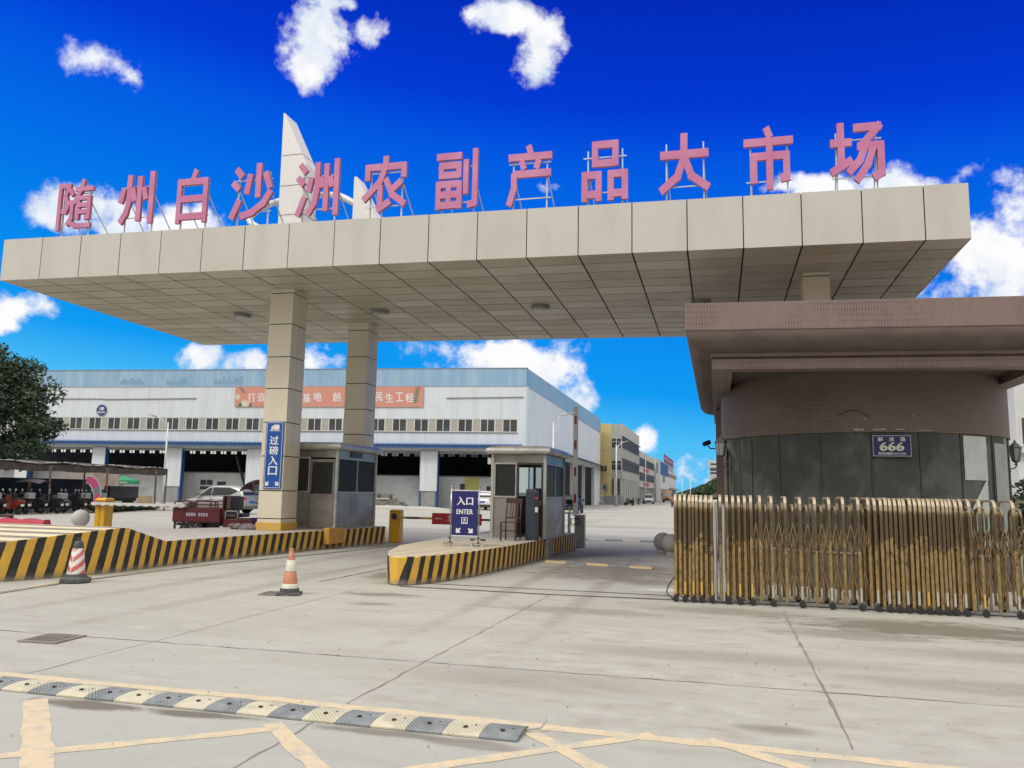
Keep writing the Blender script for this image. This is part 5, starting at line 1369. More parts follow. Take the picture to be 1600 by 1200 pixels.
# added pale backdrop so the far warehouse windows show bright instead of blue
bk = thing('window_backdrop', 'added pale backdrop block that brightens the far warehouse windows', 'building', (-50, 128, 0))
MB().box(-90, 0, 0, 30, 10, 11.0).build('wall', mat('backdrop_white', (.7, .72, .72), .6), bk)
MB().box(-90.2, -.2, 11.0, 30.2, 10.2, 11.3).build('roof', grey_metal, bk)

# rubble and leaning boards in front of the bays
def heap(name, label, cx, cy, lx, ly, h, m_, seed, cat='heap'):
    rng = random.Random(seed); nx, ny = 26, 9; vs = []
    for j in range(ny + 1):
        for i in range(nx + 1):
            a, b = i / nx * 2 - 1, j / ny * 2 - 1
            e_ = max(0, 1 - abs(a) ** 3) * max(0, 1 - b * b)
            vs.append((cx + a * lx / 2, cy + b * ly / 2, h * e_ * (.7 + .5 * rng.random()) + (0 if e_ else -.02)))
    mb = MB(); mb.add(vs, [(j * (nx + 1) + i, j * (nx + 1) + i + 1, (j + 1) * (nx + 1) + i + 1, (j + 1) * (nx + 1) + i) for j in range(ny) for i in range(nx)])
    return tag(mb.build(name, m_), label, cat)
sack = mat('grey_sacks', (.16, .15, .135), .9, col2=(.07, .065, .06), scale=1.5, bump=.5, bscale=8)
heap('sack_heap', 'long low heap of grey sacks in the loading bay behind the left booth', -30.8, 69.0, 7.4, 1.3, .95, sack, 3)
for (x, lb) in ((-33.1, 'grey crate with a pale rim on the sack heap, leftmost of its row'), (-31.4, 'grey crate with a pale rim on the middle of the sack heap'), (-29.7, 'grey crate with a pale rim near the right of the sack heap')):
    o = thing('crate', lb, 'crate', (x, 69.0, .72), group='crates on the sack heap')
    m = MB(); m.box(-.65, -.4, 0, .65, .4, .12); m.build('base', mat('crate_pale', (.5, .48, .45), .7), o)
    m = MB(); m.box(-.65, -.4, .121, -.55, .4, .5); m.box(.55, -.4, .121, .65, .4, .5); m.box(-.55, .3, .121, .55, .4, .5); m.build('side', mat('crate_grey', (.2, .19, .18), .8), o)
for (x, dx_, rx, lb) in ((-23.2, .9, 12, 'tall pale board leaning in the bay beside the grey pillar'), (-22.2, .35, -10, 'narrow pale board leaning in the warehouse bay')):
    mt_ = Matrix.Translation((x, 70.3, 0)) @ Matrix.Rotation(R(rx), 4, 'Y')
    tag(MB().box(-dx_ / 2, -.03, .12, dx_ / 2, .03, 1.75, mt_).build('board', mat('pale_leaning_board', (.42, .41, .39), .8)), lb, 'board')
heap('gravel_strip', 'thin strip of pale rubble along the warehouse edge', -27.5, 67.0, 10, .5, .22, mat('pale_rubble', (.45, .44, .42), .9, bump=.5, bscale=12), 8, 'rubble')
heap('dirt_heap', 'low brown heap of dirt beside the tall white street lamp', -41.6, 64.5, 5.5, 1.4, .5, mat('brown_dirt', (.2, .17, .12), .95), 9)

# ------------------------------------------------------------------ street buildings on the far left of the road
yb = thing('office_building', 'three storey office block with a yellow end and grey street front', 'building', (-14.11, 122.0, 0), world=True)
yel_w = mat('yellow_render', (.55, .45, .19), .8, col2=(.50, .41, .19), scale=.4)
gry_w = mat('greygreen_render', (.36, .37, .33), .8, col2=(.31, .32, .29), scale=.5)
lgt_w = mat('pale_grey_render', (.47, .475, .46), .8, col2=(.42, .425, .41), scale=.5)
win_d = mat('street_glass', (.045, .05, .055), .6, col2=(.10, .105, .105), scale=.4, spec=.15)
MB().box(-30, 122.0, 1.3, -15.68, 149, 12.27).build('yellow_wall', yel_w, yb)
MB().box(-15.679, 122.02, 1.3, -14.13, 149.4, 12.2).build('corner_wall', gry_w, yb)
m = MB(); m.box(-14.13, 122.0, 10.25, -14.0, 149.5, 12.30); m.build('parapet', lgt_w, yb)
m = MB(); m.box(-14.13, 122.0, 6.9, -14.02, 149.5, 8.40); m.box(-14.13, 122.0, 3.9, -14.02, 149.5, 5.05); m.build('spandrel', gry_w, yb)
MB().box(-30, 121.98, 0, -14.12, 149, 1.299).build('plinth', mat('plinth_grey', (.25, .25, .26), .8), yb)
fr_ = mat('street_window_frame', (.6, .6, .58), .5)
for z0 in (5.12, 8.5):
    m = MB(); m.mi = 1; m.box(-15.66, 121.94, z0, -14.06, 122.02, z0 + 1.6)
    m.mi = 0
    for i in range(2):
        for (za, zb) in ((.08, .98), (1.06, 1.52)): m.box(-15.58 + i * .76, 121.92, z0 + za, -14.90 + i * .76, 121.96, z0 + zb)
    m.build('window', [win_d, fr_], yb)
    for k in range(12):
        y0 = 122.2 + k * 2.25
        m = MB(); m.mi = 1; m.box(-14.10, y0, z0, -14.04, y0 + 2.24, z0 + 1.7); m.mi = 0
        m.box(-14.05, y0 + .1, z0 + .08, -14.02, y0 + 1.08, z0 + 1.6); m.box(-14.05, y0 + 1.18, z0 + .08, -14.02, y0 + 2.14, z0 + 1.6)
        m.build('window', [win_d, fr_], yb)
    MB().box(-14.13, 122.0, z0 + 1.72, -13.75, 149.5, z0 + 1.84).build('window_hood', dark_metal, yb)
for k in range(8):
    y0 = 124.5 + k * 3.1; MB().box(-14.14, y0, 0, -13.85, y0 + .45, 3.88).build('ground_pier', lgt_w, yb)
    MB().box(-14.12, y0 + .47, .1, -14.05, y0 + 3.05, 3.3).build('shutter', mat('shutter_grey', (.33, .33, .32), .6), yb)
for (x, wq) in ((-15.5, .45), (-14.85, .5)): MB().box(x, 121.9, 1.5, x + wq, 121.97, 3.9).build('ground_window', win_d, yb)
MB().box(-15.2, 121.86, 1.2, -14.9, 121.96, 4.0).build('white_pilaster', fr_, yb)
for k, z in enumerate((4.6, 8.2)): MB().box(-30, 121.985, z, -15.69, 122.0, z + .05).build('wall_groove', grey_r, yb)
ac = thing('air_conditioner', 'grey air conditioner unit on the yellow end wall', 'air conditioner', (-16.7, 121.7, 2.2))
MB().box(-.55, -.2, 0, .55, .25, .85).build('case', grey_metal, ac, bevel=.02); MB().lathe([(.001, -.215), (.32, -.215), (.34, -.205)], (0, 0, .42), 20, 'y').build('fan_grille', dark_metal, ac)
bs = thing('shop_sign', 'small black sign with gold marks on the yellow end wall', 'sign', (-17.0, 121.3, 5.0))
MB().box(-.6, -.06, 0, .75, .06, .85).build('board', black_plastic, bs); m = MB(); rect(m, -.3, .25, -.1, .45, -.064); rect(m, .1, .25, .45, .33, -.064); rect(m, .35, .35, .45, .6, -.064); m.build('marks', mat('gold_marks', (.5, .4, .2), .5), bs)
MB().bar((-.6, .0, .4), (-1.2, .2, .4), .06, .06).build('bracket', dark_metal, bs)
db = thing('shop_building', 'grey shop block with long dark windows and red signs', 'building', (-14.1, 150.0, 0), world=True)
MB().box(-30, 149.6, 3.0, -14.0, 184.6, 9.75).build('wall', lgt_w, db)
MB().box(-30, 152, 0, -15.5, 184, 2.999).build('ground_wall', mat('ground_dark', (.05, .05, .05), .7), db)
for y0 in range(151, 184, 4): MB().box(-14.6, y0, 0, -14.15, y0 + .5, 2.99).build('ground_pier', lgt_w, db)
for z0 in (4.25, 7.0):
    for k in range(9):
        y0 = 150.0 + k * 3.8; MB().box(-14.05, y0, z0, -13.9, y0 + 3.7, z0 + 1.5).build('window', win_d, db)
    MB().box(-15.8, 149.5, z0, -14.06, 149.62, z0 + 1.5).build('window', win_d, db)
red_s = mat('red_sign', (.50, .05, .06), .5)
for z0 in (3.3, 6.05):
    m = MB()
    for k in range(6): m.box(-13.99, 158 + k * 2.0, z0, -13.9, 159.4 + k * 2.0, z0 + .22); m.box(-13.99, 158.3 + k * 2.0, z0 + .23, -13.9, 158.6 + k * 2.0, z0 + .7); m.box(-13.99, 159 + k * 2.0, z0 + .23, -13.9, 159.3 + k * 2.0, z0 + .62)
    m.build('red_lettering', red_s, db)
wb = thing('market_hall', 'white market hall with a blue sign panel and red roof characters', 'building', (-14.0, 186.0, 0), world=True)
MB().box(-30, 186, 0, -13.6, 200, 10.0).build('tower', lgt_w, wb); MB().box(-13.6, 187, 6.6, -13.5, 190, 9).build('blue_panel', blue_m, wb)
MB().box(-30, 200.01, 3.2, -14.0, 284, 8.6).build('wall', mat('hall_white', (.58, .60, .62), .7), wb)
MB().box(-30, 200.01, 0, -16.0, 284, 3.19).build('ground_wall', mat('hall_ground', (.12, .13, .14), .7), wb)
MB().box(-13.99, 201, 6.8, -13.8, 236, 10.0).build('blue_panel', blue_m, wb)
MB().box(-13.99, 214, 5.0, -13.85, 222, 6.6).build('green_panel', mat('hall_green', (.14, .28, .22), .6), wb)
m = MB(); m.prism([(-28, 225, 8.61), (-28, 284, 8.61), (-28, 284, 10.6), (-28, 236, 10.6)], (13.2, 0, 0)); m.build('upper_storey', gry_w, wb)
MB().box(-14.1, 238, 6.9, -13.9, 284, 8.0).build('brown_panel', mat('hall_brown', (.25, .2, .15), .7), wb)
for k in range(16): MB().box(-14.3, 201 + k * 5.2, 0, -13.9, 201.8 + k * 5.2, 3.18).build('ground_pier', lgt_w, wb)
MB().box(-14.0, 240, 3.2, -12.9, 284, 3.6).build('porch_roof', grey_metal, wb)
for k in range(6):
    y0 = 230 + k * 8.6; m = MB()
    m.box(-14.7, y0, 10.6, -14.5, y0 + 1.0, 13.2); m.box(-14.7, y0 + 1.01, 12.4, -14.5, y0 + 5.2, 13.0); m.box(-14.7, y0 + 1.01, 11.2, -14.5, y0 + 5.2, 11.8); m.box(-14.7, y0 + 3.2, 10.6, -14.5, y0 + 4.0, 11.19)
    m.build('roof_character', mat('roof_red', (.28, .03, .03), .6), wb)
tw = thing('tower_block', 'distant pale tower block above the wooded hill', 'building', (-2.9, 530, 0))
MB().box(-2.1, 0, 0, 4.6, 8, 22.0).build('wall', mat('tower_pale', (.5, .51, .52), .8), tw); MB().box(-2.9, -.8, 19.6, 5.3, 8, 24.2).build('crown', mat('tower_crown', (.58, .58, .57), .8), tw)
m = MB()
for z in (15.6, 17.6, 21.2): m.box(-1.7, -.86 if z > 19 else -.06, z, 4.2, -.81 if z > 19 else -.0, z + 1.1)
m.build('window_band', win_d, tw)
rb_ = thing('side_building', 'plain white building with dark windows right of the guardhouse', 'building', (12.9, 40, 0))
MB().box(0, 0, 0, 16, 9, 7.2).build('wall', mat('side_white', (.62, .62, .61), .7, col2=(.55, .55, .54), scale=.6), rb_)
for k in range(3):
    m = MB(); m.mi = 1; m.box(.12 + k * 3, -.06, 4.05, 2.0 + k * 3, .0, 5.4); m.mi = 0; m.box(.22 + k * 3, -.075, 4.15, 1.05 + k * 3, -.055, 5.3); m.box(1.15 + k * 3, -.075, 4.15, 1.9 + k * 3, -.055, 5.3); m.build('window', [win_d, fr_], rb_)
    MB().box(.4 + k * 3, -.05, .9, 1.7 + k * 3, .0, 2.6).build('lower_window', win_d, rb_)
MB().box(-.3, -.3, 3.75, 16, -.0, 3.95).build('string_course', fr_, rb_)
MB().box(-.1, -.1, 7.2, 16.1, 9.1, 7.4).build('roof', grey_metal, rb_)
fc = thing('steel_fence', 'white tubular steel fence panel at the far corner of the warehouse', 'fence', (-17.4, 119.2, 0))
m = MB()
for z in (.5, 1.3, 2.0, 2.8): m.bar((-.9, 0, z), (.9, 0, z), .07, .07)
m.build('rails', pole_white, fc); m = MB()
for k in range(9): m.bar((-.9 + k * .225, 0, .3), (-.9 + k * .225, 0, 3.0 - .1 * (k % 2)), .06, .06)
m.build('bars', pole_white, fc)
m = MB(); m.box(-1.3, -.2, 0, 1.3, .2, .3); m.build('footing', grey_r, fc)

# ------------------------------------------------------------------ street lamps
def street_lamp(label, x, y, h, rot, arm=1.1, r=.075):
    l_ = thing('street_lamp', label, 'street lamp', (x, y, 0), rot)
    MB().tube([(0, 0, 0), (0, 0, h * .5), (0, 0, h)], [r * 1.25, r, r * .8], 12).build('pole', pole_white, l_, smooth=True)
    MB().tube(catmull([(0, 0, h - .9), (.25, 0, h - .25), (arm * .6, 0, h + .25), (arm, 0, h + .42)]), r * .55, 8).build('arm', pole_white, l_, smooth=True)
    m = MB(); m.loft([[(arm - .1, -.06, h + .40), (arm - .1, .06, h + .40), (arm - .1, .06, h + .47), (arm - .1, -.06, h + .47)], [(arm + .2, -.14, h + .44), (arm + .2, .14, h + .44), (arm + .2, .10, h + .56), (arm + .2, -.10, h + .56)], [(arm + .62, -.08, h + .56), (arm + .62, .08, h + .56), (arm + .62, .06, h + .62), (arm + .62, -.06, h + .62)]])
    m.build('lamp_head', grey_metal, l_, bevel=.015)
    MB().lathe([(r * 2.2, 0), (r * 2.2, .05)], n=12).build('base_plate', grey_metal, l_)
street_lamp('tall white street lamp with a left pointing arm in front of the warehouse', -43.2, 55.9, 6.7, R(205), 1.0)
street_lamp('white street lamp with a curved arm behind the raised barrier arm', -9.6, 47.5, 5.85, R(10), .55, .06)
street_lamp('white street lamp in front of the yellow and grey office block', -13.2, 108.2, 8.2, R(30), 1.2, .11)
street_lamp('slim street lamp before the dark windowed shop block', -12.9, 150, 8.3, R(20), 1.4, .10)
for (px_, lb, h) in ((-8.1, 'far slim lamp post at the road end nearest the white hall', 5.2), (-6.2, 'far slim lamp post right of the road end against the wood', 5.4), (.6, 'far slim lamp post before the wooded hill nearest the guardhouse', 7.0)):
    street_lamp(lb, px_, 192, h, R(60), .8, .10)
# ------------------------------------------------------------------ vehicles
tyre_m = mat('tyre', (.02, .02, .02), .8)
def wheel(par, x, y, r, wd, rim=rim_metal, spokes=5, name='wheel'):
    o = MB().lathe([(r * .62, y - wd / 2), (r * .93, y - wd / 2), (r, y - wd / 2 + .03), (r, y + wd / 2 - .03), (r * .93, y + wd / 2), (r * .62, y + wd / 2)], (x, 0, r), 24, 'y').build(name, tyre_m, par, auto=50)
    m = MB(); m.lathe([(r * .5, y - wd * .18), (r * .64, y - wd * .42), (r * .64, y + wd * .42), (r * .5, y + wd * .18)], (x, 0, r), 24, 'y')
    for k in range(spokes):
        a = 2 * math.pi * k / spokes + .3
        for s_ in (-1, 1): m.bar((x + .04 * math.cos(a), y + s_ * wd * .36, r + .04 * math.sin(a)), (x + r * .6 * math.cos(a), y + s_ * wd * .36, r + r * .6 * math.sin(a)), .05, .02)
    m.lathe([(.001, y - wd * .42), (.06, y - wd * .40), (.06, y + wd * .40), (.001, y + wd * .42)], (x, 0, r), 12, 'y')
    m.build('rim', rim, o)
    q = MB(); q.lathe([(.001, y - .01), (r * .6, y - .01), (r * .6, y + .01), (.001, y + .01)], (x, 0, r), 20, 'y'); q.build('brake_shadow', black_plastic, o)
    return o
def car(name, label, cat, loc, rot, paint, L=4.4, W=1.82, H=1.66, kind='suv', lower=None, plate=True):
    c = thing(name, label, cat, loc, rot)
    hl = L / 2; hw = W / 2; bl = H * .615; r = .335 if H > 1.5 else .31
    if kind == 'suv':
        body = [(-.50, .42, .62, .80), (-.492, .36, .88, .90), (-.47, .30, bl + .02, .955), (-.36, .25, bl + .05, 1), (-.10, .22, bl + .01, 1), (.12, .22, bl - .02, 1), (.23, .24, bl - .06, .985), (.34, .26, bl - .12, .97), (.43, .30, bl - .22, .92), (.482, .36, bl - .36, .82), (.50, .42, .56, .72)]
        top = [(-.475, bl + .03), (-.425, H * .86), (-.38, H * .955), (-.28, H * .99), (-.10, H), (.03, H * .985), (.10, H * .94), (.17, H * .80), (.26, bl - .07)]
    else:
        body = [(-.50, .42, .66, .82), (-.49, .36, .90, .90), (-.44, .30, .97, .96), (-.30, .25, .98, 1), (-.05, .22, .94, 1), (.18, .22, .92, .99), (.28, .24, .88, .98), (.40, .28, .80, .93), (.48, .34, .66, .84), (.50, .42, .54, .72)]
        bl = .95
        top = [(-.36, .975), (-.27, H * .86), (-.20, H * .97), (-.06, H), (.06, H * .975), (.13, H * .85), (.24, .90)]
    rings = []
    for (x, z0, z1, w_) in body:
        h = w_ * hw; d = z1 - z0
        rings.append([(x * L, -h * .90, z0), (x * L, -h * .985, z0 + d * .18), (x * L, -h, z0 + d * .45), (x * L, -h * .985, z0 + d * .72), (x * L, -h * .93, z0 + d * .93), (x * L, -h * .80, z1), (x * L, h * .80, z1), (x * L, h * .93, z0 + d * .93), (x * L, h * .985, z0 + d * .72), (x * L, h, z0 + d * .45), (x * L, h * .985, z0 + d * .18), (x * L, h * .90, z0)])
    m = MB(); m.loft(rings); o = m.build('body', paint, c, smooth=True)
    s_ = o.modifiers.new('smooth', 'SUBSURF'); s_.levels = 1; s_.render_levels = 1
    wb, wt = hw * .90, hw * .66
    def half(z): return wb + (wt - wb) * max(0, min(1, (z - bl) / (H - bl)))
    rings = []
    for (x, z) in top:
        h = half(z); zb = bl - .10
        rings.append([(x * L, -wb * .99, zb), (x * L, -half(bl + (z - bl) * .5), bl + (z - bl) * .5), (x * L, -h * .985, z - .035 if z > bl + .1 else z - .01), (x * L, -h * .86, z), (x * L, h * .86, z), (x * L, h * .985, z - .035 if z > bl + .1 else z - .01), (x * L, half(bl + (z - bl) * .5), bl + (z - bl) * .5), (x * L, wb * .99, zb)])
    m = MB(); m.loft(rings); m.build('cabin', paint, c, auto=50)
    def zt(x):
        x /= L
        for (a, b) in zip(top[:-1], top[1:]):
            if a[0] <= x <= b[0]: return a[1] + (b[1] - a[1]) * (x - a[0]) / (b[0] - a[0])
        return bl
    def side(pts, s_, nm):
        q = MB(); d = .012
        out = [(x, s_ * (half(z) + d), z) for x, z in pts]
        q.prism(out, (0, -s_ * .03, 0)); q.build(nm, car_glass, c)
    for s_ in (-1, 1):
        if kind == 'suv':
            side([(.205 * L, bl + .03), (.03 * L, bl + .05), (.035 * L, H * .925), (.085 * L, H * .885)], s_, 'side_window')
            side([(.015 * L, bl + .05), (-.25 * L, bl + .09), (-.37 * L, H * .79), (-.345 * L, H * .855), (-.22 * L, H * .925), (.02 * L, H * .925)], s_, 'side_window')
        else:
            side([(.19 * L, bl + .02), (.01 * L, bl + .03), (.015 * L, H * .91), (.08 * L, H * .87)], s_, 'side_window')
            side([(-.005 * L, bl + .03), (-.28 * L, bl + .05), (-.22 * L, H * .90), (.0 * L, H * .91)], s_, 'side_window')
    def across(x0, x1, nm, f0=.1, f1=.12):
        z0, z1 = zt(x0 * L), zt(x1 * L); a, b = half(max(z0, bl)) * .93, half(z1) * .84
        nx, nz = -(z1 - z0), (x1 - x0) * L; ln = math.hypot(nx, nz) or 1; nx, nz = nx / ln * .022, nz / ln * .022
        if nz < 0: nx, nz = -nx, -nz
        q = MB(); q.prism([(x0 * L + nx, -a, z0 + nz), (x0 * L + nx, a, z0 + nz), (x1 * L + nx, b, z1 + nz), (x1 * L + nx, -b, z1 + nz)], (-nx * .8, 0, -nz * .8)); q.build(nm, car_glass, c)
    if kind == 'suv': across(.245, .115, 'windscreen'); across(-.468, -.40, 'rear_window')
    else: across(.225, .075, 'windscreen'); across(-.345, -.22, 'rear_window')
    m = MB()
    for s_ in (-1, 1):
        for xw in (.30, -.285):
            a = [(xw * L + (r + .07) * math.cos(math.pi * k / 14), (r + .07) * math.sin(math.pi * k / 14) + r) for k in range(15)]
            a = [(p[0], max(p[1], .2)) for p in a] + [(xw * L - r - .07, .22), (xw * L + r + .07, .22)]
            m.prism([(x, s_ * (hw + .004), z) for x, z in a], (0, -s_ * .10, 0))
        m.box(-.19 * L, s_ * (hw - .05), .20, .21 * L, s_ * (hw + .006), .36)
    m.build('cladding', lower or black_plastic, c)
    for s_ in (-1, 1):
        for xw in (.30, -.285): wheel(c, xw * L, s_ * (hw - .085), r, .2)
        q = MB(); q.prism([(-.492 * L, s_ * hw * .62, bl - .20), (-.492 * L, s_ * hw * .94, bl - .16), (-.475 * L, s_ * hw * .965, bl - .04), (-.478 * L, s_ * hw * .62, bl - .04)], (.03, 0, 0)); q.prism([(-.483 * L, s_ * (hw * .965), bl - .17), (-.41 * L, s_ * (hw * 1.0), bl - .08), (-.40 * L, s_ * (hw * .995), bl - .02), (-.478 * L, s_ * (hw * .955), bl - .04)], (0, s_ * .012, 0)); q.build('tail_light', tail_red, c)
        q = MB(); zz = bl - .24; q.prism([(.487 * L, s_ * hw * .50, zz - .10), (.487 * L, s_ * hw * .80, zz - .08), (.455 * L, s_ * hw * .90, zz + .02), (.46 * L, s_ * hw * .55, zz + .02)], (.03, 0, .01)); q.build('headlight', chrome, c)
        q = MB(); q.box(.19 * L, min(s_ * hw, s_ * (hw + .17)), bl + .02, .24 * L, max(s_ * hw, s_ * (hw + .17)), bl + .17); q.build('mirror', lower or paint, c, bevel=.03)
        q = MB()
        for xh in (.02, -.22): q.box(xh * L - .16, min(s_ * (hw - .01), s_ * (hw + .015)), bl - .17, xh * L, max(s_ * (hw - .01), s_ * (hw + .015)), bl - .13)
        q.build('door_handle', chrome if kind == 'suv' else paint, c)
        q = MB()
        for xs_ in (.22, .022, -.24): q.box(xs_ * L - .006, min(s_ * (hw - .02), s_ * (hw + .0035)), .38, xs_ * L + .006, max(s_ * (hw - .02), s_ * (hw + .0035)), bl - .06)
        q.build('door_gap', black_plastic, c)
    q = MB(); q.box(.497 * L, -.42, .50, .508 * L, .42, .64); q.box(.50 * L, -.55, .30, .507 * L, .55, .42); q.build('grille', black_plastic, c)
    q = MB(); q.box(-.508 * L, -hw * .78, .32, -.49 * L, hw * .78, .50); q.build('rear_bumper', lower or black_plastic, c, bevel=.02)
    if plate:
        q = MB(); q.box(-.506 * L, -.22, .66, -.497 * L, .22, .79); q.box(.509 * L, -.22, .44, .515 * L, .22, .56); q.build('licence_plate', mat('plate_blue', (.03, .08, .38), .5), c)
    return c
silver = mat('silver_paint', (.36, .36, .35), .28, .4, (.33, .33, .32), 2, local=True)
dirt_s = mat('dusty_grey_plastic', (.12, .115, .105), .7)
white_c = mat('white_car_paint', (.66, .66, .66), .25, 0, local=True)
navy_c = mat('dark_car_paint', (.016, .017, .020), .5, 0.0, spec=.12, local=True)
car('parked_car', 'silver crossover car parked facing left behind the red cargo trike', 'car', (-28.95, 42.75, 0), R(178), silver, 4.42, 1.82, 1.68, lower=dirt_s)
car('parked_car', 'white car seen from behind in the warehouse bay beside the centre booth', 'car', (-19.6, 69.0, 0), R(88), white_c, 4.4, 1.84, 1.66)
car('parked_car', 'dark saloon car seen from behind just right of the centre booth', 'car', (-11.75, 65.0, 0), R(92), navy_c, 4.7, 1.84, 1.45, kind='saloon')
car('parked_car', 'white crossover car facing the camera far down the street', 'car', (-12.3, 148.5, 0), R(-82), white_c, 4.5, 1.85, 1.70)
# minibus
bus = thing('minibus', 'orange minibus facing the camera at the far end of the street', 'minibus', (-10.9, 183, 0), R(-90))
og = mat('bus_orange', (.50, .22, .06), .4)
m = MB(); rings = []
for (x, z0, zt_, w_) in ((-2.9, .45, 2.5, .92), (-2.8, .35, 2.62, 1), (2.2, .35, 2.62, 1), (2.6, .35, 2.5, .99), (2.85, .38, 1.5, .96), (2.95, .42, 1.15, .9)):
    h = w_ * .98; rings.append([(x, -h * .95, z0), (x, -h, z0 + .3), (x, -h, zt_ - .5), (x, -h * .9, zt_ - .06), (x, -h * .78, zt_), (x, h * .78, zt_), (x, h * .9, zt_ - .06), (x, h, zt_ - .5), (x, h, z0 + .3), (x, h * .95, z0)])
m.loft(rings); m.build('body', og, bus, auto=40)
m = MB(); m.prism([(2.90, -.8, 1.32), (2.90, .8, 1.32), (2.68, .76, 2.32), (2.68, -.76, 2.32)], (.02, 0, .01)); m.build('windscreen', mat('bus_screen', (.28, .31, .32), .2), bus)
for s_ in (-1, 1):
    for k in range(4): MB().box(-2.5 + k * 1.2, min(s_ * .97, s_ * .995), 1.35, -1.45 + k * 1.2, max(s_ * .97, s_ * .995), 2.15).build('side_window', car_glass, bus)
    MB().lathe([(.001, .0), (.12, .0), (.12, -.03)], (2.99, s_ * .62, .85), 14, 'x').build('headlight', chrome, bus)
    for xw in (1.9, -1.8): wheel(bus, xw, s_ * .85, .37, .22)
    MB().box(2.5, min(s_ * 1.0, s_ * 1.2), 1.5, 2.6, max(s_ * 1.0, s_ * 1.2), 1.8).build('mirror', black_plastic, bus)
m = MB(); m.box(2.93, -.85, .42, 3.0, .85, .62); m.box(2.94, -.4, .72, 2.985, .4, .98); m.build('bumper_grille', dark_metal, bus)

# scooters and motorcycles
def scooter(label, loc, rot, col, box=True, shade=None, group=None, name='scooter', front=True):
    s = thing(name, label, 'scooter', loc, rot, group=group)
    paint = mat('scooter_paint', col, .35, 0, local=True)
    for x in (.62, -.60):
        o = MB().lathe([(.16, -.045), (.225, -.045), (.245, 0), (.225, .045), (.16, .045)], (x, 0, .245), 20, 'y').build('wheel', tyre_m, s, auto=60)
        q = MB(); q.lathe([(.04, -.05), (.165, -.02), (.165, .02), (.04, .05)], (x, 0, .245), 14, 'y'); q.build('rim', rim_metal, o)
    m = MB()
    m.prism([(-.80, -.15, .50), (-.55, -.15, .36), (-.15, -.15, .28), (.32, -.15, .26), (.36, -.15, .33), (-.08, -.15, .36), (-.14, -.15, .70), (-.70, -.15, .76), (-.88, -.15, .70)], (0, .30, 0))
    m.build('body', paint, s, bevel=.04)
    m = MB(); m.loft([[(.30, -.18, .30), (.36, -.18, .30), (.36, .18, .30), (.30, .18, .30)], [(.38, -.21, .62), (.46, -.19, .62), (.46, .19, .62), (.38, .21, .62)], [(.30, -.14, .95), (.38, -.10, .97), (.38, .10, .97), (.30, .14, .95)]]); m.build('front_shield', paint, s, bevel=.02)
    m = MB(); m.loft([[(-.78, -.10, .76), (-.78, .10, .76), (-.78, .08, .82), (-.78, -.08, .82)], [(-.45, -.15, .74), (-.45, .15, .74), (-.45, .13, .83), (-.45, -.13, .83)], [(-.12, -.12, .71), (-.12, .12, .71), (-.12, .10, .77), (-.12, -.10, .77)]]); m.build('seat', black_plastic, s, bevel=.02)
    m = MB(); m.tube([(.62, 0, .245), (.40, 0, .80), (.33, 0, 1.0)], .025, 8); m.tube([(.28, -.33, 1.02), (.33, -.12, 1.0), (.33, .12, 1.0), (.28, .33, 1.02)], .016, 8); m.build('handlebar', dark_metal, s, smooth=True)
    for s_ in (-1, 1):
        m = MB(); m.tube([(.30, s_ * .24, 1.02), (.33, s_ * .32, 1.20)], .007, 6); m.lathe([(.001, .0), (.055, .0), (.06, .015), (.03, .03)], (.31, s_ * .33, 1.24), 12, 'x'); m.build('mirror', chrome, s)
    MB().lathe([(.001, .02), (.07, .0), (.075, -.04)], (.46, 0, .86), 14, 'x').build('headlight', chrome, s)
    m = MB(); m.box(-.90, -.07, .58, -.86, .07, .64); m.build('tail_light', mat('tail_dark_red', (.10, .01, .012), .4), s)
    m = MB(); m.box(-.885, -.09, .42, -.875, .09, .54); m.build('licence_plate', mat('scooter_plate', (.6, .6, .58), .5), s)
    if box: MB().box(-1.02, -.19, .80, -.66, .19, 1.10).build('tail_box', black_plastic if sum(col) > .2 else grey_metal, s, bevel=.03)
    if shade:
        m = MB(); rings = []
        for k in range(9):
            x = -.75 + k * .2; rings.append([(x, -.45 + .45 * 2 * j / 8, 1.82 - .10 * ((k - 4) / 4) ** 2 - .16 * ((j - 4) / 4) ** 2) for j in range(9)])
        m.loft(rings, close=False); o = m.build('sunshade', mat('sunshade_cloth', shade, .8), s); q = o.modifiers.new('thickness', 'SOLIDIFY'); q.thickness = .012
        MB().tube([(.32, 0, 1.0), (.22, 0, 1.74)], .014, 6).build('shade_pole', grey_metal, s)
    return s
G_ = 'scooters parked under the shed'
PACK = 'black scooter packed tightly into the row under the shed'
SC = [(28.6, (.02, .02, .022), True, None, PACK), (29.4, (.03, .05, .12), False, None, 'dark blue scooter near the left end of the row under the shed'), (30.2, (.02, .02, .022), False, None, PACK), (31.0, (.12, .12, .13), True, None, 'grey scooter with a tail box under the shed'), (31.8, (.03, .03, .03), True, None, PACK), (32.6, (.02, .02, .022), False, None, PACK),
      (33.4, (.22, .03, .02), False, None, 'red scooter in the row under the shed'), (34.2, (.02, .02, .022), True, None, PACK), (35.0, (.018, .018, .02), False, (.07, .055, .075), 'scooter under a dull purple sunshade beside the shed post'), (35.7, (.025, .025, .03), True, None, PACK), (36.9, (.10, .105, .11), False, None, 'silver grey scooter just beyond the near shed post'), (37.7, (.02, .02, .022), True, None, PACK), (38.5, (.02, .022, .03), False, None, PACK), (39.3, (.02, .02, .02), True, None, PACK)]
for i, (y, c, b, sh, lb) in enumerate(SC):
    scooter(lb, (-34.9 + .3 * math.sin(i * 2.3), y, 0), R(176 + 12 * math.sin(i * 1.7)), c, b, sh, G_)
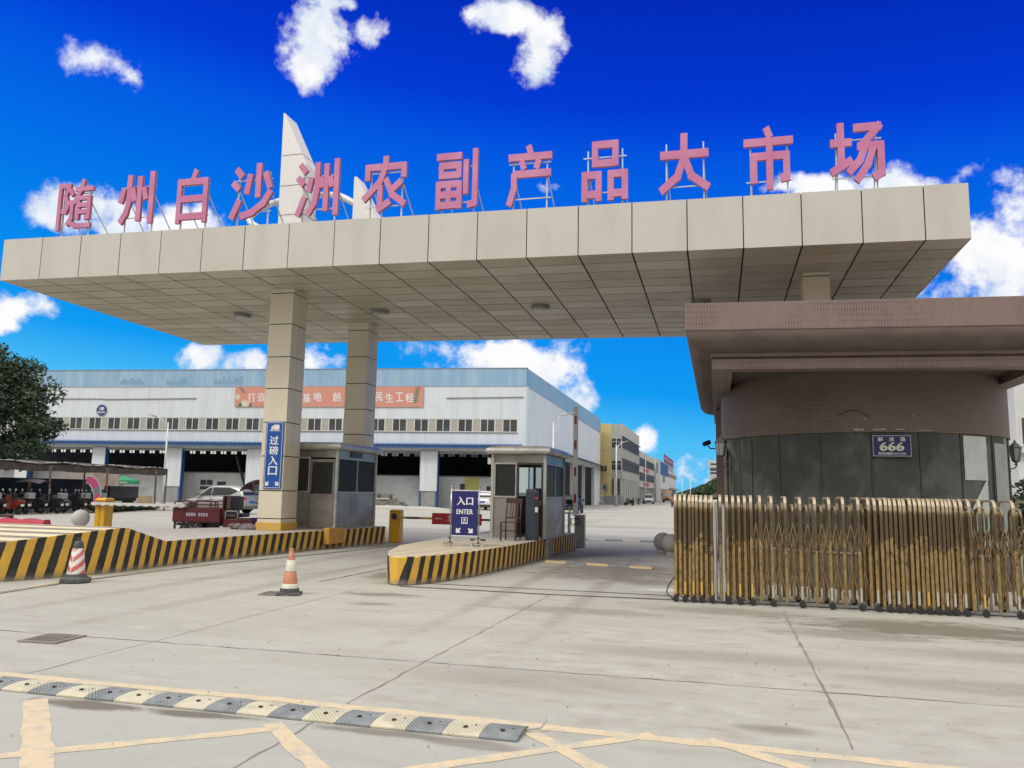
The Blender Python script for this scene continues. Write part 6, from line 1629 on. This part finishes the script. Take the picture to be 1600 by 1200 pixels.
for i, (x, y, a, c, lb) in enumerate([(-12.5, 117.5, 160, (.02, .02, .02), 'black motorbike parked nearest by the grey office front'), (-12.9, 123, 140, (.05, .05, .06), 'grey motorbike parked beyond the nearest one by the office front'), (-12.2, 129, 100, (.02, .02, .025), 'dark motorbike parked farthest along the office front')]):
    scooter(lb, (x, y, 0), R(a), c, i == 1, None, 'motorbikes by the office block', 'motorbike')
scooter('dark red motorbike on the road beside the left gate end', (-5.75, 108.4, 0), R(-100), (.18, .02, .03), False, None, None, 'motorbike')

# cargo trike
tk = thing('cargo_trike', 'dark red three wheeled cargo trike with an open bed behind the island', 'cargo trike', (-15.02, 22.45, 0), R(4))
mar = mat('maroon_paint', (.13, .015, .025), .4, 0, (.10, .014, .02), 4, local=True)
m = MB(); bx0, bx1, by, z0, z1 = -1.45, .15, .55, .52, .92
for s_ in (-1, 1): m.box(bx0, s_ * by - .02, z0, bx1, s_ * by + .02, z1)
m.box(bx0 - .02, -by + .02, z0, bx0 + .02, by - .02, z1); m.box(bx1 - .02, -by + .02, z0, bx1 + .02, by - .02, z1); m.box(bx0, -by + .02, z0 - .04, bx1, by - .02, z0 - .001)
m.build('cargo_bed', mar, tk, bevel=.01)
for s_ in (-1, 1):
    m = MB()
    for (xa, xb) in ((bx0 + .02, bx0 + .62), (bx0 + .75, bx1 - .1)): m.tube([(xa, s_ * by, z1), (xa + .03, s_ * by, z1 + .19), (xa + .12, s_ * by, z1 + .22), (xb - .05, s_ * by, z1 + .22), (xb, s_ * by, z1 + .17), (xb, s_ * by, z1)], .020, 8)
    m.tube([(bx0 + .05, s_ * by, z1 + .10), (bx1 - .1, s_ * by, z1 + .10)], .014, 6)
    m.build('bed_rail', mar, tk, smooth=True)
m = MB(); 
for k in range(4): m.box(-.98 + k * .085, -by - .024, .68, -.92 + k * .085, -by - .0205, .78)
for k in range(4): m.box(-.57 + k * .085, -by - .024, .68, -.51 + k * .085, -by - .0205, .78)
m.build('side_lettering', mat('lilac_writing', (.45, .42, .58), .6), tk)
m = MB(); m.bar((bx0, -.3, .42), (1.1, -.2, .42), .06, .08); m.bar((bx0, .3, .42), (1.1, .2, .42), .06, .08); m.box(-1.1, -.5, .3, -.95, .5, .42); m.build('chassis', dark_metal, tk)
for s_ in (-1, 1):
    wheel(tk, -.72, s_ * .46, .29, .13, rim_metal, 8)
    m = MB(); m.box(-1.42, s_ * .50 - .02, .26, -1.36, s_ * .50 + .02, .5); m.prism([(-1.30, s_ * .5, .18), (-1.18, s_ * .5, .18), (-1.05, s_ * .5, .5), (-1.13, s_ * .5, .5)], (0, .03, 0)); m.build('mudflap', black_rubber, tk)
m = MB(); m.box(.17, -.50, .62, .23, .50, 1.32); m.build('cab_back', mar, tk, bevel=.02)
m = MB(); m.box(.24, -.42, .90, .40, .42, 1.30); m.box(.24, -.44, .66, .62, .44, .78); m.build('seat', mat('seat_brown', (.13, .10, .085), .7), tk, bevel=.04)
m = MB(); m.prism([(.20, -.48, .28), (1.15, -.48, .28), (1.22, -.48, .55), (1.10, -.48, .66), (.66, -.48, .64), (.20, -.48, .62)], (0, .96, 0)); m.build('cab_body', mar, tk, bevel=.03)
m = MB(); m.tube([(.30, -.50, .62), (.30, -.50, .82), (.36, -.50, .86), (.66, -.50, .86), (.72, -.50, .80), (.70, -.50, .62)], .022, 8); m.build('grab_rail', mat('rail_pale_green', (.42, .47, .42), .5), tk, smooth=True)
m = MB(); m.tube([(1.62, 0, .27), (1.50, 0, .70), (1.36, 0, 1.10)], .04, 8); m.tube([(1.20, -.36, 1.12), (1.36, -.14, 1.10), (1.36, .14, 1.10), (1.20, .36, 1.12)], .02, 8); m.build('fork', dark_metal, tk, smooth=True)
wheel(tk, 1.62, 0, .27, .11, rim_metal, 8, 'front_wheel')
m = MB(); m.loft([[(1.34, -.16, .52), (1.34, .16, .52), (1.30, .14, .95), (1.30, -.14, .95)], [(1.54, -.13, .60), (1.54, .13, .60), (1.48, .10, .98), (1.48, -.10, .98)]]); m.lathe([(.10, .0), (.115, .04), (.06, .06)], (1.50, 0, .93), 14, 'x'); m.build('headlight', chrome, tk)
m = MB(); m.lathe([(.36, -.07), (.37, 0), (.36, .07)], (1.62, 0, .27), 14, 'y', R(20), R(170)); o = m.build('front_fender', black_plastic, tk); q = o.modifiers.new('thickness', 'SOLIDIFY'); q.thickness = .02
m = MB(); m.prism([(1.35, -.42, .42), (1.52, -.40, .52), (1.50, -.42, 1.04), (1.34, -.44, 1.06)], (0, .84, 0)); m.build('wind_apron', mat('apron_dark', (.035, .02, .022), .85, col2=(.08, .05, .055), scale=6), tk, bevel=.05)
m = MB(); m.loft([[(1.36 + .0 * k, -.44 + .88 * k / 8, 1.08) for k in range(9)], [(1.28, -.44 + .88 * k / 8, 1.42) for k in range(9)], [(1.14, -.40 + .80 * k / 8, 1.70) for k in range(9)]], close=False); o = m.build('windscreen', glassmat('trike_screen', (.33, .33, .32), .45, .5, (.8, .82, .82)), tk); q = o.modifiers.new('thickness', 'SOLIDIFY'); q.thickness = .01
m = MB(); m.loft([[(1.16 - .12 * j, -.50 + k * .125, 1.72 + .10 * math.sin(math.pi * k / 8) + .05 * j - .03 * j * j) for k in range(9)] for j in range(5)], close=False); o = m.build('rain_hood', mat('hood_mauve', (.20, .09, .11), .8), tk); q = o.modifiers.new('thickness', 'SOLIDIFY'); q.thickness = .015
m = MB()
for s_ in (-1, 1): m.tube([(1.30, s_ * .44, 1.05), (1.12, s_ * .42, 1.70)], .012, 6)
m.build('screen_frame', mat('screen_frame_green', (.25, .33, .22), .6), tk)

# ------------------------------------------------------------------ shed over the scooters and the things round it
sh = thing('bike_shed', 'long low open shed with a sagging dark roof over parked scooters', 'shed', (-35.3, 37, 0), world=True)
shed_m = mat('shed_sheet', (.06, .05, .045), .8, col2=(.10, .085, .07), scale=2)
m = MB(); n = 64; rings = []
for i in range(n + 1):
    y = 25 + 21 * i / n; sag = .05 * math.sin(i * .55) + .03 * math.sin(i * 1.9) - .01 * (i / n)
    rings.append([(-35.25, y, 2.70 + sag), (-38.0, y, 2.86 + sag * .5), (-40.8, y, 2.72 + sag)])
m.loft(rings, close=False); o = m.build('roof_sheet', shed_m, sh); q = o.modifiers.new('thickness', 'SOLIDIFY'); q.thickness = .04
rng = random.Random(17); m = MB()
for i in range(90):
    y = 25 + 21 * i / 90 + rng.uniform(-.05, .05); s_ = .05 * math.sin(i * 64 / 90 * .55)
    if rng.random() < .65: m.box(-35.30, y, 2.70 + s_, -35.2, y + rng.uniform(.08, .24), 2.725 + s_ + rng.uniform(0, .03))
m.build('bright_sheet_edge', mat('bright_edge', (.6, .6, .57), .6), sh)
m = MB()
for i in range(21):
    y = 25 + i; m.prism([(-35.3, y, 2.62 + .04 * math.sin(i)), (-35.3, y + 1.0, 2.62 + .04 * math.sin(i + 1)), (-35.3, y + 1.0, 2.25 - .03 * math.sin(i * 2 + 2)), (-35.3, y, 2.25 - .03 * math.sin(i * 2))], (-.05, 0, 0))
m.build('eaves_board', mat('eaves_timber', (.05, .042, .036), .85, col2=(.09, .075, .06), scale=3), sh)
post_m = mat('rusty_post', (.17, .12, .09), .8, col2=(.10, .06, .05), scale=4)
for (y, x) in ((27.5, -35.1), (36.05, -34.95), (40.2, -34.9), (44.4, -34.85)):
    MB().tube([(x, y, 0), (x - .08, y, 2.55)], .055, 8).build('post', post_m, sh)
for y in (27.5, 36, 40.2, 44.4): MB().tube([(-40.4, y, 0), (-40.4, y, 2.75)], .05, 8).build('post', post_m, sh)
MB().box(-41.0, 25, 0, -40.9, 46, 1.9).build('rear_screen', mat('shed_tarp_blue', (.03, .055, .10), .8, col2=(.02, .025, .035), scale=.8, lo=.35), sh)
bds = mat('faded_poster', (.46, .40, .35), .8, col2=(.40, .30, .25), scale=1.2)
for i, (y, w_, lb) in enumerate([(46.6, 2.0, 'large faded poster board behind the shed, left of the others'), (49.2, 1.5, 'narrow faded poster board behind the right shed post'), (51.3, 1.9, 'faded pale poster board left of the green parasol')]):
    o = thing('poster_board', lb, 'board', (-43.0 - i * .9, y, 0), R(35), group='poster boards behind the shed')
    MB().box(-w_ / 2, -.03, 1.25, w_ / 2, .03, 2.5).build('sheet', bds, o)
    for s_ in (-1, 1): MB().bar((s_ * w_ * .4, .06, 0), (s_ * w_ * .4, .06, 2.5), .06, .06).build('leg', dark_metal, o)
ct = thing('handcart', 'grey blue box cart standing under the right end of the shed', 'cart', (-37.6, 44.6, 0), R(60))
MB().box(-.9, -.5, .75, .9, .5, 1.5).build('box', mat('cart_grey', (.12, .125, .15), .7), ct, bevel=.02)
for s_ in (-1, 1): wheel(ct, .45, s_ * .42, .3, .1, grey_metal, 6)
MB().box(-.8, -.45, .55, .8, .45, .748).build('chassis', dark_metal, ct); MB().bar((-.8, 0, .5), (-.8, 0, 0), .06, .06).build('prop', dark_metal, ct)
um = thing('parasol', 'green market parasol with a white corner beside the shed', 'parasol', (-47.6, 56.5, -.12), R(20)); um.scale = (.66, .66, .92)
m = MB(); Hh = 2.25
vs = [(0, 0, Hh + .42)] + [(1.75 * sx_, .95 * sy_, Hh) for sx_, sy_ in ((-1, -1), (1, -1), (1, 1), (-1, 1))] + [(1.75 * sx_, .95 * sy_, Hh - .34) for sx_, sy_ in ((-1, -1), (1, -1), (1, 1), (-1, 1))]
m.add(vs, [(0, 1, 2), (0, 2, 3), (0, 3, 4), (0, 4, 1), (1, 5, 6, 2), (2, 6, 7, 3), (3, 7, 8, 4), (4, 8, 5, 1)])
grn = mat('parasol_green', (.03, .27, .12), .7); o = m.build('canopy', grn, um); q = o.modifiers.new('thickness', 'SOLIDIFY'); q.thickness = .02
m = MB(); m.add([(-1.76, -.97, Hh + .01), (-1.3, -.97, Hh + .01), (-1.3, -.97, Hh - .30), (-1.76, -.97, Hh - .35)], [(0, 1, 2, 3)])
for k in range(7): rect(m, -.7 + k * .24, Hh - .24, -.56 + k * .24, Hh - .12, -.97)
m.build('white_marks', sign_white, um)
MB().tube([(0, 0, 0), (0, 0, Hh + .4)], .03, 8).build('pole', pole_white, um)
MB().lathe([(.3, 0), (.3, .1), (.05, .14)], n=16).build('base', grey_r, um)
tag(MB().box(-46.1, 56.6, 0, -45.2, 57.3, .75).build('cardboard_box', mat('cardboard', (.42, .32, .21), .85), bevel=.01), 'pale brown cardboard box standing below the green parasol', 'box')
pole2 = thing('prop_pole', 'leaning rusty pole at the shed corner beside the white lamp', 'pole', (-34.6, 45.0, 0)); MB().tube([(0, 0, 0), (-.06, .1, 2.3)], .05, 8).build('shaft', post_m, pole2)
fb = thing('curved_banner', 'curved pink and grey banner with a pale rim beside the scooters', 'banner', (-33.2, 37.3, 0), R(25)); fb.scale = (.82, .82, .95)
def ribbon(par, nm, s0, s1, mt_, wd, off=0.0, th=.02):
    C = catmull([(-.55, 0, 1.95), (-.20, 0, 1.86), (.08, 0, 1.50), (.20, 0, 1.05), (.10, 0, .55)], 8)
    n = len(C) - 1; a, b = int(n * s0), int(n * s1); rings = []
    for i in range(a, b + 1):
        p_ = C[i]; d = (C[min(i + 1, n)] - C[max(i - 1, 0)]).normalized(); nn_ = Vector((d.z, 0, -d.x)); w_ = wd * (.35 + .65 * math.sin(math.pi * min(1, .12 + i / n * .92)) ** .6)
        rings.append([p_ - nn_ * w_ + Vector((0, off, 0)), p_ + nn_ * w_ + Vector((0, off, 0)), p_ + nn_ * w_ + Vector((0, off + th, 0)), p_ - nn_ * w_ + Vector((0, off + th, 0))])
    MB().loft(rings).build(nm, mt_, par)
ribbon(fb, 'rim', 0, 1, pole_white, .27, .0); pk = mat('banner_pink', (.42, .06, .17), .6)
ribbon(fb, 'cloth', 0.02, .5, pk, .23, -.012, .01); ribbon(fb, 'cloth', .5, .74, mat('banner_grey', (.16, .17, .19), .6), .23, -.012, .01); ribbon(fb, 'cloth', .74, .97, mat('banner_rose', (.45, .06, .12), .6), .23, -.012, .01)
MB().tube([(-.55, .03, 0), (-.55, .03, 1.98)], .02, 8).build('pole', dark_metal, fb)

# ------------------------------------------------------------------ trees, hedge, wood
def leafmat(name, col):
    m, t, p = newmat(name)
    P = pos(t); f = noise(t, P, .9, 4, .6)
    c = mixc(t, smooth(t, f, .3, .7), col, tuple(a * .62 for a in col))
    setin(t, p, 'Base Color', c); setin(t, p, 'Roughness', .55); setin(t, p, 'Specular IOR Level', .3)
    return m
leaf_a = leafmat('camphor_leaf', (.048, .082, .042)); leaf_b = leafmat('camphor_leaf_light', (.080, .122, .062)); leaf_c = leafmat('camphor_leaf_dark', (.034, .058, .030))
leaf_h = [leafmat('hill_leaf', (.050, .095, .040)), leafmat('hill_leaf_light', (.085, .135, .05)), leafmat('hill_leaf_dark', (.03, .055, .028))]
bark = mat('bark', (.10, .075, .055), .9, col2=(.06, .045, .035), scale=5, bump=.6, bscale=20)
def leaves(mb, rng, c, rad, n, size, flat=.75):
    for _ in range(n):
        d = Vector((rng.gauss(0, 1), rng.gauss(0, 1), rng.gauss(0, 1)))
        if d.length < 1e-3: continue
        d.normalize(); rr = rad * (rng.random() ** .45)
        p = Vector(c) + Vector((d.x * rr, d.y * rr, d.z * rr * flat))
        u = Vector((rng.gauss(0, 1), rng.gauss(0, 1), rng.gauss(0, .7))).normalized(); v = u.cross(d + Vector((rng.gauss(0, .5), rng.gauss(0, .5), rng.gauss(0, .5))))
        if v.length < 1e-3: continue
        v.normalize(); s = size * rng.uniform(.6, 1.3); q = u.cross(v) * s * .18
        mb.add([p - u * s, p + v * s * .5 + q, p + u * s, p - v * s * .5 + q], [(0, 1, 2), (0, 2, 3)])
tr = thing('camphor_tree', 'large dense dark green tree at the left edge of the yard', 'tree', (-49.7, 44.0, 0), world=True)
m = MB(); m.tube([(-49.7, 44, 0), (-49.6, 44, 1.6), (-49.8, 44.1, 3.2), (-49.5, 44, 5.5), (-49.7, 44, 8.0)], [.42, .34, .28, .18, .07], 12)
rng = random.Random(31)
for k in range(9):
    a = k * .7; z = 2.6 + .45 * k; m.tube([(-49.7, 44, z), (-49.7 + 1.8 * math.cos(a), 44 + 1.8 * math.sin(a), z + 1.0), (-49.7 + 4.2 * math.cos(a), 44 + 4.2 * math.sin(a), z + 1.7)], [.14, .09, .03], 8)
m.build('trunk', bark, tr, smooth=True)
crown = MB(); rng = random.Random(12)
CC = Vector((-51.0, 44.0, 6.8)); RX, RZ = 6.3, 5.0
k = 0
while k < 210:
    d = Vector((rng.gauss(0, 1), rng.gauss(0, 1), rng.gauss(0, 1))).normalized()
    if d.z < -.99: continue
    rr = rng.uniform(.70, 1.0) if k > 25 else rng.uniform(.2, .6)
    lump = 1 + .10 * math.sin(d.x * 5 + d.z * 4) + .08 * math.sin(d.y * 6 - d.z * 3)
    c = CC + Vector((d.x * RX * rr * lump, d.y * RX * rr * lump, d.z * RZ * rr * lump))
    crown.mi = rng.choice([0, 0, 1, 2]) if d.z < .1 else rng.choice([0, 1, 1])
    leaves(crown, rng, c, rng.uniform(.9, 1.4), 210, .165)
    k += 1
crown.build('crown', [leaf_a, leaf_b, leaf_c], tr, keep=True)
hd = MB(); rng = random.Random(14)
for k in range(90):
    f = k / 60; x = -33.9 - 1.8 * f + rng.uniform(-.4, .4); y = 38.4 + 4.9 * f + rng.uniform(-.4, .4)
    hd.mi = rng.choice([0, 2, 2]); leaves(hd, rng, (x, y, .24 * (1.5 - f * .6)), .42, 150, .12, .6)
tag(hd.build('hedge', [leaf_a, leaf_b, leaf_c], keep=True), 'low dark green hedge strip along the front of the shed behind the yellow barrier box', 'hedge')
gs = thing('garden_shrub', 'dark green shrub in front of the white building right of the guardhouse', 'shrub', (10.6, 30.5, 0), world=True)
m = MB(); rng = random.Random(15)
for k in range(46): m.mi = rng.choice([0, 1, 2]); leaves(m, rng, (10.8 + rng.uniform(-1.4, 2.2), 30.5 + rng.uniform(-.6, .6), rng.uniform(.3, 2.1)), .55, 60, .12)
m.build('foliage', [leaf_a, leaf_b, leaf_c], gs, keep=True); MB().tube([(10.6, 30.5, 0), (10.7, 30.5, 1.5)], [.06, .03], 8).build('stem', bark, gs)
# wooded hill at the end of the road
def hz(x, y):
    return 22.0 * (math.exp(-((x - 24) / 26.0) ** 2) if x < 24 else math.exp(-((x - 24) / 120.0) ** 2)) * math.exp(-((y - 470) / 50.0) ** 2)
m = MB(); nx, ny = 40, 14; vs = [(-70 + 300 * i / nx, 400 + 140 * j / ny, hz(-70 + 300 * i / nx, 400 + 140 * j / ny) - .3) for j in range(ny + 1) for i in range(nx + 1)]
m.add(vs, [(j * (nx + 1) + i, j * (nx + 1) + i + 1, (j + 1) * (nx + 1) + i + 1, (j + 1) * (nx + 1) + i) for j in range(ny) for i in range(nx)])
tag(m.build('hill', mat('hill_ground', (.06, .08, .04), .95), smooth=True), 'low hill at the end of the road', kind='structure')
wd_ = MB(); rng = random.Random(16)
for k in range(1250):
    x = rng.uniform(-26, 24) if k < 620 else rng.uniform(24, 200); y = rng.uniform(415, 468)
    h = min(3.6, .6 + max(0, (x + 27)) * .22) * rng.uniform(.7, 1.2)
    wd_.mi = rng.choice([0, 0, 1, 2]); leaves(wd_, rng, (x, y, hz(x, y) + h * .55), (1.5 if x > -20 else .8) * (1.9 if x > 24 else 1), 34 if x < 24 else 44, .62 if x < 24 else 1.1)
tag(wd_.build('wood', leaf_h, keep=True), 'green wood covering the low hill at the end of the road', 'wood', kind='stuff')
